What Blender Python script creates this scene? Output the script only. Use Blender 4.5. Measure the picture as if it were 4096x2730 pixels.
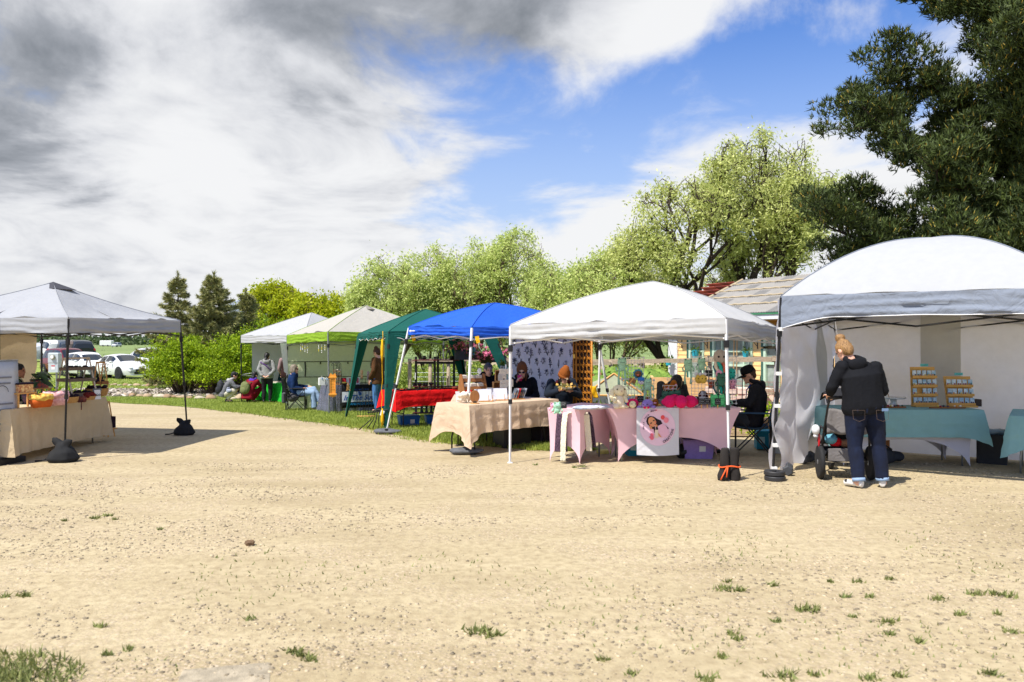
import bpy, math, random
import numpy as np
from mathutils import Vector, Matrix, noise
random.seed(7)
sc = bpy.context.scene
for o in list(bpy.data.objects): bpy.data.objects.remove(o)
C = sc.collection
PI = math.pi; R = math.radians

# ---------------------------------------------------------------- camera
EYE = 1.68; FP = 3186.0          # eye height; focal length in pixels of the 4096 px wide photograph
cd = bpy.data.cameras.new('camera'); cam = bpy.data.objects.new('camera', cd); C.objects.link(cam)
cam.location = (0, 0, EYE); cam.rotation_euler = (PI/2, 0, 0)
cd.lens = 28; cd.sensor_width = 36; cd.clip_start = .1; cd.clip_end = 9000
cd.dof.use_dof = True; cd.dof.focus_distance = 14.5; cd.dof.aperture_fstop = 2.8
sc.camera = cam

# ---------------------------------------------------------------- sky with broken cloud, sun
SUN_EL = R(58); SUN_AZ = math.atan2(-.72, -.70)
w = bpy.data.worlds.new('World'); sc.world = w; w.use_nodes = True
nt = w.node_tree; nt.nodes.clear(); N = nt.nodes.new; LK = nt.links.new
def math_n(op, a, b=None, c=None):
    m = N('ShaderNodeMath'); m.operation = op
    for i, v in enumerate((a, b, c)):
        if v is None: continue
        if isinstance(v, (int, float)): m.inputs[i].default_value = v
        else: LK(v, m.inputs[i])
    return m.outputs[0]
def vmath(op, a, b):
    m = N('ShaderNodeVectorMath'); m.operation = op
    for i, v in enumerate((a, b)):
        if isinstance(v, (tuple, list, Vector)): m.inputs[i].default_value = v
        else: LK(v, m.inputs[i])
    return m
def sstep(x, a, b):
    m = N('ShaderNodeMapRange'); m.interpolation_type = 'SMOOTHSTEP'
    LK(x, m.inputs[0]); m.inputs[1].default_value = a; m.inputs[2].default_value = b
    return m.outputs[0]
def mixc(f, a, b):
    m = N('ShaderNodeMix'); m.data_type = 'RGBA'
    if isinstance(f, (int, float)): m.inputs[0].default_value = f
    else: LK(f, m.inputs[0])
    for k, v in ((6, a), (7, b)):
        if isinstance(v, tuple): m.inputs[k].default_value = (*v, 1)
        else: LK(v, m.inputs[k])
    return m.outputs[2]
sky = N('ShaderNodeTexSky'); sky.sky_type = 'NISHITA'; sky.sun_disc = False
sky.sun_elevation = SUN_EL; sky.sun_rotation = SUN_AZ; sky.air_density = 1.0; sky.dust_density = .6; sky.ozone_density = 3
tc = N('ShaderNodeTexCoord'); D = vmath('NORMALIZE', tc.outputs['Generated'], (0, 0, 0)).outputs[0]
sx = N('ShaderNodeSeparateXYZ'); LK(D, sx.inputs[0])
el = math_n('MAXIMUM', sx.outputs[2], 0.0)
hx = math_n('DIVIDE', sx.outputs[0], math_n('SQRT', math_n('ADD', math_n('MULTIPLY', sx.outputs[0], sx.outputs[0]), math_n('ADD', math_n('MULTIPLY', sx.outputs[1], sx.outputs[1]), .0001))))
hy = math_n('DIVIDE', sx.outputs[1], math_n('SQRT', math_n('ADD', math_n('MULTIPLY', sx.outputs[0], sx.outputs[0]), math_n('ADD', math_n('MULTIPLY', sx.outputs[1], sx.outputs[1]), .0001))))
persp = math_n('ADD', 1.0, math_n('MULTIPLY', math_n('SUBTRACT', 1.0, sstep(el, 0.0, .30)), .9))   # clouds crowd together towards the horizon
cx = N('ShaderNodeCombineXYZ'); LK(math_n('MULTIPLY', hx, persp), cx.inputs[0]); LK(math_n('MULTIPLY', hy, persp), cx.inputs[1])
LK(math_n('MULTIPLY', math_n('POWER', math_n('ADD', el, .02), .88), 1.2), cx.inputs[2])
def fbm(vec, scale, detail, rough, dist=0.0):
    n = N('ShaderNodeTexNoise'); n.noise_dimensions = '3D'; LK(vec, n.inputs['Vector'])
    n.inputs['Scale'].default_value = scale; n.inputs['Detail'].default_value = detail
    n.inputs['Roughness'].default_value = rough; n.inputs['Distortion'].default_value = dist
    return n.outputs[0]
def lobe(px, py, k):             # smooth patch of cloud or clear sky round one direction
    v = Vector(((px-2048)/FP, 1, (1365-py)/FP)).normalized()
    dt = vmath('DOT_PRODUCT', D, v).outputs['Value']
    return math_n('EXPONENT', math_n('MULTIPLY', math_n('SUBTRACT', dt, 1.0), k))
def addup(*terms):
    acc = None
    for s, t in terms:
        q = math_n('MULTIPLY', t, s); acc = q if acc is None else math_n('ADD', acc, q)
    return acc
P0 = cx.outputs[0]
n1 = fbm(P0, 3.9, 11, .60, .35)
shift = vmath('ADD', P0, (-.02, .0, .045)).outputs[0]
n2 = fbm(shift, 3.9, 7, .54, .35)
big = fbm(P0, 1.5, 5, .5)
cover = addup((1.0, n1), (.36, lobe(600, 600, 8)), (.66, lobe(2480, -120, 75)), (-.30, lobe(3100, 330, 26)), (-.34, lobe(2250, 560, 70)), (-.14, lobe(2600, 480, 70)),
              (.34, lobe(2480, 1100, 90)), (.30, lobe(3150, 740, 220)), (.24, lobe(2780, 680, 320)), (.20, lobe(2350, 980, 300)), (.34, lobe(3950, 850, 60)), (.12, lobe(3430, 70, 900)))
alpha = sstep(cover, .42, .66)
relief = math_n('SUBTRACT', n2, n1)
dark = addup((.62, big), (1.35, relief), (.34, n1), (.07, lobe(700, 600, 4)), (.40, lobe(60, 470, 150)), (.34, lobe(130, 140, 260)), (.30, lobe(1350, 0, 55)), (.36, lobe(2200, -40, 70)),
             (.15, lobe(1250, 560, 150)), (.16, lobe(1300, 1060, 50)), (.16, lobe(300, 1000, 60)), (-.22, lobe(2500, 1000, 50)), (-.15, lobe(1100, 800, 70)), (-.30, lobe(2750, 230, 150)), (-.12, lobe(600, 650, 100)))
shade = sstep(dark, .56, 1.42)
ramp = N('ShaderNodeValToRGB'); LK(shade, ramp.inputs[0]); e = ramp.color_ramp.elements
e[0].position = 0; e[0].color = (5.9, 5.95, 6.05, 1); e[1].position = 1; e[1].color = (.95, 1.1, 1.3, 1)
k_ = e.new(.25); k_.color = (4.7, 4.8, 5.05, 1); k_ = e.new(.55); k_.color = (2.7, 2.85, 3.15, 1)
veil = math_n('MULTIPLY', math_n('SUBTRACT', 1.0, sstep(sx.outputs[2], .04, .44)), .85)   # thin high haze towards the horizon
skyc = vmath('MULTIPLY', sky.outputs[0], (.42, .74, 1.22)).outputs[0]
blue = mixc(veil, skyc, (4.0, 4.75, 5.9))
bg = N('ShaderNodeBackground'); bg.inputs[1].default_value = .1
LK(mixc(alpha, blue, ramp.outputs[0]), bg.inputs[0])
ow = N('ShaderNodeOutputWorld'); LK(bg.outputs[0], ow.inputs[0])
w.cycles.sampling_method = 'MANUAL'; w.cycles.sample_map_resolution = 512

sl = bpy.data.lights.new('sun', 'SUN'); sl.energy = 4.2; sl.angle = R(.55); sl.color = (1, .95, .86)
so = bpy.data.objects.new('sun', sl); C.objects.link(so)
sd = Vector((math.cos(SUN_EL)*math.sin(SUN_AZ), math.cos(SUN_EL)*math.cos(SUN_AZ), math.sin(SUN_EL)))
so.rotation_euler = sd.to_track_quat('Z', 'Y').to_euler(); so.location = sd*40
sc.view_settings.view_transform = 'Standard'; sc.view_settings.look = 'None'; sc.view_settings.gamma = 1
sc.view_settings.exposure = .62; sc.view_settings.use_curve_mapping = False
sc.render.engine = 'CYCLES'; sc.cycles.use_denoising = True; sc.cycles.max_bounces = 4; sc.cycles.transparent_max_bounces = 8
sc.cycles.caustics_reflective = False; sc.cycles.caustics_refractive = False

# ---------------------------------------------------------------- the lie of the land
ZP = [(-100, 0), (14, 0), (16.6, -.05), (20, -.165), (22.5, -.255), (26, -.36), (35, -.46), (52, -.53), (80, -.6), (9000, -.6)]
ZX = [a for a, b in ZP]; ZY = [b for a, b in ZP]
def zt(y): return float(np.interp(y, ZX, ZY))
def gp(px, py):                  # where a pixel of the photograph meets the ground
    y = 10.0
    for _ in range(40): y = (EYE - zt(y))*FP/(py-1365)
    return Vector(((px-2048)/FP*y, y, zt(y)))
def at(px, py, y): return Vector(((px-2048)/FP*y, y, EYE+(1365-py)/FP*y))
def gx(px, y): return Vector(((px-2048)/FP*y, y, zt(y)))

# ---------------------------------------------------------------- materials
def S(r, g, b): return tuple(((v/255)/12.92 if v/255 <= .04045 else ((v/255+.055)/1.055)**2.4) for v in (r, g, b))
MC = {}
def mat(name, col, rough=.7, var=.12, scale=25, bump=0, bs=120, metal=0, trans=0, spec=.4, col2=None, wr=0, ws=6, stretch=None, island=0, alpha=None):
    if name in MC: return MC[name]
    m = bpy.data.materials.new(name); m.use_nodes = True; t = m.node_tree; b = t.nodes['Principled BSDF']
    n = t.nodes.new; l = t.links.new
    c = n('ShaderNodeTexCoord'); vec = c.outputs['Object']
    if stretch:
        mp = n('ShaderNodeMapping'); mp.inputs['Scale'].default_value = stretch; l(vec, mp.inputs[0]); vec = mp.outputs[0]
    no = n('ShaderNodeTexNoise'); no.inputs['Scale'].default_value = scale; no.inputs['Detail'].default_value = 5; no.inputs['Roughness'].default_value = .6; l(vec, no.inputs['Vector'])
    mx = n('ShaderNodeMix'); mx.data_type = 'RGBA'
    lo = tuple(max(0, v*(1-var)) for v in col); hi = col2 if col2 else tuple(min(1, v*(1+var)) for v in col)
    mx.inputs[6].default_value = (*lo, 1); mx.inputs[7].default_value = (*hi, 1)
    mr = n('ShaderNodeMapRange'); mr.inputs[1].default_value = .3; mr.inputs[2].default_value = .7; l(no.outputs[0], mr.inputs[0])
    fac = mr.outputs[0]
    if island:
        ge = n('ShaderNodeNewGeometry'); ad = n('ShaderNodeMix'); ad.data_type = 'FLOAT'; ad.inputs[0].default_value = island
        l(fac, ad.inputs[2]); l(ge.outputs['Random Per Island'], ad.inputs[3]); fac = ad.outputs[0]
    l(fac, mx.inputs[0]); col_out = mx.outputs[2]; l(col_out, b.inputs['Base Color'])
    b.inputs['Roughness'].default_value = rough; b.inputs['Metallic'].default_value = metal; b.inputs['Specular IOR Level'].default_value = spec
    nrm = None
    if wr:
        w1 = n('ShaderNodeTexNoise'); w1.inputs['Scale'].default_value = ws; w1.inputs['Detail'].default_value = 3; w1.inputs['Distortion'].default_value = 1.2; l(vec, w1.inputs['Vector'])
        bu = n('ShaderNodeBump'); bu.inputs['Strength'].default_value = wr; bu.inputs['Distance'].default_value = .05; l(w1.outputs[0], bu.inputs['Height']); nrm = bu.outputs[0]
    if bump:
        w2 = n('ShaderNodeTexNoise'); w2.inputs['Scale'].default_value = bs; w2.inputs['Detail'].default_value = 3; l(vec, w2.inputs['Vector'])
        bu = n('ShaderNodeBump'); bu.inputs['Strength'].default_value = bump; bu.inputs['Distance'].default_value = .01; l(w2.outputs[0], bu.inputs['Height'])
        if nrm: l(nrm, bu.inputs['Normal'])
        nrm = bu.outputs[0]
    if nrm: l(nrm, b.inputs['Normal'])
    if trans:
        tr = n('ShaderNodeBsdfTranslucent'); l(col_out, tr.inputs[0]); ms = n('ShaderNodeMixShader'); ms.inputs[0].default_value = trans
        o = t.nodes['Material Output']; l(b.outputs[0], ms.inputs[1]); l(tr.outputs[0], ms.inputs[2]); l(ms.outputs[0], o.inputs[0])
    if alpha is not None:
        tp = n('ShaderNodeBsdfTransparent'); ms = n('ShaderNodeMixShader'); ms.inputs[0].default_value = alpha
        o = t.nodes['Material Output']; l(tp.outputs[0], ms.inputs[1]); l(b.outputs[0], ms.inputs[2]); l(ms.outputs[0], o.inputs[0])
    MC[name] = m; return m
def cloth(name, col, wr=.35, ws=7, trans=.12, var=.03, rough=.85): return mat(name, col, rough, var, 9, .15, 400, 0, trans, .2, wr=wr, ws=ws)
def plain(name, col, rough=.6, **k): return mat(name, col, rough, **k)
BLK = plain('black plastic', (.012, .012, .014), .45); DKM = plain('dark steel', (.03, .032, .035), .4, metal=.6)
WHM = plain('white enamel', (.78, .78, .78), .35, var=.03); GRM = plain('galvanised steel', (.32, .34, .36), .4, metal=.7)
PINE = mat('pine wood', S(214, 160, 92), .6, .2, 9, .1, 60, stretch=(1, 1, 9)); OAK = mat('brown wood', S(150, 98, 52), .6, .25, 9, .1, 60, stretch=(9, 9, 1))
GREYWOOD = mat('weathered wood', S(168, 150, 128), .85, .28, 7, .35, 40, stretch=(1.2, 1.2, 6)); SKIN = mat('skin', S(224, 172, 146), .55, .06, 14, spec=.35)
WHITEP = plain('white card', (.78, .78, .77), .7, var=.03); INK = plain('black ink', (.01, .01, .012), .6)

# ---------------------------------------------------------------- mesh helpers
def tag(o, label=None, cat=None, group=None, kind=None):
    if label: o['label'] = label
    if cat: o['category'] = cat
    if group: o['group'] = group
    if kind: o['kind'] = kind
    return o
def T(name, label, cat, loc=(0, 0, 0), rz=0, group=None):
    o = bpy.data.objects.new(name, None); C.objects.link(o); o.location = loc; o.rotation_euler = (0, 0, rz)
    o.empty_display_size = .1
    return tag(o, label, cat, group)
def qmesh(name, V, F, mt, parent=None, smooth=False):      # fast mesh from equal-sided faces
    V = np.asarray(V, np.float32); F = np.asarray(F, np.int32); k = F.shape[1]
    me = bpy.data.meshes.new(name); me.vertices.add(len(V)); me.vertices.foreach_set('co', V.ravel())
    me.loops.add(F.size); me.loops.foreach_set('vertex_index', F.ravel())
    me.polygons.add(len(F)); me.polygons.foreach_set('loop_start', np.arange(0, F.size, k, dtype=np.int32))
    me.polygons.foreach_set('loop_total', np.full(len(F), k, np.int32))
    if smooth: me.polygons.foreach_set('use_smooth', np.ones(len(F), bool))
    me.update(calc_edges=True); me.materials.append(mt)
    o = bpy.data.objects.new(name, me); C.objects.link(o); o.parent = parent
    return o
def basis(d, side=None):
    d = d.normalized()
    if side is None: side = Vector((0, 0, 1)) if abs(d.z) < .9 else Vector((1, 0, 0))
    a = side - d*side.dot(d)
    if a.length < 1e-6: a = Vector((1, 0, 0))
    a.normalize(); return a, d.cross(a)
class MB:
    def __init__(s): s.v = []; s.f = []
    def add(s, vs, fs):
        n = len(s.v); s.v += [Vector(p) for p in vs]; s.f += [tuple(i+n for i in f) for f in fs]; return s
    def poly(s, pts): return s.add(pts, [tuple(range(len(pts)))])
    def box(s, c, size, rz=0, rx=0, ry=0):
        m = Matrix.Rotation(rz, 3, 'Z') @ Matrix.Rotation(ry, 3, 'Y') @ Matrix.Rotation(rx, 3, 'X'); a, b, h = (q/2 for q in size); c = Vector(c)
        v = [c + m @ Vector((x*a, y*b, z*h)) for x in (-1, 1) for y in (-1, 1) for z in (-1, 1)]
        return s.add(v, [(0, 1, 3, 2), (4, 6, 7, 5), (0, 4, 5, 1), (2, 3, 7, 6), (0, 2, 6, 4), (1, 5, 7, 3)])
    def bbox(s, c, size, b=.01, rz=0):                     # box with chamfered upright and top edges
        x, y, z = (q/2 for q in size); ring = [(x-b, y), (x, y-b), (x, -y+b), (x-b, -y), (-x+b, -y), (-x, -y+b), (-x, y-b), (-x+b, y)][::-1]
        m = Matrix.Rotation(rz, 3, 'Z'); c = Vector(c); k = 1-b/max(min(x, y), 1e-6)
        lv = [(1, -z), (1, z-b), (k, z)]; v = [c+m @ Vector((px*q, py*q, h)) for q, h in lv for px, py in ring]
        f = [(i+j*8, (i+1) % 8+j*8, (i+1) % 8+j*8+8, i+j*8+8) for j in range(2) for i in range(8)]
        return s.add(v, f+[tuple(range(7, -1, -1)), tuple(range(16, 24))])
    def tube(s, pts, r, n=7, side=None, closed=False, caps=True, ry=None):
        pts = [Vector(p) for p in pts]; k = len(pts)
        rs = r if isinstance(r, (list, tuple)) else [r]*k; r2 = ry if isinstance(ry, (list, tuple)) else ([ry]*k if ry else rs)
        vs = []
        for i, p in enumerate(pts):
            if closed: d = pts[(i+1) % k]-pts[i-1]
            else: d = pts[min(i+1, k-1)]-pts[max(i-1, 0)]
            if d.length < 1e-9: d = Vector((0, 0, 1))
            a, b = basis(d, side)
            vs += [p+a*(rs[i]*math.cos(2*PI*j/n))+b*(r2[i]*math.sin(2*PI*j/n)) for j in range(n)]
        fs = [(i*n+j, i*n+(j+1) % n, ((i+1) % k)*n+(j+1) % n, ((i+1) % k)*n+j) for i in range(k if closed else k-1) for j in range(n)]
        if caps and not closed: fs += [tuple(range(n-1, -1, -1)), tuple(range((k-1)*n, k*n))]
        return s.add(vs, fs)
    def ball(s, c, r, n=10, m=7, M=None):
        if isinstance(r, (int, float)): r = (r, r, r)
        c = Vector(c); vs = []
        def q(x, y, z):
            p = Vector((x*r[0], y*r[1], z*r[2])); return c+(M @ p if M else p)
        vs.append(q(0, 0, -1))
        for i in range(1, m):
            a = -PI/2+PI*i/m
            vs += [q(math.cos(a)*math.cos(2*PI*j/n), math.cos(a)*math.sin(2*PI*j/n), math.sin(a)) for j in range(n)]
        vs.append(q(0, 0, 1)); top = len(vs)-1
        fs = [(0, 1+(j+1) % n, 1+j) for j in range(n)]
        fs += [(1+i*n+j, 1+i*n+(j+1) % n, 1+(i+1)*n+(j+1) % n, 1+(i+1)*n+j) for i in range(m-2) for j in range(n)]
        return s.add(vs, fs+[(top, 1+(m-2)*n+j, 1+(m-2)*n+(j+1) % n) for j in range(n)])
    def lathe(s, prof, c=(0, 0, 0), n=14, M=None, caps=True):
        c = Vector(c); k = len(prof); vs = []
        for r, z in prof:
            for j in range(n):
                p = Vector((r*math.cos(2*PI*j/n), r*math.sin(2*PI*j/n), z)); vs.append(c+(M @ p if M else p))
        fs = [(i*n+j, i*n+(j+1) % n, (i+1)*n+(j+1) % n, (i+1)*n+j) for i in range(k-1) for j in range(n)]
        if caps: fs += [tuple(range(n-1, -1, -1)), tuple(range((k-1)*n, k*n))]
        return s.add(vs, fs)
    def prism(s, poly, t, M=None, off=(0, 0, 0)):          # 2-D outline in x,z given depth t along y
        k = len(poly); off = Vector(off)
        v = [Vector((x, y, z)) for y in (-t/2, t/2) for x, z in poly]
        v = [off+(M @ p if M else p) for p in v]
        return s.add(v, [tuple(range(k)), tuple(range(2*k-1, k-1, -1))]+[(i, i+k, (i+1) % k+k, (i+1) % k) for i in range(k)])
    def grid(s, fn, nu, nv):
        v = [fn(i/nu, j/nv) for j in range(nv+1) for i in range(nu+1)]
        return s.add(v, [(j*(nu+1)+i, j*(nu+1)+i+1, (j+1)*(nu+1)+i+1, (j+1)*(nu+1)+i) for j in range(nv) for i in range(nu)])
    def move(s, M, t=(0, 0, 0)):
        t = Vector(t); s.v = [M @ p+t for p in s.v]; return s
    def jitter(s, a, sc_=3.0, off=0.0):
        s.v = [p+noise.noise_vector(p*sc_+Vector((off, off, off)))*a for p in s.v]; return s
    def build(s, name, mt, parent=None, smooth=False, world=False, loc=None, rz=0, angle=None, solid=0, sub=0):
        if world and parent is not None:
            r = parent
            while r.parent: r = r.parent
            o_ = Vector(r.location); vs = [tuple(p-o_) for p in s.v]
        else: vs = [tuple(p) for p in s.v]
        me = bpy.data.meshes.new(name); me.from_pydata(vs, [], s.f); me.update(); me.materials.append(mt)
        if smooth: me.polygons.foreach_set('use_smooth', np.ones(len(me.polygons), bool))
        if smooth and angle: me.set_sharp_from_angle(angle=R(angle))
        o = bpy.data.objects.new(name, me); C.objects.link(o); o.parent = parent
        if loc is not None: o.location = loc
        if rz: o.rotation_euler = (0, 0, rz)
        if solid:
            q = o.modifiers.new('solid', 'SOLIDIFY'); q.thickness = solid; q.offset = 0
        if sub:
            q = o.modifiers.new('sub', 'SUBSURF'); q.levels = sub; q.render_levels = sub
        return o
def single(mb, name, mt, label, cat, loc=(0, 0, 0), rz=0, group=None, smooth=False, angle=None, kind=None, solid=0, sub=0):
    o = mb.build(name, mt, None, smooth, loc=loc, rz=rz, angle=angle, solid=solid, sub=sub); return tag(o, label, cat, group, kind)
def dup(root, loc, rz, label=None):
    r = root.copy(); C.objects.link(r); r.location = loc; r.rotation_euler = (0, 0, rz)
    if label: r['label'] = label
    for ch in list(root.children):
        c = ch.copy(); C.objects.link(c); c.parent = r
        for g in ch.children:
            d = g.copy(); C.objects.link(d); d.parent = c
    return r
TMP = bpy.data.scenes.new('tmp')
def evaluate(ob):                # evaluated copy of one object, in a scene of its own so that nothing else is updated
    TMP.collection.objects.link(ob)
    with bpy.context.temp_override(scene=TMP, view_layer=TMP.view_layers[0]):
        dg = bpy.context.evaluated_depsgraph_get(); me = bpy.data.meshes.new_from_object(ob.evaluated_get(dg))
    bpy.data.objects.remove(ob); return me
def text(s, size, mt, parent, M, name='lettering', shear=0, extr=.001, align='CENTER', bold=0):
    cu = bpy.data.curves.new('t', 'FONT'); cu.body = s; cu.size = size; cu.align_x = align; cu.align_y = 'CENTER'; cu.extrude = extr; cu.shear = shear; cu.resolution_u = 3; cu.offset = bold
    me = evaluate(bpy.data.objects.new('t', cu)); bpy.data.curves.remove(cu)
    me.transform(M); me.materials.clear(); me.materials.append(mt); me.name = name
    o = bpy.data.objects.new(name, me); C.objects.link(o); o.parent = parent; return o
def scrib(parent, c, wd, hh, mt, u=(1, 0, 0), seed=0, r=.0016):     # handwriting too small to read in the photograph
    rd = random.Random(seed); u = Vector(u); n = max(8, int(wd/hh*3.2)); MB().tube([Vector(c)+u*(wd*(k/n-.5))+Vector((0, 0, hh*(.5 if k % 2 else -.5)*rd.uniform(.4, 1))) for k in range(n+1)], r, 3).build('handwriting', mt, parent)
def fr(c, u, v=(0, 0, 1)):       # frame: local x -> u, local y -> v, z -> u x v, at c (for lettering)
    u = Vector(u).normalized(); v = Vector(v); v = (v-u*v.dot(u)).normalized(); n_ = u.cross(v)
    m = Matrix((u, v, n_)).transposed().to_4x4(); m.translation = Vector(c); return m
# ---------------------------------------------------------------- ground sheets
rng = np.random.default_rng(3)
ysamp = sorted(set([-30, -10, 0, 2, 4, 6, 8, 10, 11, 12, 13, 14] + [14+.4*i for i in range(1, 60)] + ZX[2:8] + [40, 45, 60, 70, 100, 150, 250, 400, 700, 1200, 2500, 5000]))
def sheet(name, xl, xr, ys, lift, mt, nx=40, jit=0, jl=1.0):
    V = []; F = []
    for j, y in enumerate(ys):
        a, b = xl(y), xr(y)
        if jit:
            a += jit*noise.noise(Vector((y*jl, 3.1, 0))); b += jit*noise.noise(Vector((y*jl, 9.7, 0)))
        for i in range(nx+1): V.append((a+(b-a)*i/nx, y, zt(y)+lift))
    n = nx+1
    for j in range(len(ys)-1):
        for i in range(nx): F.append((j*n+i, j*n+i+1, (j+1)*n+i+1, (j+1)*n+i))
    o = qmesh(name, V, F, mt); tag(o, kind='structure'); return o
def ground_mat():
    m = bpy.data.materials.new('sandy gravel'); m.use_nodes = True; t = m.node_tree; b = t.nodes['Principled BSDF']; n = t.nodes.new; l = t.links.new
    c = n('ShaderNodeTexCoord'); v = c.outputs['Object']
    def nz(s, d=6, r=.6):
        q = n('ShaderNodeTexNoise'); q.inputs['Scale'].default_value = s; q.inputs['Detail'].default_value = d; q.inputs['Roughness'].default_value = r; l(v, q.inputs['Vector']); return q.outputs[0]
    def mp(x, a, b_):
        q = n('ShaderNodeMapRange'); q.inputs[1].default_value = a; q.inputs[2].default_value = b_; l(x, q.inputs[0]); return q.outputs[0]
    def mx(f, a, b_):
        q = n('ShaderNodeMix'); q.data_type = 'RGBA'
        l(f, q.inputs[0])
        for k, z in ((6, a), (7, b_)):
            if isinstance(z, tuple): q.inputs[k].default_value = (*z, 1)
            else: l(z, q.inputs[k])
        return q.outputs[2]
    base = mx(mp(nz(.5), .35, .65), (.375, .30, .175), (.475, .39, .238))
    tm = n('ShaderNodeMapping'); tm.inputs['Scale'].default_value = (.22, 1.3, 1); l(v, tm.inputs[0]); tn_ = n('ShaderNodeTexNoise'); tn_.inputs['Scale'].default_value = 1.6; tn_.inputs['Detail'].default_value = 5; l(tm.outputs[0], tn_.inputs['Vector']); base = mx(mp(tn_.outputs[0], .40, .66), base, (.505, .417, .258))
    base = mx(mp(nz(14), .42, .75), base, (.30, .23, .135))
    vo = n('ShaderNodeTexVoronoi'); vo.inputs['Scale'].default_value = 42; l(v, vo.inputs['Vector'])
    vr = n('ShaderNodeValToRGB'); l(vo.outputs['Color'], vr.inputs[0]); e = vr.color_ramp.elements
    e[0].color = (.16, .15, .145, 1); e[1].color = (.62, .53, .40, 1); q = e.new(.25); q.color = (.42, .33, .22, 1); q = e.new(.7); q.color = (.5, .39, .26, 1)
    patch = n('ShaderNodeMath'); patch.operation = 'MULTIPLY'; l(mp(nz(.9, 4), .43, .62), patch.inputs[0]); l(mp(vo.outputs['Distance'], .55, .3), patch.inputs[1])
    col = mx(patch.outputs[0], base, vr.outputs[0]); l(col, b.inputs['Base Color']); b.inputs['Roughness'].default_value = .95; b.inputs['Specular IOR Level'].default_value = .15
    b1 = n('ShaderNodeBump'); b1.inputs['Strength'].default_value = .55; b1.inputs['Distance'].default_value = .012; b1.invert = True
    h = n('ShaderNodeMath'); h.operation = 'MULTIPLY'; l(vo.outputs['Distance'], h.inputs[0]); l(mp(nz(.9, 4), .36, .6), h.inputs[1]); l(h.outputs[0], b1.inputs['Height'])
    b2 = n('ShaderNodeBump'); b2.inputs['Strength'].default_value = .5; b2.inputs['Distance'].default_value = .03; l(nz(7, 8, .7), b2.inputs['Height']); l(b1.outputs[0], b2.inputs['Normal'])
    l(b2.outputs[0], b.inputs['Normal']); return m
GRASSM = mat('lawn', (.18, .25, .035), .9, .35, 3, .6, 40, col2=(.30, .36, .07))
FIELDM = mat('field', (.12, .19, .045), .95, .3, .05, .4, 2, col2=(.26, .33, .11), stretch=(.3, 1.6, 1))
sheet('ground', lambda y: -4000 if abs(y) > 30 else -200, lambda y: 4000 if abs(y) > 30 else 200, ysamp, 0, ground_mat(), 24)
EP = [(2193, 1802), (2089, 1793), (1915, 1784), (1775, 1772), (1671, 1758), (1497, 1723), (1306, 1697), (1044, 1662), (748, 1628), (435, 1610)]
EG = [gp(*p) for p in EP]; EY = [p.y for p in EG]; EX = [p.x for p in EG]
order = np.argsort(EY); EY = list(np.array(EY)[order])+[28.5, 30]; EX = list(np.array(EX)[order])+[-22, -60]
def edge_x(y): return float(np.interp(y, EY, EX))
lawn_y = sorted([EY[0]+.12*i for i in range(int((30-EY[0])/.12)+1)] + [30+.4*i for i in range(0, 45)] + [48, 52, 60, 74]+[a for a in ZX if 12.4 < a < 74])
sheet('lawn', edge_x, lambda y: 1.2 if y < 13.7 else (2.2 if y < 15.2 else 70), lawn_y, .012, GRASSM, 30, .5, .9)
sheet('parking_strip', lambda y: -120, lambda y: -8, [75+1.0*i for i in range(6)]+[82, 84], .02, plain('bare earth', (.34, .25, .15), .95, var=.2, scale=.4), 20, .0)
sheet('field', lambda y: -3500, lambda y: 3500, [84, 100, 150, 250, 400, 700, 1200, 2500, 4800], .03, FIELDM, 24)

# loose stones on the gravel, joined: nobody could count them
def stones(n, ylo, yhi, smin, smax, seed, thr):
    g = np.random.default_rng(seed); y = ylo+(yhi-ylo)*g.random(n*4)**.75; x = (g.random(n*4)*2-1)*y*.70
    dens = np.array([noise.noise(Vector((a*.55, b*.9, 1.7)))+.55*noise.noise(Vector((a*1.7, b*2.6, 4))) for a, b in zip(x, y)])
    dens += -.06*np.clip(y-6.5, 0, 6)+.35*np.clip((-x-1.0)/3, 0, 1)+.25*np.clip((6.5-y)/3, 0, 1)+.3*np.clip((x-2.2)/2, 0, 1)
    k = (dens > thr) | (g.random(len(x)) < .06); x = x[k][:n]; y = y[k][:n]; m = len(x)
    s = smin+(smax-smin)*g.random(m)**3.2
    cube = np.array([(a, b, c) for a in (-1, 1) for b in (-1, 1) for c in (-1, 1)], float)*.5
    V = np.repeat(cube[None], m, 0)*(1+.5*(g.random((m, 8, 3))-.5)); V[:, :, 2] *= .42
    V *= s[:, None, None]; V[:, :, 0] *= (1+.5*g.random(m))[:, None]
    an = g.random(m)*6.28; ca, sa = np.cos(an)[:, None], np.sin(an)[:, None]
    X = V[:, :, 0]*ca-V[:, :, 1]*sa; Y = V[:, :, 0]*sa+V[:, :, 1]*ca
    Z = V[:, :, 2]+s[:, None]*.12
    P = np.stack([X+x[:, None], Y+y[:, None], Z], -1).reshape(-1, 3)
    f = np.array([(0, 1, 3, 2), (4, 6, 7, 5), (0, 4, 5, 1), (2, 3, 7, 6), (1, 5, 7, 3)])
    return P, (np.arange(m)[:, None, None]*8+f[None]).reshape(-1, 4)
PEB = mat('pebbles', (.22, .175, .115), .9, .35, 30, col2=(.62, .50, .33), island=.85)
P, F = stones(27000, 3.4, 11, .004, .020, 5, .06)
o = qmesh('gravel', P, F, PEB, smooth=False); tag(o, 'loose pale and grey stones scattered over the sandy yard', 'gravel', kind='stuff')

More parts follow.
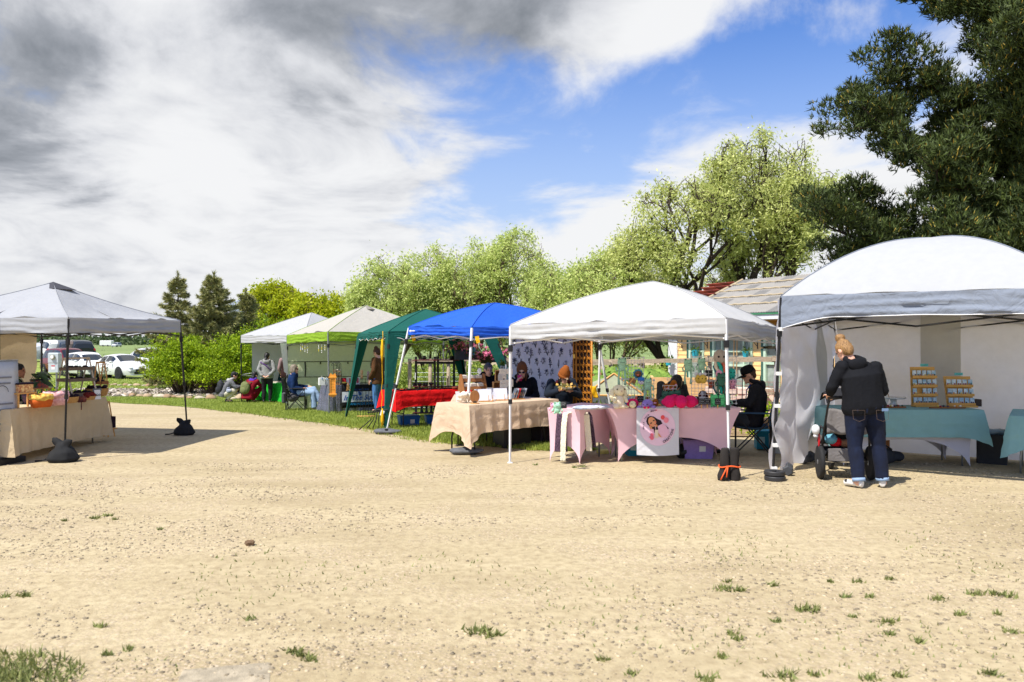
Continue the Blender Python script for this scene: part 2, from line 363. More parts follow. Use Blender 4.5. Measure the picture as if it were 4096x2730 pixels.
# grass and weeds
def blades(x, y, z, h, wd, lean, g):
    n = len(x); a = g.random(n)*6.28; l = lean*g.random(n); b = g.random(n)*6.28
    V = np.zeros((n, 3, 3)); V[:, 0] = np.stack([x-np.cos(a)*wd, y-np.sin(a)*wd, z], -1); V[:, 1] = np.stack([x+np.cos(a)*wd, y+np.sin(a)*wd, z], -1)
    V[:, 2] = np.stack([x+np.cos(b)*l*h, y+np.sin(b)*l*h, z+h], -1)
    return V.reshape(-1, 3), np.arange(n*3).reshape(n, 3)
g = np.random.default_rng(11); n = 270000
y = EY[0]-.1+(31-EY[0])*g.random(n)**1.25; xr = np.where(y < 13.7, 1.25, np.where(y < 15.2, 2.2, 4.5)); xe = np.array([edge_x(v) for v in y])
xl = np.maximum(xe-.35, -.66*y-1); x = xl+(xr-xl)*g.random(n)
pn = np.array([noise.noise(Vector((a*1.3, b*1.3, 0))) for a, b in zip(x[::6], y[::6])]).repeat(6)[:n]
keep = (x > xe+.25*pn) | (g.random(n) < .07)
keep &= ~((x > 1.2) & (y > 14.5))
x, y, pn = x[keep], y[keep], pn[keep]; n = len(x)
h = (.028+.05*g.random(n)**2)*(1+.5*pn)
V, F = blades(x, y, np.interp(y, ZX, ZY)+.008, h, .006+.005*g.random(n), .9, g)
BLADE = mat('grass blades', (.22, .31, .035), .7, .3, 1.2, col2=(.46, .52, .10), trans=.3, island=.7)
tag(qmesh('grass', V, F, BLADE), 'short bright green grass growing under and around the tents', 'grass', kind='stuff')
n = 14000; y = 30+16*g.random(n); x = -.66*y+g.random(n)*.42*y
V, F = blades(x, y, np.interp(y, ZX, ZY)+.01, .04+.05*g.random(n), .02+.01*g.random(n), .9, g)
tag(qmesh('far_grass', V, F, BLADE), 'mown lawn grass in front of the parked cars', 'grass', kind='stuff')
ctr = []
for px, py, s in [(1900, 2530, .14), (1960, 2545, .1), (2900, 2360, .12), (2960, 2365, .08), (2910, 2330, .05), (3090, 2345, .07), (3240, 2440, .14), (3200, 2445, .07), (3320, 2330, .05), (3430, 2330, .07), (3560, 2320, .07), (3480, 2390, .07), (3550, 2490, .10), (3560, 2540, .06), (3680, 2570, .06), (3840, 2460, .07),
                  (3900, 2380, .1), (3980, 2380, .1), (4040, 2390, .09), (3750, 2400, .1), (4045, 2530, .08), (2925, 2540, .06), (2945, 2560, .06), (3110, 2490, .05), (2890, 2630, .06), (3130, 2710, .13), (3260, 2705, .07), (2820, 2720, .1), (3480, 2720, .08), (1170, 2610, .09), (1210, 2625, .07), (1245, 2640, .08), (1000, 2480, .05), (400, 2510, .05), (520, 2600, .06), (430, 2620, .06),
                  (640, 2120, .05), (380, 2075, .09), (430, 2065, .07), (460, 2080, .05), (260, 2085, .05), (2300, 1872, .06), (2330, 1868, .07), (2140, 1862, .05), (95, 2385, .08), (25, 2390, .06), (3600, 2710, .06), (3960, 2700, .08), (2410, 2640, .06), (2520, 2700, .06), (3380, 2390, .06), (3410, 2470, .04), (3990, 2460, .05)]:
    ctr.append((gp(px, py), s))
VV = []; FF = []; off = 0
for c, s in ctr:
    s *= .82; n = int(46*s/.1)+6; a = g.random(n)*6.28; r = .75*s*g.random(n)**.7*(.4+.6*np.abs(np.sin(a*1.5+s*90)))
    V, F = blades(c.x+r*np.cos(a)*1.3, c.y+r*np.sin(a), np.full(n, c.z), .012+.035*g.random(n)*(s/.1)**.5, .004+.007*g.random(n), 1.5, g); VV.append(V); FF.append(F+off); off += len(V)
n = 2600; cc = gp(20, 2712); a = g.random(n)*6.28; r = g.random(n)**1.1; V, F = blades(cc.x-.15+.55*r*np.cos(a), cc.y-.05+.36*r*np.sin(a), np.zeros(n), .02+.045*g.random(n), .004+.004*g.random(n), 1.4, g); VV.append(V); FF.append(F+off); off += len(V)
n = 2600; x = (g.random(n)*2-1)*3.6+1.2; y = 4+3*g.random(n); k = np.array([noise.noise(Vector((a*.8, b*.8, 8))) for a, b in zip(x, y)]) > .18; x, y = x[k], y[k]; n = len(x)
V, F = blades(x, y, np.zeros(n), .012+.02*g.random(n), .004+.003*g.random(n), 1.3, g); VV.append(V); FF.append(F+off)
WEED = mat('weed leaves', (.11, .15, .03), .7, .3, 5, col2=(.34, .36, .12), trans=.25, island=.7)
tag(qmesh('weeds', np.concatenate(VV), np.concatenate(FF), WEED), 'small green weed tufts sprouting through the gravel', 'weeds', kind='stuff')
# a paving slab sunk in the yard and a lone clod
sb = MB().bbox((0, 0, 0), (.46, .40, .05), .014).jitter(.012, 6); c = gp(905, 2716)
single(sb, 'paving_slab', plain('concrete', S(160, 148, 126), .95, var=.35, scale=12, bump=.5), 'worn concrete paving slab sunk in the gravel at the bottom edge', 'paving slab', (c.x, c.y-.03, -.0205), R(14))
single(MB().ball((0, 0, .02), (.045, .035, .03), 8, 5).jitter(.02, 30), 'clod', plain('dry earth', (.16, .10, .055), .95, var=.3), 'lone brown lump of earth lying on the open gravel', 'clod', gp(1000, 2183))

# ---------------------------------------------------------------- trees
BARK = mat('bark', S(96, 80, 64), .95, .35, 12, .6, 30, stretch=(1, 1, .25)); BARK2 = mat('dark bark', S(62, 50, 42), .95, .35, 12, .6, 30, stretch=(1, 1, .25))
def leafmat(name, lo, hi, tr=.42): return mat(name, lo, .6, .0, .5, col2=hi, trans=tr, island=.75, spec=.25)
def leaves(name, pos, size, asp, mt, parent, g, droop=0.0):
    n = len(pos); d = g.normal(size=(n, 3)); d[:, 2] -= droop; d /= np.linalg.norm(d, axis=1)[:, None]
    e = g.normal(size=(n, 3)); e -= d*(e*d).sum(1)[:, None]; e /= np.linalg.norm(e, axis=1)[:, None]
    s = (size*(.6+.8*g.random(n)))[:, None]; V = np.stack([pos, pos+d*s*.5+e*s*asp*.5, pos+d*s, pos+d*s*.5-e*s*asp*.5], 1).reshape(-1, 3)
    return qmesh(name, V, np.arange(n*4).reshape(n, 4), mt, parent)
def grow(rd, p, d, L, r, lev, top, out, tips, up, spread, nch, wig, shrink=.66):
    pts = [p.copy()]; n = 5
    for i in range(n):
        d = (d+Vector((rd.gauss(0, wig), rd.gauss(0, wig), rd.gauss(0, wig)+up))).normalized(); p = p+d*(L/n); pts.append(p.copy())
    out.append((pts, [r*(1-.5*i/n) for i in range(n+1)], lev))
    if lev >= max(1, top-2): tips.append(pts)
    if lev < top:
        for k in range(rd.randint(*nch)):
            t = .35+.65*(k+rd.random())/nch[1]; i = min(int(t*n), n-1); q = pts[i].lerp(pts[i+1], t*n-i) if t < 1 else pts[-1]
            a, b = basis(d); an = rd.random()*6.28; nd = (d+(a*math.cos(an)+b*math.sin(an))*spread*(.6+.8*rd.random())).normalized()
            grow(rd, q, nd, L*shrink*(.75+.5*rd.random()), r*.55, lev+1, top, out, tips, up, spread, nch, wig, shrink)
def tree(name, label, base, seed, stems, L, r, top, lm, nleaf, lsize, up=.06, spread=.7, nch=(3, 4), wig=.16, group=None, asp=.4, sig=.16, shrink=.66, lean=.5, bark=BARK, droop=.3, env=None):
    rd = random.Random(seed); g = np.random.default_rng(seed); root = T(name, label, 'tree', base, 0, group); out = []; tips = []
    for k in range(stems):
        an = 6.28*k/stems+rd.random(); d = Vector((lean*math.cos(an), lean*math.sin(an), 1)).normalized() if stems > 1 else Vector((rd.gauss(0, .05), rd.gauss(0, .05), 1))
        grow(rd, Vector((.15*math.cos(an), .15*math.sin(an), -.05)) if stems > 1 else Vector((0, 0, -.05)), d, L*(.8+.4*rd.random()), r, 0, top, out, tips, up, spread, nch, wig, shrink)
    if env:                                 # the crown's rounded outline
        rx, rz_, zc = env; ph = rd.random()*9
        for pts, rs, lv in out:
            for i, p in enumerate(pts):
                q = p-Vector((0, 0, zc)); k = 1+.16*noise.noise(Vector((q.x*.7+ph, q.y*.7, q.z*.7))); e = math.sqrt((q.x*q.x+q.y*q.y)/(rx*rx)+q.z*q.z/(rz_*rz_))
                if p.z < zc-rz_*.5:
                    hr_ = math.hypot(q.x, q.y)
                    if hr_ > rx*.72*k: pts[i].x *= rx*.72*k/hr_; pts[i].y *= rx*.72*k/hr_
                elif e > k: pts[i].xyz = Vector((0, 0, zc))+q*(k*(.90+.1*rd.random())/e)
    tr = MB(); br = MB()
    for pts, rs, lv in out:
        (tr if lv == 0 else br).tube(pts, [max(q, .006) for q in rs], 6 if lv < 2 else 4, caps=False)
    tr.build('trunk', bark, root, True); br.build('branches', bark, root, True)
    tp = np.array([[tuple(p) for p in t] for t in tips]); nc = max(60, nleaf//26); idx = g.integers(0, len(tp), nc); u = g.random(nc)*4.999; i = u.astype(int); f = (u-i)[:, None]
    cen = tp[idx, i]*(1-f)+tp[idx, i+1]*f; cen = cen+g.normal(size=cen.shape)*sig*.7; wt_ = g.random(nc)**2.2+.05; pick = g.choice(nc, nleaf, p=wt_/wt_.sum())
    pos = cen[pick]+g.normal(size=(nleaf, 3))*(sig*(.45+.75*g.random(nc)))[pick][:, None]*np.array([1, 1, .8])
    leaves('crown', pos, lsize, asp, lm, root, g, droop)
    return root, tips
WIL = leafmat('willow leaves', S(146, 160, 72), S(240, 242, 162)); WIL2 = leafmat('fresh willow leaves', S(142, 164, 70), S(238, 244, 160)); LIME = leafmat('lime leaves', S(128, 150, 20), S(214, 214, 46)); SHR = leafmat('shrub leaves', S(78, 116, 16), S(186, 206, 36), .3); DKL = leafmat('dark leaves', S(56, 80, 26), S(120, 146, 60), .25)
# willows behind the tents
WG = 'young willows behind the tents'
for px, Y, H, sd, lb in [(1560, 41, 1.0, 21, 'left end'), (1720, 43, 1.06, 22, 'second'), (1880, 42, 1.10, 23, 'third'), (2080, 42, 1.16, 24, 'tallest')]:
    tree('willow_tree', {'left end': 'pale green willow at the left end of the willow row, above the green tent', 'second': 'pale green willow rising behind the green tent peak', 'third': 'pale green willow rising behind the blue tent peak', 'tallest': 'tall round pale green willow standing between blue and white tents'}[lb],
         gx(px, Y), sd, 5, 3.6*H, .09, 3, WIL2, 25000, .155, .05, .55, (3, 5), .13, WG, .38, .26, .74, .38, env=(1.9+.25*(H-1)*9*.3, 2.75*H, 4.0*H))
for px, Y, H, sd, lb in [(2270, 38, 1.05, 31, 'low willow with loose pale crown left of the white tent peak'), (2430, 36, 1.0, 32, 'low bushy willow directly behind the white tent peak')]:
    tree('willow_tree', lb, gx(px, Y), sd, 6, 3.5*H, .08, 3, WIL2, 19000, .155, .04, .6, (3, 5), .14, WG, .38, .26, .74, .5, env=(2.3, 2.3, 3.6))
tree('willow_tree', 'big spreading willow with dark limbs behind the greenhouse, left one', gx(2740, 36), 41, 3, 4.3, .24, 4, WIL, 44000, .16, .05, .62, (3, 4), .15, WG, .34, .26, .74, .55, BARK2, env=(3.2, 3.7, 6.0))
tree('willow_tree', 'tallest willow with bare dark limbs behind the greenhouse roof', gx(3050, 35), 45, 3, 6.3, .26, 4, WIL, 44000, .16, .09, .5, (3, 4), .14, WG, .34, .26, .72, .36, BARK2, env=(3.3, 4.1, 7.2))
tree('willow_tree', 'bright green low willow between greenhouse roof and pine', gx(3330, 33), 46, 5, 1.9, .1, 3, WIL2, 15000, .15, .04, .6, (3, 5), .14, WG, .36, .2, .74, .5, BARK2)
tree('willow_tree', 'sparse low willow behind the greenhouse roof ridge', gx(2900, 33), 48, 5, 1.7, .09, 3, DKL, 12000, .15, .03, .6, (3, 5), .14, WG, .36, .22, .74, .6, BARK2)
# lime-green trees and shrubs left
tree('maple_tree', 'round yellow-green tree in front of the grain bin', gx(1100, 58), 51, 4, 4.0, .13, 3, LIME, 26000, .19, .06, .6, (4, 5), .13, 'yellow-green trees left of the willows', .6, .26, .7, .32, env=(1.9, 1.6, 4.7))
tree('maple_tree', 'broad yellow-green tree right of the grain bin', gx(1310, 56), 52, 5, 4.2, .12, 3, LIME, 24000, .19, .04, .6, (4, 5), .13, 'yellow-green trees left of the willows', .6, .26, .72, .6, env=(2.2, 1.5, 4.2))
tree('maple_tree', 'small yellow-green tree touching the willow row', gx(1420, 56), 53, 4, 3.8, .11, 3, LIME, 14000, .19, .04, .6, (4, 5), .13, 'yellow-green trees left of the willows', .6, .26, .7, .5, env=(1.6, 1.5, 3.7))
def shrub(label, base, seed, rx, h, n, lm=SHR, size=.085, group='bright green shrubs beside the lawn'):
    rd = random.Random(seed); g = np.random.default_rng(seed); root = T('shrub', label, 'shrub', base, 0, group); mb = MB(); P = []
    for k in range(70):
        an = rd.random()*6.28; ro = rx*math.sqrt(rd.random()); hh = h*(1-.45*(ro/rx)**2)*(.55+.55*rd.random())
        tip = Vector((ro*math.cos(an), ro*math.sin(an), hh)); st = Vector((.25*tip.x, .25*tip.y, -.03)); mid = st.lerp(tip, .5)+Vector((rd.gauss(0, .08), rd.gauss(0, .08), .1))
        mb.tube([st, mid, tip], [.02, .012, .004], 4, caps=False)
        for s in range(9):
            c = mid.lerp(tip, rd.random()**.6) + Vector((rd.gauss(0, .16), rd.gauss(0, .16), rd.gauss(0, .08))); P.append((c, .06+.09*rd.random()))
    mb.build('stems', BARK, root, True); idx = g.integers(0, len(P), n); c = np.array([tuple(p[0]) for p in P])[idx]; s = np.array([p[1] for p in P])[idx][:, None]
    pos = c+g.normal(size=c.shape)*s*np.array([1, 1, .6]); pos[:, 2] = np.abs(pos[:, 2])
    leaves('foliage', pos, size, .55, lm, root, g, -.2); return root
shrub('large bright green shrub behind the right pole of the left tent', gx(735, 31.5), 61, 1.35, 2.55, 20000)
shrub('bright green shrub left of the crouching man', gx(855, 31), 62, 1.0, 2.0, 12000)
shrub('bright green shrub beside the far white tent pole', gx(945, 32), 63, .95, 2.6, 14000)
shrub('tall bright green shrub peeking over the far white tent roof', gx(1060, 35), 64, 1.5, 3.2, 15000)
# spruces
NEED = mat('spruce needles', S(88, 110, 66), .7, .2, 2, col2=S(196, 188, 124), island=.8); NEEDP = mat('pine needles', S(22, 36, 12), .7, .2, 2, col2=S(84, 100, 36), island=.75); CAND = plain('pine candles', S(176, 150, 60), .8, var=.2)
def needles(name, pos, dirs, ln, wd, per, mt, parent, g):
    n = len(pos); d = np.repeat(dirs, per, 0)+g.normal(size=(n*per, 3))*.62; d /= np.linalg.norm(d, axis=1)[:, None]; e = g.normal(size=(n*per, 3)); e -= d*(e*d).sum(1)[:, None]; e /= np.linalg.norm(e, axis=1)[:, None]
    p = np.repeat(pos, per, 0); s = (ln*(.7+.6*g.random(n*per)))[:, None]
    V = np.stack([p-e*wd, p+e*wd, p+d*s], 1).reshape(-1, 3); return qmesh(name, V, np.arange(n*per*3).reshape(-1, 3), mt, parent)
def spruce(label, base, seed, H, Rb, nwh, dens=26):
    rd = random.Random(seed); g = np.random.default_rng(seed); root = T('spruce_tree', label, 'tree', base, 0, 'spruces behind the shrubs'); tr = MB(); br = MB(); pos = []; dr = []
    tr.tube([(0, 0, -.05), (0, 0, H*.5), (0, 0, H)], [.11*H/5, .06*H/5, .01], 7).build('trunk', BARK2, root, True)
    for k in range(nwh):
        z0 = .25+(H-.35)*(k/nwh)**.92; rr = Rb*(1-z0/H)**.85*(.8+.35*rd.random())+.08; nb = rd.randint(6, 8)
        for j in range(nb):
            z = z0+rd.gauss(0, .09); an = 6.28*j/nb+rd.random()*.8; r2 = rr*(.7+.5*rd.random()); d = Vector((math.cos(an), math.sin(an), 0)); pts = [Vector((0, 0, z))]
            for s in range(1, 5): t = s/4; pts.append(Vector((0, 0, z))+d*r2*t+Vector((0, 0, r2*(.22*t-.42*t*t+.34*t**4))))
            br.tube(pts, [.018, .014, .01, .007, .003], 4, caps=False)
            m = int(dens*r2)+4
            for s in range(m):
                t = .25+.75*rd.random(); i = min(int(t*4), 3); q = pts[i].lerp(pts[i+1], t*4-i); sd = Vector((-d.y, d.x, 0))*rd.choice((-1, 1)); off = (1-t)*.32*r2+.05
                c = q+sd*off*rd.random()+Vector((0, 0, -.04*rd.random())); pos.append(tuple(c)); v = (d*1.0+sd*.6+Vector((0, 0, .25))); pos.append(tuple(q)); dr += [tuple(v), tuple(d+Vector((0, 0, .3)))]
    for s in range(10): pos.append((0, 0, H-.05*s)); dr.append((rd.gauss(0, .3), rd.gauss(0, .3), 1))
    br.build('branches', BARK2, root, True); needles('needles', np.array(pos), np.array(dr), .20, .02, 8, NEED, root, g)
spruce('slender spruce with spaced branches above the left tent corner', gx(712, 36), 71, 5.2, 1.75, 15, 22)
spruce('thick spruce with bright top beside the slender one', gx(855, 35.5), 72, 5.15, 2.3, 22, 34)
spruce('small spruce top in front of the grain bin', gx(985, 37), 73, 4.5, 1.4, 15, 26)
# the big pine at the right
def pine():
    rd = random.Random(5); g = np.random.default_rng(5); base = Vector((12.1, 18.2, -.11)); root = T('pine_tree', 'huge dark pine towering over the right tent', 'tree', base); tr = MB(); br = MB(); pos = []; dr = []; cand = []
    tr.tube([(0, 0, -.1), (.1, 0, 2.5), (.0, .1, 5.5), (-.3, .1, 9), (-.2, .2, 12.5)], [.34, .27, .22, .15, .05], 9).build('trunk', BARK2, root, True)
    def clump(c, r, k):
        for _ in range(k):
            v = Vector((rd.gauss(0, 1), rd.gauss(0, 1), rd.gauss(0, 1))).normalized(); p = c+Vector((v.x*r, v.y*r, v.z*r*.55))*rd.random()**.4
            pos.append(tuple(p)); q = Vector((v.x*.6, v.y*.6, .9+.3*v.z)); dr.append(tuple(q))
            if rd.random() < .10: cand.append((p, q.normalized()))
    # limbs: (start height, end point relative to the base, radius)
    limbs = [(1.6, (-4.6, -.6, 2.0), .07), (1.7, (-2.6, -2.6, 1.9), .07), (2.4, (-5.2, .2, 3.4), .08), (3.6, (-3.9, -2.2, 3.9), .08), (4.4, (-2.6, -.9, 4.6), .08), (2.8, (-1.4, -2.0, 3.2), .08), (5.8, (-2.0, -.5, 6.0), .08), (6.0, (-1.2, -1.8, 6.6), .07), (2.2, (-4.2, -1.0, 3.0), .09), (2.6, (-3.2, -3.0, 2.7), .08), (3.0, (-5.0, -.4, 4.4), .11), (3.3, (-2.2, -3.6, 3.6), .08), (3.8, (-4.8, .6, 5.1), .10), (4.2, (-3.4, -1.6, 5.3), .09), (4.8, (-1.6, -3.4, 4.3), .07), (5.4, (-4.0, -.6, 6.7), .11), (5.9, (-3.6, .9, 7.5), .09), (6.3, (-2.2, -2.4, 7.9), .09), (6.9, (-3.4, .1, 8.3), .09), (7.6, (-2.0, -1.0, 9.4), .08), (8.4, (-2.4, .8, 10.2), .08), (2.4, (.8, -3.4, 2.8), .07), (5.0, (2.6, -2, 5.8), .08), (7.2, (2, -1.5, 8.6), .08), (9.4, (-1.0, -.8, 11), .06), (2.0, (-3.6, 1.2, 2.6), .07), (10.5, (.6, .4, 12.4), .05), (6.6, (-.4, -2.6, 7.0), .06)]
    for h, e, r in limbs:
        s = Vector((0, .05, h)); e = Vector((e[0]*(.86 if e[2] < 4 else 1.0) if e[0] < 0 else e[0], e[1], e[2])); pts = []
        for i in range(7):
            t = i/6; p = s.lerp(e, t)+Vector((rd.gauss(0, .1), rd.gauss(0, .1), -.35*math.sin(PI*t)*(1 if e.z-h < 1.6 else -.5)+rd.gauss(0, .06))); pts.append(p)
        br.tube(pts, [r*(1-.8*i/6) for i in range(7)], 6, caps=False)
        for k in range(19):
            t = .24+.76*k/18; i = min(int(t*6), 5); q = pts[i].lerp(pts[i+1], t*6-i); dd = (e-s).normalized(); a, b = basis(dd); an = rd.random()*6.28
            v = (dd*.7+a*math.cos(an)*.75+b*math.sin(an)+Vector((0, 0, .25))).normalized(); ln = .3+.6*rd.random(); tip = q+v*ln; mid = q+v*ln*.5+Vector((0, 0, -.05))
            br.tube([q, mid, tip], [.025, .016, .007], 4, caps=False); clump(tip, .32+.2*rd.random(), 84); clump(mid, .32, 38)
            if rd.random() < .7:
                t2 = tip+Vector((rd.gauss(0, .4), rd.gauss(0, .4), rd.gauss(.1, .2))); br.tube([mid, t2], [.012, .005], 4, caps=False); clump(t2, .32, 60)
    br.build('branches', BARK2, root, True); needles('needles', np.array(pos), np.array(dr), .15, .015, 5, NEEDP, root, g)
    cb = MB()
    for p, q in cand: cb.tube([p, p+q*.10], [.014, .006], 3, caps=False)
    cm = cb.build('candles', CAND, root); cm['kind'] = 'stuff'
pine()
# far wood across the fields
g = np.random.default_rng(91); n = 26000; y = 420+90*g.random(n); x = -330+620*g.random(n); hh = np.array([5.0+4.5*noise.noise(Vector((a*.02, 0, 0)))+2*noise.noise(Vector((a*.09, 1, 0))) for a in x])
hh = np.where((x > -82) & (x < -66), hh*.35, hh); z = -.6+np.maximum(hh, 1.2)*g.random(n)**.7
leaves_o = leaves('distant_wood', np.stack([x, y, z], -1), 1.7, .8, leafmat('far foliage', S(44, 62, 40), S(92, 108, 66), .1), None, g); tag(leaves_o, 'dark distant wood along the horizon beyond the fields', 'wood', kind='stuff')
# low leafy scrub that fills the ground behind the willows
SCR = leafmat('scrub leaves', S(92, 116, 40), S(178, 190, 90), .3); g = np.random.default_rng(93); n = 30000; t = g.random(n); x = -8.5+24*t+g.normal(size=n)*.4; y = 33-3.5*t+3.5*g.random(n); top = np.array([1.25+.8*noise.noise(Vector((a*.6, 5, 0)))+.5*noise.noise(Vector((a*1.9, 8, 0))) for a in x]); k = ~((x > 4.6) & (x < 6.6) & (g.random(n) < .6)); z = -.45+np.clip(top, .5, 4)*g.random(n)**.75
tag(leaves('scrub', np.stack([x, y, z], -1)[k], .16, .4, SCR, None, g), 'tangled green undergrowth beneath the willows', 'undergrowth', kind='stuff')
# ---------------------------------------------------------------- canopy tents
def V3(*a): return Vector(a)
def nz3(p, s, o=0.0): return noise.noise(Vector((p.x*s+o, p.y*s+o*1.7, p.z*s-o)))
def tent(label, top, apex, vh, mt, mv, bases, leg, slider, bulge=0.0, sag=.05, wr=.012, scallop=0, seed=0, legr=.016, trim=None, square=True, truss=True, cells=2, drop=None, inner=True, curtain=None, cap=None, vbot=None):
    top = [Vector(p) for p in top]; apex = Vector(apex); c = sum(top, Vector())/4; root = T('canopy_tent', label, 'tent', (c.x, c.y, zt(c.y)))
    for i in range(4):
        a, b = top[i], top[(i+1) % 4]; e = (b-a); out = Vector((e.y, -e.x, 0)).normalized()
        if out.dot(a+b-2*c) < 0: out = -out
        def roof(u, v):
            v2 = v; p = a.lerp(b, u).lerp(apex, v2); h = math.sin(PI*u)
            p.z += bulge*4*v*(1-v)*(1+.10*h*(bulge > .2))-sag*h*math.sin(PI*min(1, v*1.15))*(1-v)
            k = wr*h*(1-v)
            p.z += 1.5*k*(nz3(p, 1.7, seed+i)+.7*nz3(p, 5, seed)+.8*math.sin((u*9+2*v+1.3*nz3(p, 2.3, seed))*2)*(1-v)**2); return p
        MB().grid(roof, 28, 16).build('roof_panel', mt, root, True, True)
        MB().tube([roof(0, k/12)+Vector((0, 0, .004)) for k in range(13)], .007, 4).build('hip_seam', mv, root, True, True)
        def val(u, v):
            p = a.lerp(b, u); h = math.sin(PI*u)**.5 if 0 < u < 1 else 0; p.z += -sag*0
            d = vh*(vbot[i](u) if vbot else 1)
            if scallop: d -= .05*abs(math.sin(PI*u*scallop))
            fold = .02*noise.noise(Vector((u*3+seed, v*5, i)))+.02*noise.noise(Vector((u*11+seed, v*9, i+4)))+.014*math.sin(v*17+5*noise.noise(Vector((u*4, i, seed))))
            p = p+out*(.012+.05*v*h*.6+fold*h*(.35+v))+Vector((0, 0, -d*v+.02*h*v*noise.noise(Vector((u*5, seed, i))))); return p
        vo = MB().grid(val, 60, 9).build('valance', mv, root, True, True)
        if trim:
            MB().tube([val(k/30, 1)+Vector((0, 0, -.004)) for k in range(31)], .007, 5).build('hem', trim, vo, True, True)
        # leg
        bs = Vector(bases[i]); tp = Vector((a.x, a.y, a.z-.02)); lg = MB(); lo = bs.lerp(tp, .45)
        if bs.length > 0:
            d0 = (tp-bs).normalized()
            lg.tube([lo, tp], legr*1.25, 4 if square else 8); lg.tube([bs, lo+d0*.02], legr, 4 if square else 8)
            L_ = lg.build('leg', leg, root, not square, True)
            sl_ = MB(); q = bs.lerp(tp, .45); sl_.tube([q-d0*.03, q+d0*.035], legr*1.75, 6); sl_.build('leg_clamp', slider, L_, False, True)
            q = bs.lerp(tp, 1-(vh+.10)/(tp-bs).length); MB().tube([q-d0*.05, q+d0*.04], legr*2.1, 6).build('corner_bracket', slider, L_, False, True)
            MB().box(bs+Vector((0, 0, .005)), (.07, .07, .01)).build('foot_plate', leg, L_, False, True)
        if truss:
            bar = MB(); z1, z0 = -vh*.62, -vh-.055
            for k in range(cells):
                for s in (0, 1):
                    p = a.lerp(b, k/cells); q = a.lerp(b, (k+1)/cells)
                    bb = MB().tube([p+Vector((0, 0, z1 if s else z0))-out*.03*(1+s), q+Vector((0, 0, z0 if s else z1))-out*.03*(1+s)], .011, 4); bb.build('truss_bar', leg, root, False, True)
            if inner:
                m = a.lerp(b, .5); MB().tube([m+Vector((0, 0, -vh*.6)), apex+Vector((0, 0, -.14))], .012, 4).build('roof_strut', leg, root, False, True)
    if cap:
        MB().add([apex+Vector((-.32, -.05, -.10)), apex+Vector((.20, -.32, -.12)), apex+Vector((.34, .1, -.12)), apex+Vector((-.1, .3, -.1)), apex+Vector((0, 0, .012))], [(0, 1, 4), (1, 2, 4), (2, 3, 4), (3, 0, 4)]).build('vent_cap', cap, root, False, True)
    return root
def hang(name, label, cat, p0, p1, ztop, zbot, mt, amp=.03, folds=9, seed=0, nu=60, nv=16, parent=None, slack=.0, ripple=.012):
    p0 = Vector(p0); p1 = Vector(p1); e = p1-p0; out = Vector((e.y, -e.x, 0)).normalized(); c = Vector((p0.x, p0.y, 0))
    tf = ztop if callable(ztop) else (lambda u: ztop); bf = zbot if callable(zbot) else (lambda u: zbot)
    def f(u, v):
        p = p0.lerp(p1, u); z = tf(u)+(bf(u)-tf(u))*v
        d = amp*(.25+.75*v)*math.sin(u*folds*6.28+2.2*noise.noise(Vector((u*4, v*1.5, seed))))+ripple*2*noise.noise(Vector((u*6, v*6, seed+2)))+slack*math.sin(PI*v)*math.sin(PI*u)
        return Vector((p.x, p.y, 0))+out*d+Vector((0, 0, z))
    mb = MB().grid(f, nu, nv)
    if parent is not None: return mb.build(name, mt, parent, True, True), f
    mb.move(Matrix.Identity(3), -c); return single(mb, name, mt, label, cat, c, smooth=True), f
CW = cloth('white canopy', (.56, .56, .555), .22, 5, .22); CG = cloth('grey white canopy', (.40, .41, .43), .2, 5, .16); CF = cloth('dull white canopy', (.47, .47, .48), .15, 4, .18)
CI = cloth('ivory canopy', S(186, 181, 172), .4, 4, .2); CL = cloth('lime valance', S(142, 178, 52), .6, 8, .25); CGR = cloth('forest green canopy', S(26, 92, 82), .3, 4, .15); CB = cloth('royal blue canopy', S(44, 100, 212), .3, 5, .25)
CRT = cloth('pale grey canopy', (.45, .458, .465), .07, 4, .16); CSG = cloth('slate grey valance', S(134, 142, 156), .5, 6, .1); GLIME = cloth('olive wall', S(196, 204, 168), .7, 5, .35); BEIGE = cloth('beige cotton', S(214, 192, 156), .5, 5, .15); LINEN = cloth('linen tablecloth', S(212, 186, 158), .5, 4, .08)
WWALL = cloth('white wall', (.85, .85, .90), .5, 3.5, .62); LILAC = cloth('white cotton', (.74, .74, .84), .4, 6, .3)
# left tent
LN, LF, LB, LL = V3(-6.21, 11.15, 2.01), V3(-5.95, 14.27, 2.05), V3(-8.8, 14.9, 2.02), V3(-9.3, 11.5, 2.0)
tent('grey-white canopy tent with black legs at the left edge', [LN, LF, LB, LL], (-7.52, 13.05, 2.64), .215, CG, CG, [gp(258, 1842), gp(750, 1738), V3(-8.8, 14.9, 0), V3(-9.35, 11.4, 0)], BLK, BLK, -.05, .12, .03, seed=3, cap=plain('vent mesh', (.05, .05, .06), .9))
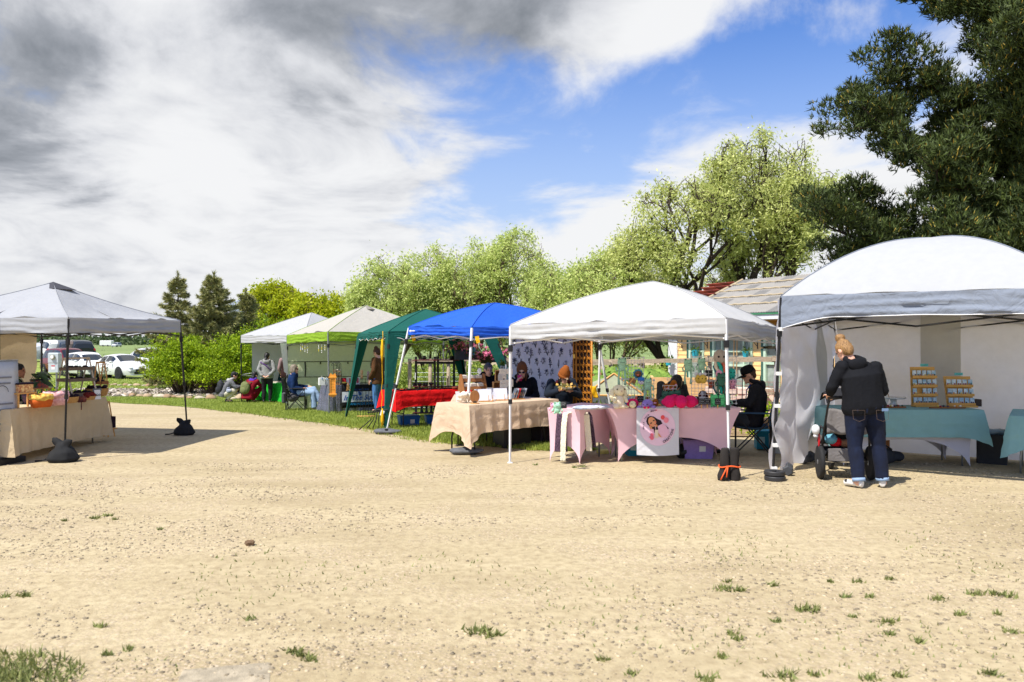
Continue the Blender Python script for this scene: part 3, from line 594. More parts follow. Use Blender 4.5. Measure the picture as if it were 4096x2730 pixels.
# far white, lime, green, blue, white, right
tent('dull white tent farthest away, behind the lime-edged tent', [(-9.05, 26.6, 1.86), (-6.5, 24.9, 1.86), (-4.8, 27.4, 1.86), (-7.35, 29.1, 1.86)], (-6.8, 27, 2.64), .24, CF, CF, [gx(966, 26.6), gx(1216, 24.9), V3(-4.8, 27.4, -.39), V3(-7.35, 29.1, -.4)], BLK, BLK, .02, .06, .02, seed=11)
LMN, LMR, LMB, LML = V3(-4.62, 20.0, 1.92), V3(-1.85, 21.5, 1.88), V3(-3.56, 23.8, 1.85), V3(-6.3, 22.3, 1.84)
tent('ivory canopy tent with lime green valance and grey steel legs', [LMN, LMR, LMB, LML], (-4.0, 21.9, 2.66), .235, CI, CL, [gp(1317, 1659), V3(-1.85, 21.5, zt(21.5)), V3(-3.56, 23.8, zt(23.8)), V3(-6.3, 22.3, zt(22.3))], GRM, DKM, .03, .07, .03, seed=17, cap=plain('vent flap', (.22, .2, .17), .9))
GT = [V3(-3.45, 17.9, 1.84), V3(-2.37, 15.35, 1.87), V3(-.37, 16.3, 1.86), V3(-1.29, 18.9, 1.84)]; GB = [gx(1383, 18.2), gp(1540, 1722), V3(.3, 16.35, zt(16.4)), V3(-1.0, 19.5, zt(19.5))]
gt = tent('forest green gazebo with scalloped edge and leg drapes', GT, (-1.86, 17.1, 2.36), .17, CGR, CGR, GB, DKM, BLK, .03, .04, .012, 7, seed=23, truss=False, trim=plain('white piping', (.6, .62, .6)))
for i in range(4):                      # tapering cloth drapes over the slanting legs
    a, b = GT[i], GB[i]; c = sum(GT, Vector())/4
    for j in (-1, 1):
        nb = GT[(i+j) % 4]; e = Vector((nb.x-a.x, nb.y-a.y, 0)).normalized(); o = Vector((a.x-c.x, a.y-c.y, 0)).normalized()*.03
        def dr(u, v): 
            w_ = .21*(1-v)**1.1+.045; p = Vector(a).lerp(Vector(b), v*.97+.02)+o+e*(w_*u); p.z += (-.1*u*(1-v)); q = .012*math.sin(u*9+v*7); return p+o*q*20*.05
        MB().grid(dr, 6, 14).build('leg_drape', CGR, gt, True, True)
YEL = cloth('yellow strap', S(238, 184, 30)); st = MB(); a, b = GT[1], GB[1]; oo = Vector((-.12, -.09, 0))
st.tube([Vector(a).lerp(Vector(b), t)+oo*(.9-.4*t)+Vector((.01*math.sin(t*30), 0, 0)) for t in [k/12 for k in range(13)]], .006, 5); st.build('tie_strap', YEL, gt, True, True)
MB().tube([Vector(a).lerp(Vector(b), t)+oo*(.95-.4*t) for t in (.08, .16, .24, .32)], [.012, .03, .028, .012], 6).build('strap_knot', YEL, gt, True, True)
MB().tube([Vector(a).lerp(Vector(b), t)+oo*(.8-.4*t) for t in (.78, .84, .9, .95)], [.012, .03, .034, .016], 6).build('strap_knot', YEL, gt, True, True)
bt = [V3(-1.86, 14.36, 1.935), V3(-.62, 12.3, 1.90), V3(1.45, 13.6, 1.88), V3(.18, 15.6, 1.9)]
tb = tent('royal blue slant-leg canopy tent with white legs', bt, (-.30, 14.0, 2.345), .145, CB, CB, [gp(1545, 1732), gp(1862, 1813), V3(1.78, 13.65, 0), V3(.28, 16.0, -.03)], WHM, BLK, .06, .05, .02, seed=31)
for a, b in ((0, 1),):                  # white maker's mark on the blue valance and yellow tags
    p = bt[0].lerp(bt[1], .06); q = bt[0].lerp(bt[1], .2); d = (q-p).normalized(); o = Vector((-.86, -.52, 0))*.045
    lg = MB().ball(p+o+d*.03+V3(0, 0, -.075), (.02, .006, .02), 8, 5); lg.build('printed_mark', WHITEP, tb, False, True)
    scrib(tb, p+o+d*.14+V3(0, 0, -.072)-Vector(tb.location), .15, .018, WHITEP, d, 1, .005)
for p in (bt[0], bt[1]): MB().prism([(-.03, 0), (.03, .01), (.05, -.09), (.0, -.11), (-.02, -.06)], .004, off=p+V3(.08, -.06, -.15)).build('warning_tag', YEL, tb, False, True)
wt = [V3(-.02, 10.9, 1.90), V3(2.58, 9.6, 1.965), V3(4.1, 12.3, 1.89), V3(1.5, 13.5, 1.90)]
tent('bright white canopy tent with white legs over the pink tables', wt, (2.04, 11.57, 2.545), .195, CW, CW, [gp(2040, 1853), gp(2918, 1920), V3(4.1, 12.3, 0), V3(1.45, 13.5, 0)], WHM, BLK, .07, .06, .02, seed=41)
rt = [V3(3.38, 10.0, 2.245), V3(5.9, 8.3, 2.245), V3(7.6, 10.8, 2.24), V3(5.06, 12.5, 2.24)]
rvb = [lambda u: .78+.42*max(0, 1-u/.22)**1.5, lambda u: .8, lambda u: .8, lambda u: .85]
RT = tent('large white domed tent with slate grey valance at the right', rt, (5.5, 10.45, 3.03), .34, CRT, CSG, [gp(3092, 1893), V3(5.9, 8.3, 0), V3(7.6, 10.8, 0), V3(5.0, 12.5, 0)], BLK, BLK, .20, -.05, .012, seed=51, trim=plain('white hem', (.75, .75, .76)), vbot=rvb)
# walls
lw, lwf = hang('wall', None, None, V3(*LML.xy, 0), V3(*LMB.xy, 0), 1.66, lambda u: zt(22.3+1.5*u)+.03, GLIME, .01, 4, 5, 70, 24, bpy.data.objects['canopy_tent.002'], ripple=.03)
tn = bpy.data.objects['canopy_tent.002']
SEAM = plain('dark seam', (.05, .055, .04), .8)
for v in (.30, .53, .76): MB().tube([lwf(k/24, v)+V3(.012, -.016, 0) for k in range(25)], .010, 4).build('seam', SEAM, tn, False, True)
for u, v0, v1 in ((.16, .30, .52), (.16, .77, 1.0)):
    MB().tube([lwf(u, v0+(v1-v0)*k/6)+V3(.014, -.02, 0) for k in range(7)], .022, 4).build('zip', SEAM, tn, False, True)
for u in (.3, .56, .82): MB().box(lwf(u, .32)+V3(.01, -.02, 0), (.03, .02, .07)).build('toggle', SEAM, tn, False, True)
tf_ = bpy.data.objects['canopy_tent.001']
MB().grid(lambda u, v: V3(-6.3-.10*u*(1-.2*v)+.05*v, 22.28-.28*u*(1-v*.55)-.02, 1.62-.9*v*(1-.1*u)+.01*math.sin(v*20)), 8, 14).build('side_flap', cloth('pale flap', (.66, .68, .66), .6, 8, .25), tn, True, True)
hang('wall', None, None, V3(-8.8, 26.96, 0), V3(-7.35, 29.1, 0), 1.64, lambda u: -.34, CF, .012, 3, 8, 40, 16, tf_)
MB().tube([gx(966, 26.6)+V3(0, 0, .92), V3(-8.8, 26.96, .60)], .006, 4).build('tie_cord', WHITEP, tf_, False, True)
MB().tube([gx(966, 26.6)+V3(0, 0, .90), V3(-8.8, 26.96, .50)], .006, 4).build('tie_cord', WHITEP, tf_, False, True)
w1, w1f = hang('side_wall', None, None, V3(3.36, 10.04, 0), V3(5.03, 12.42, 0), lambda u: 2.1-.05*math.sin(u*PI), lambda u: .02+.05*math.sin(u*9)**2, WWALL, .05, 1.6, 3, 60, 40, RT, .10, .05)
STR = cloth('translucent strip', (.55, .56, .56), .4, 5, .4)
MB().grid(lambda u, v: w1f(min(1, max(0, .58+.1*u-.26*max(0, v-.55)**1.3*2)), v*.96+.02)+V3(-.016, .012, 0)+V3(.03, -.02, 0), 5, 30).build('wall_band', STR, RT, True, True)
w2, w2f = hang('back_wall', None, None, V3(5.03, 12.42, 0), V3(7.55, 10.76, 0), 2.12, .02, WWALL, .02, 1.2, 6, 60, 24, RT, .0, .035)
PANE = cloth('cloudy window strip', S(206, 204, 196), .3, 5, .5)
MB().grid(lambda u, v: w2f(.40+.17*u, .02+.88*v)+V3(-.012, -.016, 0)*1.0, 6, 20).build('window_strip', PANE, RT, True, True)
for z in (1.83, 1.27, .86, .36, .06):
    b0 = gp(3092, 1893); tp = Vector((3.38, 10.0, 2.2)); q = b0.lerp(tp, z/2.2); MB().box(q+V3(.01, -.012, 0), (.06, .06, .045)).build('velcro_strap', WHITEP, RT, False, True)
MB().grid(lambda u, v: b0.lerp(tp, v)+V3(-.012-.055*math.sin(PI*((v*4.4) % 1))**.8*u*(.5+.9*noise.noise(Vector((v*5, 2, 0)))**2+.4*(v < .15)), .02, 0), 3, 60).build('wall_edge', WWALL, RT, True, True)
bd, bdf = hang('backdrop', None, None, V3(-9.22, 11.6, 0), V3(-8.82, 14.75, 0), 1.86, .5, BEIGE, .03, 1.3, 14, 40, 14, bpy.data.objects['canopy_tent'], .05, .03)
tl = bpy.data.objects['canopy_tent']
pq = bdf(.79, .55); text('ou', .30, plain('dark lettering', (.02, .025, .03)), tl, fr(Vector((-8.86, 14.22, 1.285))-Vector(tl.location), (.125, .99, 0)), 'lettering', align='RIGHT')

# ---------------------------------------------------------------- tables and cloths
def frame(rz): u = Vector((math.cos(rz), math.sin(rz), 0)); return u, Vector((-u.y, u.x, 0))
def fold_table(label, c, rz, L, W, H, mt=None, leg=None, group=None):
    z = zt(c[1]); t = T('folding_table', label, 'table', (c[0], c[1], z), rz, group); MB().bbox((0, 0, H-.02), (L, W, .035), .008).build('table_top', mt or WHM, t)
    for sx_ in (-1, 1):
        for sy in (-1, 1):
            x = sx_*(L/2-.22); y = sy*(W/2-.08)
            MB().tube([(x, y*.75, H-.03), (x+sx_*.01, y*.9, H*.6), (x+sx_*.05, y, H*.3), (x+sx_*.05, y, 0)], .013, 6).build('leg', leg or GRM, t, True)
        MB().tube([(sx_*(L/2-.18), -W/2+.09, H*.42), (sx_*(L/2-.18), W/2-.09, H*.42)], .011, 6).build('leg_brace', leg or GRM, t, True)
        MB().tube([(sx_*(L/2-.2), 0, H*.42), (sx_*(L/2-.6), 0, H-.04)], .009, 6).build('leg_brace', leg or GRM, t, True)
    return t
def drape(label, c, rz, L, W, H, drop, mt, seed=0, flare=.06, corner=.12, n=220, folds=26, name='tablecloth', under=None, sides=None, group=None):
    z = zt(c[1]); per = 2*(L+W); r = .03; mb = MB(); K = 14; vs = []
    def pt(s):                         # point and outward direction on the table outline
        s %= per
        for (x0, y0, dx, dy, ln) in ((-L/2, -W/2, 1, 0, L), (L/2, -W/2, 0, 1, W), (L/2, W/2, -1, 0, L), (-L/2, W/2, 0, -1, W)):
            if s <= ln: return Vector((x0+dx*s, y0+dy*s, 0)), Vector((dy, -dx, 0)), min(s, ln-s), ln
            s -= ln
        return Vector((-L/2, -W/2, 0)), Vector((0, -1, 0)), 0, L
    for j in range(K+1):
        v = j/K
        for i in range(n):
            s = per*i/n; p, o, dc, ln = pt(s); p2, o2, _, _ = pt(s+.05); p3, o3, _, _ = pt(s-.05); o = (o+o2+o3).normalized(); cn = math.exp(-dc/.09)
            sd = sides(p) if sides else 1.0
            dp = drop*sd*(1+corner*cn/drop*1.0) if drop else 0
            fo = (.5+.5*math.sin(s*folds/per*6.28+2.5*noise.noise(Vector((s*2, seed, 0)))))*flare*v*(.5+.8*abs(noise.noise(Vector((s*1.1, seed+4, 0)))))+.02*v*noise.noise(Vector((s*4, v*4, seed)))+.10*cn*v*min(1, drop/.3)
            fo += .010*max(0, 1-abs(((s+.13) % .44)-.22)/.026)*min(1, v*5)+.006*max(0, 1-abs(v-.5)/.07)
            q = p+o*(.006+fo+.012*min(1, v*8)); q.z = H-dp*v-.004*(v > 0)
            vs.append(q)
    fs = [(j*n+i, j*n+(i+1) % n, (j+1)*n+(i+1) % n, (j+1)*n+i) for j in range(K) for i in range(n)]
    mb.add(vs, fs+[tuple(range(n-1, -1, -1))]); mb.f[-1] = tuple(range(n))
    return single(mb, name, mt, label, 'tablecloth', (c[0], c[1], z), rz, group, smooth=True, angle=50)
def stretch(label, c, rz, L, W, H, mt, arch=.33, inset=.13, name='stretch_cover'):
    z = zt(c[1]); mb = MB(); cs = [(-1, -1), (1, -1), (1, 1), (-1, 1)]
    for k in range(4):
        a, b = cs[k], cs[(k+1) % 4]
        def f(u, v, a=a, b=b):
            T_ = Vector((a[0]*L/2, a[1]*W/2, H)).lerp(Vector((b[0]*L/2, b[1]*W/2, H)), u); iw = inset*.45
            B_ = Vector((a[0]*(L/2-inset), a[1]*(W/2-iw), 0)).lerp(Vector((b[0]*(L/2-inset), b[1]*(W/2-iw), 0)), u)
            w_ = 2*u-1; zb = arch*max(0, 1-abs(w_)**2.3)**.62; vv = v*(1-zb/H); k2 = 1-(1-vv)**2.2; p = T_.lerp(B_, k2); p.z = H-H*vv-.0
            mid = (T_+B_)/2; p.x -= .05*p.x*math.sin(PI*vv)*.6; p.y -= .10*p.y*math.sin(PI*vv)*(1-w_*w_); return p
        mb.grid(f, 26, 14)
    mb.poly([(-L/2, -W/2, H), (L/2, -W/2, H), (L/2, W/2, H), (-L/2, W/2, H)])
    o = single(mb, name, mt, label, 'table cover', (c[0], c[1], z), rz, smooth=True, angle=45); return o
BPLAS = plain('black table leg', (.03, .03, .035), .5)
fold_table('table hidden under beige cloth in the left tent', (-7.2, 12.1), R(89), 2.4, .70, .73)
drape('beige tablecloth hanging nearly to the ground in the left tent', (-7.2, 12.1), R(89), 2.5, .76, .745, .62, BEIGE, 2, .05, .02, 200, 24)
fold_table('low table beneath the bright green cloth', (-8.0, 27.0), R(-33), 1.45, .66, .62); drape('bright green tablecloth in the farthest tent', (-8.0, 27.0), R(-33), 1.5, .7, .635, .58, cloth('bright green cloth', S(40, 186, 50), .5, 6), 3, .05, .03, 140, 14)
SEQ = mat('dark sequins', S(70, 70, 84), .35, .6, 60, 1.0, 90, metal=.5, col2=S(170, 170, 190)); fold_table('table under the dark sequin cloth', (-4.13, 21.5), R(28), 1.75, .7, .73); drape('sparkling charcoal sequin tablecloth under the lime-edged tent', (-4.13, 21.5), R(28), 1.83, .76, .745, .70, SEQ, 5, .08, .0, 180, 20)
fold_table('dark-legged folding table under the red cloth', (-1.64, 16.1), R(32), 1.8, .7, .73, None, BPLAS); drape('bright red tablecloth with square fold creases in the green gazebo', (-1.64, 16.1), R(32), 1.84, .74, .745, .29, cloth('red cotton', S(226, 22, 24), .6, 5), 7, .03, .09, 180, 14)
fold_table('dark-legged folding table under the front linen cloth', (-.2, 12.47), R(42.8), 1.8, .7, .73, None, DKM); drape('linen-coloured tablecloth with hanging corner points under the blue tent', (-.2, 12.47), R(42.8), 1.86, .76, .745, .40, LINEN, 9, .05, .22, 220, 18)
fold_table('folding table behind the wooden pouch rack', (-.66, 13.42), R(92), 1.45, .62, .72, None, DKM); drape('second linen tablecloth behind the front linen table', (-.66, 13.42), R(92), 1.5, .66, .735, .36, LINEN, 10, .04, .08, 140, 12)
PINK = mat('pink spandex', S(246, 204, 214), .7, .05, 4, .08, 300, trans=.12, spec=.25)
fold_table('folding table inside the large pink cover', (2.24, 11.38), R(1.5), 1.78, .7, .72); stretch('large pink stretch table cover with arched openings', (2.24, 11.38), R(1.5), 1.86, .76, .75, PINK, .34, .15)
fold_table('small folding table inside the small pink cover', (.98, 11.38), R(58.5), .98, .44, .72); stretch('small pink stretch table cover standing at an angle', (.98, 11.38), R(58.5), 1.06, .5, .755, PINK, .24, .04)
TEAL = cloth('teal cloth', S(132, 176, 178), .3, 4, .05); WSP = mat('white spandex', (.62, .62, .72), .7, .05, 4, trans=.12)
fold_table('folding table inside the white stretch cover', (5.3, 11.0), R(-2), 1.86, .7, .73); stretch('white stretch cover showing below the teal cloth', (5.3, 11.0), R(-2), 1.92, .76, .752, WSP, .36, .12); drape('teal tablecloth on the jewellery table in the right tent', (5.28, 11.0), R(-2), 1.99, .80, .765, .36, TEAL, 12, .04, .12, 180, 12)
fold_table('folding table at the right picture edge', (6.85, 10.3), R(56), 1.1, .6, .73); drape('second teal tablecloth at the right picture edge', (6.85, 10.3), R(56), 1.2, .66, .745, .38, TEAL, 13, .05, .16, 140, 12)
# ---------------------------------------------------------------- greenhouse building
HU = Vector((.494, -.8695, 0)); HN = Vector((-.8695, -.494, 0)); H0 = Vector((4.18, 21, 0))
def hp(t, off, z): p = H0+HU*t+HN*off; return Vector((p.x, p.y, z))
def px_t(px): r = (px-2048)/FP; return (r*21-4.18)/(.494+.8695*r)
house = T('greenhouse', 'peach weatherboarded greenhouse with corrugated roof and green framed windows', 'building', H0+Vector((0, 0, zt(20)))); hz = -.25
SID = mat('peach weatherboard', S(250, 205, 140), .8, .12, 6, .15, 30, stretch=(1, 1, 6)); GTR = plain('dark green trim', S(62, 104, 92), .6); MTR = plain('mint frame', S(196, 220, 196), .6, var=.06); WTR = plain('white board', (.72, .73, .74), .7)
GLASS = mat('greenhouse pane', S(120, 134, 128), .12, .3, 3, spec=.6, col2=S(176, 186, 176)); HROT = math.atan2(HU.y, HU.x)
def hbox(name, mt, t0, t1, z0, z1, off, th, parent): return MB().box(hp((t0+t1)/2, off, (z0+z1)/2), (abs(t1-t0), th, z1-z0), HROT).build(name, mt, parent, False, True)
wall = hbox('wall', plain('inner wall', S(150, 130, 96), .9), -.0, 6.0, hz, 2.22, -.14, .12, house)
hbox('corner_board', WTR, px_t(2679), px_t(2714), hz, 2.2, .0, .10, wall)
segs = [(2714, 2753), (2821, 2847), (3015, 3053)]
for a, b in segs:
    t0, t1 = px_t(a), px_t(b); z = .15; k = 0
    while z < 2.15:
        MB().box(hp((t0+t1)/2, .012, z+.052), (t1-t0, .022, .105), HROT, R(-7)).build('weatherboard', SID, wall, False, True); z += .107
hbox('weatherboard', SID, px_t(3125), 6, .1, 2.15, 0, .03, wall)
def window(a, b, bars_v, bars_h, z0, z1):
    t0, t1 = px_t(a), px_t(b); fr_ = hbox('window', MTR, t0, t0+.07, z0, z1, .0, .07, house); hbox('jamb', MTR, t1-.07, t1, z0, z1, .0, .07, fr_); hbox('outer_trim', GTR, t0-.06, t0-.005, z0-.02, z1, .0, .09, fr_)
    for z in bars_h: hbox('rail', MTR, t0+.07, t1-.07, z-.025, z+.025, .002, .05, fr_)
    xs = [t0+.07]+[px_t(q) for q in bars_v]+[t1-.07]
    for q in xs[1:-1]: hbox('mullion', MTR, q-.022, q+.022, z0, z1, .004, .045, fr_)
    zs = [z0]+sorted(bars_h)+[z1]
    for i in range(len(xs)-1):
        for j in range(len(zs)-1): hbox('pane', GLASS, xs[i]+.01, xs[i+1]-.01, zs[j]+.01, zs[j+1]-.01, -.03, .012, fr_)
def hz_at(px, py): t = px_t(px); y = 21-.8695*t; return EYE+(1365-py)/FP*y
window(2758, 2820, (), (hz_at(2790, 1405),), .55, 2.1); window(2852, 3014, (2890, 2977), (hz_at(2930, 1405), hz_at(2930, 1462)), .55, 2.1)
window(3057, 3122, (), (hz_at(3090, 1455),), .6, hz_at(3090, 1396)); window(3057, 3122, (3095,), (), hz_at(3090, 1386), 2.1)
POLE = plain('bamboo cane', S(196, 160, 112), .7)
for q, w_ in ((2938, .03), (2950, .03), (2902, .02), (2800, .018)): MB().tube([hp(px_t(q), .03, .9), hp(px_t(q+3), .03, 2.1)], w_*.5, 5).build('cane', POLE, house, False, True)
# roof
ROOFA = mat('corrugated sheet', S(148, 144, 138), .6, .10, 5, spec=.4); ROOFB = mat('corrugated sheet shaded', S(120, 118, 115), .6, .12, 5, spec=.4)
NC, NR = 8, 5; t0, t1 = .6, 6.6; eo, ro, ez, rz_ = .38, -2.0, 2.30, 3.30; roof = MB().add([hp(t0, eo, ez-.02), hp(t1, eo, ez-.02), hp(t1, ro, rz_-.02), hp(t0, ro, rz_-.02)], [(0, 1, 2, 3)]).build('roof', WTR, house, False, True)
for i in range(NC*2):
    for j in range(NR):
        ta, tb_ = t0+(t1-t0)*i/(NC*2), t0+(t1-t0)*(i+1)/(NC*2); va, vb = j/NR, (j+1)/NR
        def f(u, v): t = ta+(tb_-ta)*u; q = va+(vb-va)*v+.004; return hp(t, eo+(ro-eo)*q, ez+(rz_-ez)*q+.02+.014*math.sin(t*6.28/.075)+.004*j*0)
        MB().grid(f, 20, 1).build('roof_sheet', ROOFB if (i+2*j) % 4 == 0 else ROOFA, roof, True, True)
ROPE = plain('straw batten', S(176, 160, 132), .9)
for v in (.22, .44, .64, .84): MB().tube([hp(t0+(t1-t0)*k/50, eo+(ro-eo)*v, ez+(rz_-ez)*v+.04+.01*math.sin(k*2.5)) for k in range(51)], .022, 5).build('roof_batten', ROPE, roof, True, True)
MB().tube([hp(t0, eo+.02, ez+.02), hp(t0, ro, rz_+.04)], .03, 4).build('barge_strip', ROPE, roof, False, True)
hbox('gutter', WTR, t0, t1, ez-.14, ez-.03, eo+.04, .09, house); hbox('gutter_edge', plain('green flashing', S(64, 140, 96)), t0, t1, ez-.028, ez+.0, eo+.06, .1, house); hbox('soffit', plain('ochre soffit', S(150, 110, 40)), t0, t1, ez-.17, ez-.142, eo/2, .5, house)
hbox('lintel', plain('ochre board', S(176, 134, 60)), .05, 6, 2.0, 2.14, .03, .03, house)
SHN = [plain('shingle%d' % k, S(*q), .9, var=.2) for k, q in enumerate([(142, 66, 56), (118, 60, 54), (158, 84, 70)])]
for j in range(9):
    for i in range(4):
        v = j/9; ta = -.5+i*.27+.09*(j % 2); MB().box(hp(ta+.13, eo+(ro-eo)*(v+.05), ez+(rz_-ez)*(v+.05)-.03), (.26, .31, .014), HROT, R(-22.5)).build('shingle', SHN[(i*5+j*3) % 3], roof, False, True)
MB().add([hp(-.55, eo, ez-.08), hp(.62, eo, ez-.08), hp(.62, ro, rz_-.08), hp(-.55, ro, rz_-.08)], [(0, 1, 2, 3)]).build('roof_deck', GREYWOOD, roof, False, True)
MB().add([hp(t0-.1, ro, rz_), hp(t1, ro, rz_), hp(t1, ro-2.3, ez), hp(t0-.1, ro-2.3, ez)], [(0, 1, 2, 3)]).build('rear_roof', WTR, house, False, True)
MB().add([hp(0, -.2, hz), hp(0, -4.2, hz), hp(0, -4.2, 2.25), hp(0, ro, 3.2), hp(0, -.2, 2.25)], [(0, 1, 2, 3, 4)]).build('gable', SID, house, False, True)
# hanging pots and brackets on the greenhouse
POT = plain('turquoise pot', S(52, 176, 196), .45); SOILM = plain('potting soil', (.06, .04, .03), .95)
def hpot(label, px, py, s):
    t = px_t(px); y = 21-.8695*t; z = EYE+(1365-py)/FP*y; p = hp(t, .22, z); r = T('hanging_pot', label, 'flower pot', p, 0, 'turquoise pots on the greenhouse')
    MB().lathe([(.07*s, 0), (.1*s, .17*s), (.105*s, .19*s), (.09*s, .19*s), (.085*s, .15*s)], n=12).build('pot', POT, r, True, angle=40)
    for a in (0, 2.1, 4.2): MB().tube([(.1*s*math.cos(a), .1*s*math.sin(a), .18*s), (0, 0, .55)], .004, 4).build('wire', DKM, r)
    g = np.random.default_rng(int(px)); pos = g.normal(size=(90, 3))*np.array([.06, .06, .03])*s+np.array([0, 0, .2*s]); leaves('plant', pos, .06, .5, DKL, r, g)['kind'] = 'stuff'
hpot('turquoise pot hanging before the left greenhouse window', 2808, 1430, 1.0); hpot('shallow turquoise pot hanging by the right greenhouse window', 3010, 1431, .8); hpot('turquoise pot low on the white corner board', 2700, 1462, .9)
def bracket(px, label):
    t = px_t(px); r = T('iron_bracket', label, 'bracket', hp(t, .03, 1.6), HROT, 'iron brackets on the greenhouse'); MB().tube([(0, 0, -.1), (0, 0, .25)], .012, 5).build('plate', DKM, r); MB().tube([(0, 0, .18), (-.06, -.1, .2), (-.1, -.2, .14), (-.06, -.25, .1)], .009, 5).build('hook', DKM, r); MB().tube([(0, 0, -.05), (-.04, -.08, .05), (-.08, -.15, .16)], .008, 5).build('scroll', DKM, r)
bracket(2731, 'black iron bracket on the left siding strip'); bracket(2833, 'black iron bracket between the greenhouse windows'); bracket(3034, 'black iron bracket on the right siding strip')
# ---------------------------------------------------------------- fences and garden
tag(qmesh('garden_soil', [(1.3, 13.9, .022), (12, 13.9, .022), (12, 16.6, -.03), (1.3, 16.6, -.03), (12, 20, -.145), (1.3, 20, -.145), (12, 23, -.25), (1.3, 23, -.25)], [(0, 1, 2, 3), (3, 2, 4, 5), (5, 4, 6, 7)], mat('garden soil', S(120, 96, 70), .95, .35, 6, .8, 30, col2=S(176, 150, 112))), kind='structure')
def beam_fence(label, a, b, posts, ztop, h=.1, rails=(0,), name='rail_fence', wires=0, post_r=.05):
    a = Vector(a); b = Vector(b); r = T(name, label, 'fence', (a.x, a.y, zt(a.y))); n = len(posts)
    def P_(t, z): p = a.lerp(b, t); return Vector((p.x, p.y, zt(p.y)+z))
    for t in posts: MB().tube([P_(t, -.1), P_(t, ztop*.5), P_(t, ztop+.06)], [post_r, post_r*.95, post_r*.92], 8).jitter(.01, 4).build('post', GREYWOOD, r, True, True)
    for z in rails:
        for i in range(n-1):
            p, q = P_(posts[i], ztop+z), P_(posts[i+1], ztop+z); d = (q-p).normalized(); s = Vector((d.y, -d.x, 0)).normalized(); o = -abs(s.y)/s.y*s*.06 if abs(s.y) > .01 else s*.06
            m = MB().tube([p.lerp(q, k/5)+o+Vector((0, 0, .004*(-1)**k+.012*i)) for k in range(6)], h*.62, 4, side=Vector((0, 0, 1))+s); m.jitter(.008, 2.0, i); m.build('rail', GREYWOOD, r, False, True)
    for k in range(wires):
        z = .12+(ztop-.2)*k/max(1, wires-1); MB().tube([P_(0, z), P_(1, z)], .0035, 3, caps=False).build('wire', GRM, r, False, True)
    return r
beam_fence('weathered beam fence running towards the greenhouse behind the plush table', (2.4, 24, 0), (5.45, 13.9, 0), (0, .33, .64, .87, 1), 1.33, .11, (0, -.62))
beam_fence('grey rail fence in the garden background', (2.2, 29.5, 0), (7.5, 27.5, 0), (0, .2, .45, .7, 1), 1.35, .12, (0, -.5))
beam_fence('post and wire fence behind the black display shelves', (-2.72, 21.2, 0), (.3, 21.2, 0), (.0, .18, .34, .48, .80, .95), 1.36, .09, (0,), 'wire_fence', 11, .055)
beam_fence('post and rail fence behind the flower boxes', (-.4, 18.6, 0), (2.4, 18.2, 0), (.1, .32, .62, .95), 1.28, .10, (-.02,))
NEWW = mat('fresh planks', S(222, 178, 122), .7, .16, 5, .15, 40, stretch=(1, 1, 8))
r = T('raised_planter', 'raised plank planter box behind the crochet toys', 'planter', (3.63, 16.3, zt(16.3)), R(-8))
for k in range(4): MB().box((0, 0, .16+.235*k), (1.5, .05, .225)).build('plank', NEWW, r)
for k in range(4):
    for x in (-.74, .74): MB().box((x, .45, .16+.235*k), (.05, .9, .225)).build('plank', NEWW, r)
MB().box((0, .45, .86), (1.4, .8, .04)).build('soil', SOILM, r)
r = T('raised_planter', 'pale plank planter half hidden behind the long dark hair', 'planter', (2.95, 15.2, zt(15.2)), R(-8))
for k in range(3): MB().box((0, 0, .1+.2*k), (.62, .04, .19)).build('plank', NEWW, r)
r = T('stone_wall', 'low wall of pale stone blocks in front of the greenhouse', 'wall', (5.2, 15.6, zt(15.6)), R(-30)); BLKM = [plain('pale block%d' % k, S(*q), .9, var=.12, scale=12, bump=.4) for k, q in enumerate([(226, 206, 190), (214, 190, 176), (234, 218, 204)])]
rd = random.Random(4)
for j in range(5):
    for i in range(9): MB().bbox((-1.25+.32*i+.16*(j % 2)+rd.gauss(0, .008), rd.gauss(0, .015), .18+.135*j), (.305, .2, .125), .012).build('block', BLKM[rd.randrange(3)], r)
r = T('netting_fence', 'orange-brown garden netting on thin stakes', 'fence', (4.95, 14.9, 0), R(-20)); NET = plain('rusty net', S(150, 72, 58), .8)
for k in range(7): MB().tube([(-.95+.32*k, 0, 0), (-.95+.32*k+.02, 0, 1.02)], .008, 4).build('stake', DKM, r)
for k in range(6): MB().tube([(-.98, .01, .5+.085*k), (0, .02, .48+.085*k), (1.02, .01, .5+.085*k)], .0035, 3).build('strand', NET, r)
for k in range(24): MB().tube([(-.97+.083*k, .012, .48), (-.97+.083*k, .012, .93)], .003, 3).build('strand', NET, r)
single(MB().tube([(0, 0, .14), (.5, .02, .15), (1.1, 0, .14), (1.5, .01, .14)], [.13, .14, .135, .13], 9).jitter(.02, 5), 'log', mat('old log', S(120, 98, 76), .95, .3, 5, .6, 20, stretch=(5, 1, 1)), 'old grey log lying behind the seated man', 'log', (4.35, 13.5, .02), R(-12), smooth=True)
RHU = mat('rhubarb leaves', S(84, 126, 40), .5, .25, 6, .4, 20, col2=S(160, 190, 84), trans=.3); RST = plain('rhubarb stalk', S(170, 120, 80), .6)
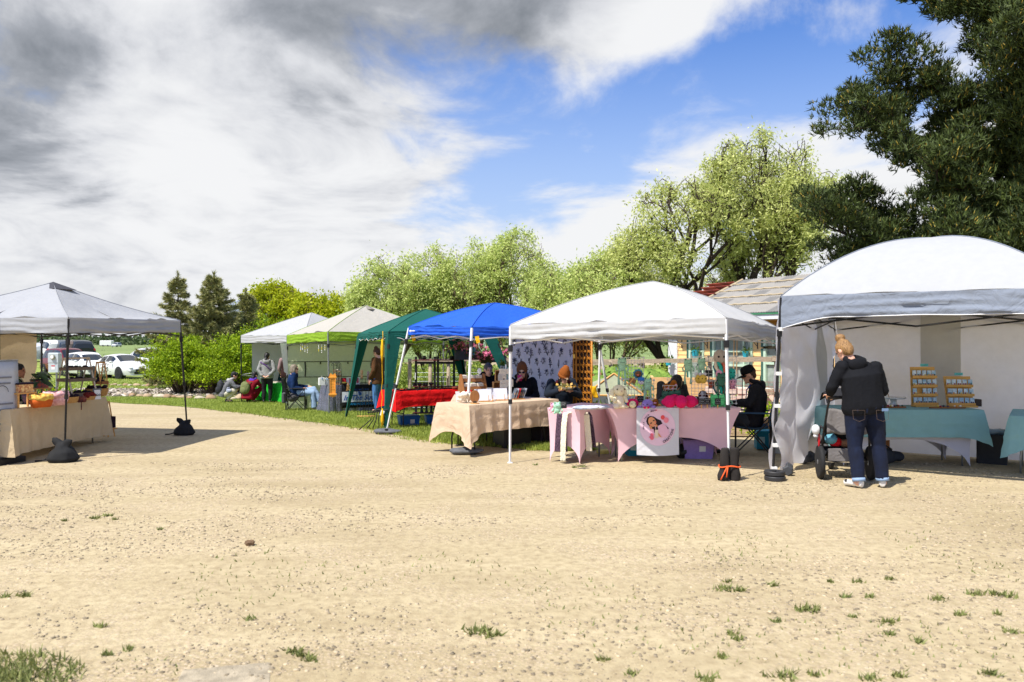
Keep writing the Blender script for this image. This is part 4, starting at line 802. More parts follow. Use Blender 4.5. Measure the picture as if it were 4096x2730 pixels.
def rhubarb(label, base, seed, n, s):
    rd = random.Random(seed); r = T('rhubarb_plant', label, 'plant', base, 0, 'rhubarb plants in the garden')
    for k in range(n):
        an = 6.28*k/n+rd.random()*.6; L = s*(.5+.3*rd.random()); h = .35+s*(.55+.4*rd.random()); d = Vector((math.cos(an), math.sin(an), 0)); tip = d*L*.6+Vector((0, 0, h)); sd_ = Vector((-d.y, d.x, 0)); w_ = s*(.26+.14*rd.random()); ln = s*(.45+.2*rd.random())
        def f(u, v): x = 2*u-1; wv = w_*(math.sin(PI*min(1, .12+v*.9))**.6); return tip+d*ln*v+sd_*x*wv+Vector((0, 0, .10*s*math.sin(PI*v)-.30*s*v*v-.10*s*x*x+.04*s*math.sin(9*x+11*v)))
        lf = MB().grid(f, 8, 8).build('leaf', RHU, r, True); MB().tube([(0, 0, 0), tip*.6+Vector((0, 0, .05)), tip], [.018*s, .014*s, .01*s], 5).build('stalk', RST, lf, True)
rhubarb('broad-leaved rhubarb left of the crochet toys', (1.95, 17.2, zt(17.2)), 3, 13, .8); rhubarb('rhubarb with big crinkled leaves behind the knitted lion', (2.65, 17.6, zt(17.6)), 4, 14, .85); rhubarb('rhubarb rising beside the planter box', (3.05, 17.9, zt(17.9)), 6, 12, .85)
COLD = mat('clear cover', S(176, 182, 150), .4, .15, 4, spec=.5, trans=.3)
r = T('cold_frame', 'small pitched cold frame with wooden bars behind the white rabbit', 'cold frame', (2.05, 15.6, 0), R(-6))
MB().add([(-.62, -.1, .62), (.5, -.1, .62), (.5, .5, .72), (-.05, .1, 1.02), (-.62, .4, .8)], [(0, 1, 3), (1, 2, 3), (0, 3, 4)]).build('cover', COLD, r)
for p, q in (((-.62, -.1, .64), (-.05, .1, 1.04)), ((-.05, .1, 1.04), (.52, -.1, .64)), ((-.64, -.12, .62), (.52, -.12, .62))): MB().tube([p, q], .018, 5).build('bar', PINE, r)
MB().grid(lambda u, v: V3(-.62+1.14*u, -.13-.02*v, .60-.13*v+.02*math.sin(u*9)), 10, 3).build('dark_skirt', plain('grey mesh', (.10, .11, .11), .8), r, True)
for x in (-.6, -.05, .5): MB().tube([(x, -.1, 0), (x, -.1, .62)], .015, 5).build('post', DKM, r)
def bushy(label, base, seed, rx, h, n, lm=DKL, cat='plant', name='garden_plant', size=.07, group=None):
    g = np.random.default_rng(seed); r = T(name, label, cat, base, 0, group); pos = g.normal(size=(n, 3))*np.array([rx*.5, rx*.5, h*.3])+np.array([0, 0, h*.5]); pos[:, 2] = np.abs(pos[:, 2]); leaves('foliage', pos, size, .5, lm, r, g, -.3)
    for k in range(5): MB().tube([(0, 0, 0), tuple(pos[k*7 % n])], .006, 4).build('stem', BARK, r)
    return r
bushy('leafy yellow-green plant by the log behind the seated man', (4.45, 14.1, .02), 1, .5, .55, 700, SHR); bushy('small leafy plant beside the white tent wall', (4.75, 13.9, .02), 2, .4, .5, 500, SHR); bushy('dark leafy vegetables under the cold frame', (1.9, 15.0, 0), 3, .7, .5, 800); bushy('leafy vegetables behind the grid panel', (2.55, 15.6, 0), 5, .6, .6, 700)
# flower boxes
PETAL = mat('pink petals', S(214, 70, 140), .6, .3, 9, col2=S(246, 150, 170), island=.8)
def flowerbox(label, p, s, seed, hanging=False):
    g = np.random.default_rng(seed); r = T('flower_box', label, 'flower box', p, R(4), 'planters of pink flowers on the fence')
    if hanging: MB().lathe([(.10*s, 0), (.17*s, .18*s), (.175*s, .2*s)], n=12).build('basket', plain('dark basket', (.03, .025, .02), .8), r, True)
    else: MB().bbox((0, 0, .1*s), (.5*s, .22*s, .2*s), .02).build('box', plain('slate plastic', S(58, 66, 84), .5), r)
    z0 = .22*s; k = 260; pos = g.normal(size=(k, 3))*np.array([.16, .08, .05])*s+np.array([0, 0, z0]); leaves('foliage', pos, .06, .5, DKL, r, g); pos = g.normal(size=(k, 3))*np.array([.17, .09, .05])*s+np.array([0, -.02, z0+.05*s])
    if hanging: pos[:, 2] -= .1*s; pos[:, 1] -= .08
    leaves('flowers', pos, .055, .9, PETAL, r, g)['kind'] = 'stuff'
flowerbox('slate planter of bright pink flowers on the fence behind the shelf', at(1868, 1440, 18.4), 1.15, 1); flowerbox('hanging basket of dark pink flowers beside the blue tent leg', at(1945, 1455, 18.2), 1.2, 2, True); flowerbox('small dark planter with mixed flowers near the hoop ornament', at(1990, 1450, 18.3), .8, 3)
r = T('hoop_ornament', 'pale green garden hoop ornament above the hanging flowers', 'ornament', at(1952, 1420, 18.3)); MH = plain('pale green paint', S(170, 214, 178), .5)
for a, s in ((0, .21), (1.1, .19), (2.0, .15)): MB().tube([Vector((s*math.cos(t)*math.cos(a), s*math.cos(t)*math.sin(a), .23+s*math.sin(t))) for t in [6.28*k/24 for k in range(24)]], .012, 5, closed=True).build('hoop', MH, r, True)
MB().tube([(0, 0, .03), (0, 0, -.25)], .012, 5).build('stake', MH, r)
r = T('glass_ball', 'small blue-green glass ornament hanging by the blue tent leg', 'ornament', at(1894, 1400, 17.5)); MB().ball((0, 0, 0), (.05, .05, .065), 12, 8).build('ball', plain('blue glass', S(30, 110, 140), .1, spec=.8), r, True); MB().ball((0, 0, -.1), .03, 8, 6).build('bead', plain('blue glass', S(30, 110, 140), .1), r, True); MB().tube([(0, 0, .06), (0, 0, .3)], .003, 4).build('cord', DKM, r)
# ---------------------------------------------------------------- landscaped bed with boulders
BEDY = sorted([29.6+.2*i for i in range(28)]); bl = lambda y: -.60*y-2; br_ = lambda y: -10.4 if y > 30 else -9.4
sheet('mulch_bed', bl, br_, BEDY, .03, mat('bark mulch', S(150, 132, 116), .95, .4, 7, .9, 25, col2=S(206, 190, 172)), 30, .5, 1.3)
g = np.random.default_rng(17); n = 5200; y = 29.7+5.2*g.random(n); x = bl(30)+(br_(31)-bl(30))*g.random(n); a = g.random(n)*3.14; s = .04+.10*g.random(n)**2; t = s*(.25+.3*g.random(n)); z = np.interp(y, ZX, ZY)+.04+.03*g.random(n); ti = g.normal(size=n)*.25
ux, uy = np.cos(a), np.sin(a); V = np.stack([np.stack([x+ux*s*p-uy*t*q, y+uy*s*p+ux*t*q, z+ti*s*p], -1) for p, q in ((-1, -1), (1, -1), (1, 1), (-1, 1))], 1).reshape(-1, 3)
tag(qmesh('slate_chips', V, np.arange(n*4).reshape(n, 4), mat('slate chips', S(110, 98, 92), .9, .3, 9, col2=S(222, 208, 194), island=.85)), 'flat pale stone chips covering the landscaped bed', 'stone chips', kind='stuff')
BOUL = [plain('boulder%d' % k, S(*q), .9, var=.18, scale=5, bump=.4) for k, q in enumerate([(176, 152, 124), (160, 132, 104), (190, 176, 156)])]
rd = random.Random(8)
for px, py, s in [(430, 1541, .20), (455, 1543, .2), (480, 1545, .16), (502, 1544, .2), (520, 1545, .16), (548, 1545, .24), (575, 1546, .16), (595, 1547, .26), (622, 1546, .18), (478, 1583, .26), (500, 1586, .2), (530, 1587, .24), (560, 1588, .2), (590, 1590, .26), (625, 1591, .24), (648, 1592, .28), (672, 1593, .3), (700, 1593, .2), (725, 1594, .22), (760, 1596, .2), (800, 1597, .24), (845, 1598, .3), (960, 1598, .34), (930, 1600, .2), (345, 1560, .16), (300, 1575, .2), (380, 1552, .16)]:
    p = gp(px, py); s *= .72; m = MB().ball((0, 0, .22*s), (s*(.8+.6*rd.random()), s*.8, s*.5), 9, 6).jitter(.25*s, 2.2/s*.4, px)
    single(m, 'boulder', BOUL[rd.randrange(3)], 'rounded tan boulder edging the landscaped bed', 'boulder', p, rd.random()*6, 'boulders edging the bed', True)
# ---------------------------------------------------------------- grain bin, meter, far things
r = T('grain_bin', 'round galvanised grain bin behind the spruces', 'grain bin', gx(1062, 92)); BIN = mat('corrugated steel', S(150, 160, 174), .5, .15, .6, metal=.3)
prof = []; zb = at(0, 1222, 92).z+.6; k = 0; z = 0
while z < zb: prof.append((3.8+.02*(k % 2), z)); z += .11; k += 1
MB().lathe(prof+[(3.8, zb)], n=40).build('wall', BIN, r, True)
rf = MB().lathe([(4.0, zb-.05), (.6, zb+1.75), (.45, zb+1.95)], n=24).build('roof', plain('bin roof', S(190, 200, 212), .45, metal=.3), r)
for k in range(24): a = 6.283*k/24; MB().tube([(4.0*math.cos(a), 4.0*math.sin(a), zb), (.6*math.cos(a), .6*math.sin(a), zb+1.79)], .05, 4).build('roof_rib', BIN, rf)
r = T('meter_cabinet', 'grey electric meter cabinet behind the left tent', 'meter cabinet', gx(220, 24.5)); CAB = plain('cabinet grey', S(186, 196, 200), .5, var=.05); cz = at(0, 1490, 24.5).z-zt(24.5)
MB().bbox((0, 0, cz+.30), (.31, .2, .60), .012).build('cabinet', CAB, r); MB().bbox((0, -.005, cz+.445), (.325, .21, .29), .01).build('upper_door', CAB, r); MB().lathe([(.075, 0), (.075, .04), (.06, .055)], (0, -.11, cz+.47), 16, Matrix.Rotation(PI/2, 3, 'X')).build('meter', plain('meter rim', S(150, 150, 130), .4), r, True); MB().lathe([(.055, 0), (.05, .02)], (0, -.16, cz+.47), 16, Matrix.Rotation(PI/2, 3, 'X')).build('dial', WHITEP, r); MB().box((-.0, -.103, cz+.2), (.11, .004, .03)).build('warning_stripe', plain('red label', S(200, 50, 50)), r); MB().box((0, -.103, cz+.13), (.11, .004, .09)).build('warning_label', WHITEP, r); MB().tube([(.05, 0, 0), (.05, 0, cz)], .03, 8).build('conduit', GRM, r)
single(MB().bbox((0, 0, .28), (.5, .4, .56), .02), 'utility_box', plain('dark green box', S(24, 44, 40), .5), 'dark green utility box beside the meter cabinet', 'utility box', gx(180, 25.0))
bushy('tall grass and weeds at the foot of the meter cabinet', gx(212, 24.0), 9, .7, .5, 900, SHR, 'weeds', 'tall_weeds', .12)
r = T('site_trailer', 'white trailer far out in the field', 'trailer', gx(427, 330)); MB().bbox((0, 0, 1.5), (5, 2.2, 2.0), .15).build('box', WHITEP, r); MB().box((0, 0, .35), (5.4, 1.8, .2)).build('chassis', DKM, r)
for x in (-1, 1): MB().lathe([(.35, -.1), (.35, .1)], (x, -1, .35), 10, Matrix.Rotation(PI/2, 3, 'X')).build('wheel', BLK, r)
# ---------------------------------------------------------------- parked cars
GLS = mat('car glass', (.02, .025, .03), .06, .2, 2, spec=.7); TYRE = plain('tyre rubber', (.015, .015, .016), .8); CHR = plain('chrome', (.7, .7, .72), .15, metal=1); LAMP = plain('headlamp glass', (.55, .58, .62), .1); RED = plain('tail lamp red', S(190, 20, 24), .2)
def paint(n, c): return mat(n, c, .22, .02, 2, spec=.6)
PW = paint('white car paint', (.74, .74, .75)); PM = paint('maroon car paint', S(104, 22, 36)); PG = paint('grey car paint', S(70, 78, 88)); PB = paint('brown car paint', S(110, 96, 88)); PK = paint('dark car paint', S(34, 40, 48)); PS = paint('silver car paint', S(190, 194, 200))
# stations: x, belt height, roof height, half width, half width of roof
SED = [(-2.3, .62, .72, .70, .55), (-2.2, .80, .92, .80, .62), (-1.75, .92, 1.00, .88, .66), (-1.55, .94, 1.03, .89, .66), (-.75, .95, 1.36, .90, .56), (-.1, .95, 1.42, .90, .57), (.35, .94, 1.38, .90, .56), (1.12, .92, .99, .90, .66), (1.7, .84, .92, .88, .62), (2.1, .72, .80, .82, .58), (2.3, .52, .60, .70, .50)]
SUV = [(-2.35, .80, 1.10, .80, .60), (-2.28, .95, 1.45, .88, .60), (-2.0, 1.02, 1.66, .92, .62), (-1.2, 1.04, 1.74, .94, .64), (0, 1.04, 1.74, .94, .64), (.45, 1.03, 1.68, .94, .62), (1.15, 1.02, 1.10, .94, .72), (1.75, .98, 1.06, .92, .70), (2.2, .88, .97, .86, .64), (2.35, .60, .70, .76, .56)]
HAT = [(-1.95, .70, .95, .74, .56), (-1.88, .90, 1.25, .82, .55), (-1.5, .95, 1.46, .85, .56), (-.6, .96, 1.52, .86, .57), (.1, .95, 1.50, .86, .57), (.45, .94, 1.40, .86, .55), (1.15, .92, .99, .86, .64), (1.6, .84, .92, .83, .60), (1.9, .70, .78, .76, .54), (1.98, .5, .58, .68, .5)]
def car(label, p, rz, st, mt, name='parked_car', kind='car', rim=None, front=True, group='cars parked on the grass', racks=False, wb=(.62, .60), badge=False):
    r = T(name, label, kind, p, rz, group); mb = MB(); L0, L1 = st[0][0], st[-1][0]
    def sec(x):
        for a, b in zip(st, st[1:]):
            if x <= b[0]: t = (x-a[0])/(b[0]-a[0]); return [a[i]+(b[i]-a[i])*t for i in range(5)]
        return list(st[-1])
    def S_(x, s, side):              # s: 0 sill .. 1 belt .. 2 roof edge .. 3 roof middle
        _, zb, zr, w_, wr = sec(x); P_ = [(w_*.90, .24), (w_*1.0, .45), (w_*1.0, zb*.78), (w_*.96, zb), (wr, zr-.035), (wr*.6, zr), (0, zr+.015)]
        q = s*2 if s <= 1.5 else 3+(s-1.5)*2; q = min(q, 5.999); i = int(q); t = q-i; return Vector((x, side*(P_[i][0]*(1-t)+P_[i+1][0]*t), P_[i][1]*(1-t)+P_[i+1][1]*t))
    xs = sorted(set([s[0] for s in st]+[L0+(L1-L0)*k/26 for k in range(27)])); rows = []
    for x in xs:
        _, zb, zr, w_, wr = sec(x); P_ = [(w_*.90, .24), (w_*1.0, .45), (w_*1.0, zb*.78), (w_*.96, zb), (wr, zr-.035), (wr*.6, zr), (0, zr+.015)]
        rows.append([Vector((x, -a, b)) for a, b in P_]+[Vector((x, a, b)) for a, b in P_[-2::-1]])
    k = len(rows[0]); mb.add([q for row in rows for q in row], [(i*k+j, (i+1)*k+j, (i+1)*k+j+1, i*k+j+1) for i in range(len(rows)-1) for j in range(k-1)]+[tuple(range(k-1, -1, -1)), tuple(range((len(rows)-1)*k, len(rows)*k))]+[(i*k, (i)*k+k-1, (i+1)*k+k-1, (i+1)*k) for i in range(len(rows)-1)])
    body = mb.build('body', mt, r, True, angle=38)
    cab = [s for s in st if s[2]-s[1] > .22]; xa, xb = cab[0][0], cab[-1][0]; ia = st.index(cab[0]); ib = st.index(cab[-1]); xr0 = st[max(ia-1, 0)][0]; xf1 = st[min(ib+1, len(st)-1)][0]
    def on(x, t, side, push=.008):   # t 0 belt .. 1 roof edge
        _, zb, zr, w_, wr = sec(x); return Vector((x, side*(w_*.96+(wr-w_*.96)*t+push), zb+(zr-.035-zb)*t))
    nwin = 3 if xb-xa > 1.9 else 2; cuts = [xa-.25*(xa-xr0)*1+.06]+[xa+(xb-xa)*(i+1)/nwin for i in range(nwin-1)]+[xb+.45*(xf1-xb)]
    for side in (-1, 1):
        for i in range(nwin):
            x0, x1 = cuts[i]+.03, cuts[i+1]-.03
            def f(u, v): x = x0+(x1-x0)*u; return on(x, .10+.78*v, side)
            MB().grid(f, 8, 3).build('side_window', GLS, r, True)
        MB().tube([on(xb+.52*(xf1-xb), .1, side, .02), on(xb+.52*(xf1-xb), .12, side, .13)], .03, 5).build('mirror_arm', mt, r); MB().ball(on(xb+.50*(xf1-xb), .2, side, .18), (.06, .10, .075), 8, 6).build('mirror', mt, r, True)
        for x in (xa+.3, xa+.3+(xb-xa)*.5): MB().box(S_(x, .92, side)+Vector((0, side*.012, -.06)), (.16, .02, .03)).build('door_handle', CHR, r)
        if racks: MB().tube([Vector((xa+.1, side*sec(xa+.1)[4]*.95, sec(xa+.1)[2]+.0)), Vector((xa+.25, side*sec(xa+.2)[4]*.95, sec(xa+.2)[2]+.06)), Vector((xb-.1, side*sec(xb-.1)[4]*.95, sec(xb-.1)[2]+.05))], .018, 5).build('roof_rail', DKM, r)
        for wx in (L0*wb[0]*1.0+(.0), L1*wb[1]):
            rad = .33; MB().lathe([(rad+.075, -.02), (rad+.075, .012)], (wx, side*(sec(wx)[3]-.0), rad), 22, Matrix.Rotation(-side*PI/2, 3, 'X')).build('wheel_arch', BLK, r)
            wh = MB().lathe([(rad*.6, -.1), (rad, -.09), (rad, .08), (rad*.9, .10), (rad*.66, .10)], (wx, side*(sec(wx)[3]-.06), rad), 22, Matrix.Rotation(-side*PI/2, 3, 'X')).build('wheel', TYRE, r, True, angle=40)
            sp = MB()
            for j in range(6):
                a = 6.283*j/6; sp.box(Vector((wx+math.cos(a)*rad*.33, side*(sec(wx)[3]+.038), rad+math.sin(a)*rad*.33)), (rad*.62, .02, .05), 0, 0, -a)
            sp.lathe([(.06, 0), (.05, .02)], (wx, side*(sec(wx)[3]+.035), rad), 10, Matrix.Rotation(-side*PI/2, 3, 'X')); sp.build('rim', rim or CHR, wh)
    def ws(x0, x1, nm, c=(.08, .92)):
        def f(u, v):
            x = x0+(x1-x0)*(c[0]+(c[1]-c[0])*v); _, zb, zr, w_, wr = sec(x); y = (2*u-1); return Vector((x, y*wr*.93, zr+.015-.045*abs(y)**3+.01))
        MB().grid(f, 8, 4).build(nm, GLS, r, True)
    ws(xb, xf1, 'windscreen'); ws(xr0, xa, 'rear_window')
    zf = sec(L1-.05)[1]; wf = sec(L1-.1)[3]
    for side in (-1, 1):
        MB().ball((L1-.17, side*wf*.78, sec(L1-.2)[1]-.08), (.17, .15, .06), 10, 6).build('headlamp', LAMP, r, True); MB().ball((L0+.06, side*sec(L0+.1)[3]*.82, sec(L0+.2)[1]-.02), (.06, .13, .12), 8, 6).build('tail_lamp', RED, r, True)
        MB().ball((L1-.06, side*wf*.72, .38), (.06, .1, .05), 8, 5).build('fog_lamp', BLK, r, True)
    gr = MB().box((L1+.0, 0, zf-.06), (.06, wf*.95, .12)).build('grille', BLK, r); MB().box((L1+.01, 0, .36), (.05, wf*1.2, .12)).build('lower_intake', BLK, r); MB().box((L1-.02, 0, .25), (.12, wf*1.6, .05)).build('splitter', mt, r)
    MB().box((L1+.034, 0, zf-.06), (.01, .12, .04)).build('emblem', plain('gold emblem', S(200, 160, 60), .3) if badge else CHR, gr)
    MB().box((L0-.01, 0, .55), (.03, .5, .12)).build('number_plate', WHITEP, r)
    return r
def cz(px, Y): return gx(px, Y)
car('white sedan with black alloy wheels nearest on the lawn', cz(484, 47), R(-36), SED, PW, rim=BLK)
car('white hatchback with dark grille between the sedan and the maroon one', cz(350, 49), R(-42), HAT, PW, badge=True)
car('maroon sport utility car with chrome grille behind the wooden tray stand', cz(272, 52), R(-40), SUV, PM)
car('white estate van half hidden by the shrub', cz(590, 56), R(170), SUV, PW, racks=True)
MB_ = MB().grid(lambda u, v: V3(-47+14.5*u, 57+16*v, zt(57+16*v)+.015+.56*min(1, 6*u*(1-u)*2, 5*v*(1-v)*1.6)), 20, 20); tag(MB_.build('earth_bank', GRASSM, None, True), kind='structure')
def bank(px): q = gx(px, 64.5); q.z = zt(64.5)+.575; return q
car('white minivan parked tail outwards in the back row', bank(200), R(135), SUV, PW, racks=True)
car('white and grey pickup second in the back row', bank(247), R(135), SUV, PG); car('brown sport utility car third in the back row', bank(276), R(135), SUV, PB); car('dark sport utility car at the right end of the back row', bank(300), R(135), SUV, PK)
car('silver car at the left end of the back row', bank(152), R(135), HAT, PS)
car('tiny dark car driving far off across the field', cz(466, 300), R(-90), SUV, PS, group=None)
# ---------------------------------------------------------------- people
def fuse(name, mb, mt, parent, vox=.014, disp=0.0, ds=9.0, it=3, seed=0, aniso=(1, 1, 1)):
    me = bpy.data.meshes.new('tmp'); me.from_pydata([tuple(p) for p in mb.v], [], mb.f); me.update(); ob = bpy.data.objects.new('tmp', me)
    q = ob.modifiers.new('r', 'REMESH'); q.mode = 'VOXEL'; q.voxel_size = vox
    if it: q = ob.modifiers.new('s', 'SMOOTH'); q.iterations = it; q.factor = .5
    q = ob.modifiers.new('d', 'DECIMATE'); q.ratio = .27
    m2 = evaluate(ob); bpy.data.meshes.remove(me)
    if disp:
        n = len(m2.vertices); co = np.empty(n*3, np.float32); nr = np.empty(n*3, np.float32); m2.vertices.foreach_get('co', co); m2.vertices.foreach_get('normal', nr); co = co.reshape(-1, 3); nr = nr.reshape(-1, 3)
        d = np.array([noise.noise(Vector((p[0]*ds*aniso[0]+seed, p[1]*ds*aniso[1], p[2]*ds*aniso[2]))) for p in co], np.float32); co = co+nr*(d*disp)[:, None]; m2.vertices.foreach_set('co', co.ravel())
    m2.materials.clear(); m2.materials.append(mt); m2.polygons.foreach_set('use_smooth', np.ones(len(m2.polygons), bool)); m2.name = name; m2.update()
    o = bpy.data.objects.new(name, m2); C.objects.link(o); o.parent = parent; return o
JD = dict(hip=(0, 0, .92), waist=(0, 0, 1.08), chest=(0, 0, 1.28), neck=(0, -.02, 1.44), head=(0, .015, 1.59), sh=(.185, -.01, 1.385), el=(.25, -.04, 1.11), wr=(.25, .07, .87), fi=(.24, .12, .79), hp=(.09, 0, .90), kn=(.105, .03, .49), an=(.105, -.03, .09), to=(.12, .13, .04))
def hand(mb, wr, fi, r=.0095, curl=.5, side=1, vox=True):
    d = (fi-wr).normalized(); n_ = Vector((0, 0, 1)) if abs(d.z) < .8 else Vector((side, 0, 0)); n_ = (n_-d*n_.dot(d)).normalized(); s = d.cross(n_)
    M_ = Matrix((s, d, n_)).transposed(); mb.ball(wr+d*.05, (.038, .052, .02), 8, 6, M_)
    for k, (x, L) in enumerate(((-.030, .062), (-.010, .074), (.011, .07), (.030, .055))):
        a = wr+d*.085+s*x; b = a+d*L*.5-n_*curl*.02; c = b+d*L*.4*(1-curl*.5)-n_*curl*.035; mb.tube([a-d*.02, a, b, c], [r, r, r*.95, r*.75], 6)
    a = wr+d*.03-s*.034*1; b = a-s*.03+d*.025; c = b+d*.03-s*.006-n_*.01; mb.tube([wr+d*.02-s*.01, a, b, c], [r*1.2, r*1.2, r*1.05, r*.8], 6)
def person(label, loc, rz, J=None, W=1.0, sc_=1.0, yaw=0, pitch=0, roll=0, skin=SKIN, top=None, legs=None, shoe=BLK, sleeve=1.0, hem=.0, hair=None, hairm=None, vox=.014, hood=None, flare=1.0, curl=.5, cuff=None, disp=.012, vest=None, face=True, group=None, sleevem=None, armr=1.0, shoe2=None):
    r = T('person', label, 'person', loc, rz, group); j = {}
    for k, v in JD.items():
        if k in ('hip', 'waist', 'chest', 'neck', 'head'): j[k] = Vector(v)
        else: j[k+'R'] = Vector(v); j[k+'L'] = Vector((-v[0], v[1], v[2]))
    for k, v in (J or {}).items(): j[k] = Vector(v)
    for k in j: j[k] = j[k]*sc_
    X = Vector((1, 0, 0)); Rh = Matrix.Rotation(yaw, 3, 'Z') @ Matrix.Rotation(-pitch, 3, 'X') @ Matrix.Rotation(roll, 3, 'Y'); h = j['head']; g = sc_
    def H(x, y, z): return h+Rh @ (Vector((x, y, z))*g)
    def torso(mb, e, z0=None, top_=True):
        a = j['hip']; low = a+(a-j['waist']).normalized()*.08
        pts = [low, a, j['waist'], j['chest'], j['chest'].lerp(j['neck'], .55), j['neck']]; rx = [.165*W, .178*W, .155*W, .172*W**.8, .165, .07]; ry = [.115*W, .128*W, .112*W, .118*W, .092, .065]
        mb.tube(pts, [q*g+e for q in rx], 16, X, ry=[q*g+e for q in ry])
    def arm(mb, s, e, f0=0, f1=1.0, hk=True):
        a, b, c = j['sh'+s], j['el'+s], j['wr'+s]; k = W**.5*g*armr; mb.ball(a, (.062*k+e,)*3, 8, 6); mb.tube([a, a.lerp(b, .5), b], [.056*k+e, .05*k+e, .041*k+e], 10)
        if f1 > 0: q = b.lerp(c, f1); mb.ball(b, .041*k+e, 8, 6); mb.tube([b, b.lerp(q, .35), q], [.040*k+e, .040*k+e, (.027+.011*(1-f1))*k+e], 10)
    def leg(mb, s, e, fl=1.0, f1=1.0):
        a, b, c = j['hp'+s], j['kn'+s], j['an'+s]; k = W**.75*g; mb.ball(a, .088*k+e, 10, 7); mb.tube([a, a.lerp(b, .4), b], [.09*k+e, .082*k+e, .056*k+e], 10); mb.ball(b, .056*k+e, 8, 6); q = b.lerp(c, f1); mb.tube([b, b.lerp(q, .35), q], [.055*k+e, .056*k+e*(1+.6*(fl-1)), .034*k*fl+e*fl], 10)
    # the body, one continuous surface
    mb = MB(); torso(mb, -.004); mb.tube([j['neck']-Vector((0, 0, .05)), j['neck'].lerp(h, .5), H(0, -.01, -.04)], [.06*g, .052*g, .05*g], 9)
    mb.ball(H(0, -.01, .02), (.077*g, .098*g, .103*g), 12, 9, Rh); mb.ball(H(0, .03, -.055), (.056*g, .064*g, .062*g), 10, 7, Rh)
    if face:
        mb.tube([H(0, .085, .025), H(0, .103, -.012), H(0, .094, -.026)], [.009*g, .015*g, .012*g], 6); mb.ball(H(0, .088, -.055), (.024*g, .012*g, .010*g), 8, 5, Rh); mb.ball(H(0, .082, .035), (.05*g, .018*g, .010*g), 8, 5, Rh); mb.ball(H(0, .082, -.098), (.022*g, .018*g, .016*g), 8, 5, Rh)
        for s in (-1, 1): mb.ball(H(s*.077, -.005, -.008), (.011*g, .022*g, .032*g), 8, 6, Rh)
    for s in 'RL':
        arm(mb, s, 0); hand(mb, j['wr'+s], j['fi'+s], .0095, curl, 1 if s == 'R' else -1); leg(mb, s, -.004); mb.tube([j['an'+s]+Vector((0, -.03, -.03)), j['to'+s].lerp(j['an'+s], .4), j['to'+s]], [.035*g, .036*g, .028*g], 8)
    fuse('body', mb, skin, r, vox*.72, 0, it=2)
    if face:
        for s in (-1, 1): MB().ball(H(s*.030, .083, .012), (.013*g, .008*g, .007*g), 8, 5, Rh).build('eye', INK, r, True)
        MB().ball(H(0, .094, -.056), (.024*g, .008*g, .005*g), 8, 5, Rh).build('mouth', plain('lips', S(176, 96, 92), .5), r, True)
    if top:
        mb = MB(); torso(mb, .018); d = (j['hip']-j['waist']).normalized(); a = j['hip']+d*.05
        if hem: mb.tube([a, a+d*hem], [.186*W*g+.016, .186*W*g+.020], 16, X, ry=[.135*W*g+.016, .135*W*g+.022])
        if sleeve > 0 and not sleevem:
            for s in 'RL': arm(mb, s, .016, 0, sleeve)
        fuse('top', mb, top, r, vox, disp, 11, 3, len(label), (.6, .6, 1.7))
        if sleevem:
            for s in 'RL': mb = MB(); arm(mb, s, .014, 0, sleeve); fuse('sleeve', mb, sleevem, r, vox, disp, 11, 3, 2, (.6, .6, 1.7))
    if hood: mb = MB(); n_ = j['neck']; mb.tube([n_+Vector((.10*math.cos(t), -.02+.085*math.sin(t), .02+.03*math.sin(t))) for t in [6.283*k/16 for k in range(16)]], .034, 8, closed=True); mb.ball(n_+Vector((0, -.105, -.035)), (.115, .06, .085), 10, 7); fuse('hood', mb, hood, r, .012, .01, 12, 2)
    if legs:
        mb = MB(); a = j['hip']; mb.tube([a+(j['waist']-a)*.35, a, a+(a-j['waist']).normalized()*.07], [.165*W*g, .184*W*g, .17*W*g], 14, X, ry=[.122*W*g, .14*W*g, .13*W*g])
        for s in 'RL': leg(mb, s, .013, flare, .97)
        fuse('trousers', mb, legs, r, vox, disp*.8, 11, 3, 5, (.6, .6, 1.9))
        if cuff:
            for s in 'RL': b, c = j['kn'+s], j['an'+s]; q = b.lerp(c, .93); q2 = b.lerp(c, 1.03); MB().tube([q, q2], .062*W**.5, 14).build('cuff', cuff, r, True)
    for s in 'RL':
        a, t = j['an'+s], j['to'+s]; d = (t-a); d.z *= .3; d.normalize(); mb = MB(); up = Vector((0, 0, 1)); heel = Vector((a.x, a.y, t.z))-d*.05; sd_ = d.cross(up)
        mb.tube([heel+up*.0, heel.lerp(t, .45)+up*.012, t+d*.03], [.040*g, .043*g, .034*g], 10, up, ry=[.036*g, .043*g, .036*g]); mb.ball(a-up*.01, (.04*g, .045*g, .05*g), 8, 6); so_ = fuse('shoe', mb, shoe, r, .009, 0, it=2)
        if shoe2: MB().ball(t+up*.012, (.036, .045, .026), 8, 6).build('toe_cap', shoe2, so_, True)
    if hair:
        mb = MB()
        for it_ in hair:
            if len(it_) == 2 and isinstance(it_[0], list): mb.tube([H(*p) for p in it_[0]], [q*g for q in it_[1]], 9)
            else: c_, q = it_; mb.ball(H(*c_), tuple(z*g for z in q), 12, 8, Rh)
        fuse('hair', mb, hairm, r, .009, .011, 26, 1, 3, (1, 1, .35))
    r['_'] = 0; del r['_']
    return r, j, H, Rh
CAPH = [((0, -.018, .036), (.086, .102, .098)), ((0, -.05, -.01), (.080, .066, .085))]
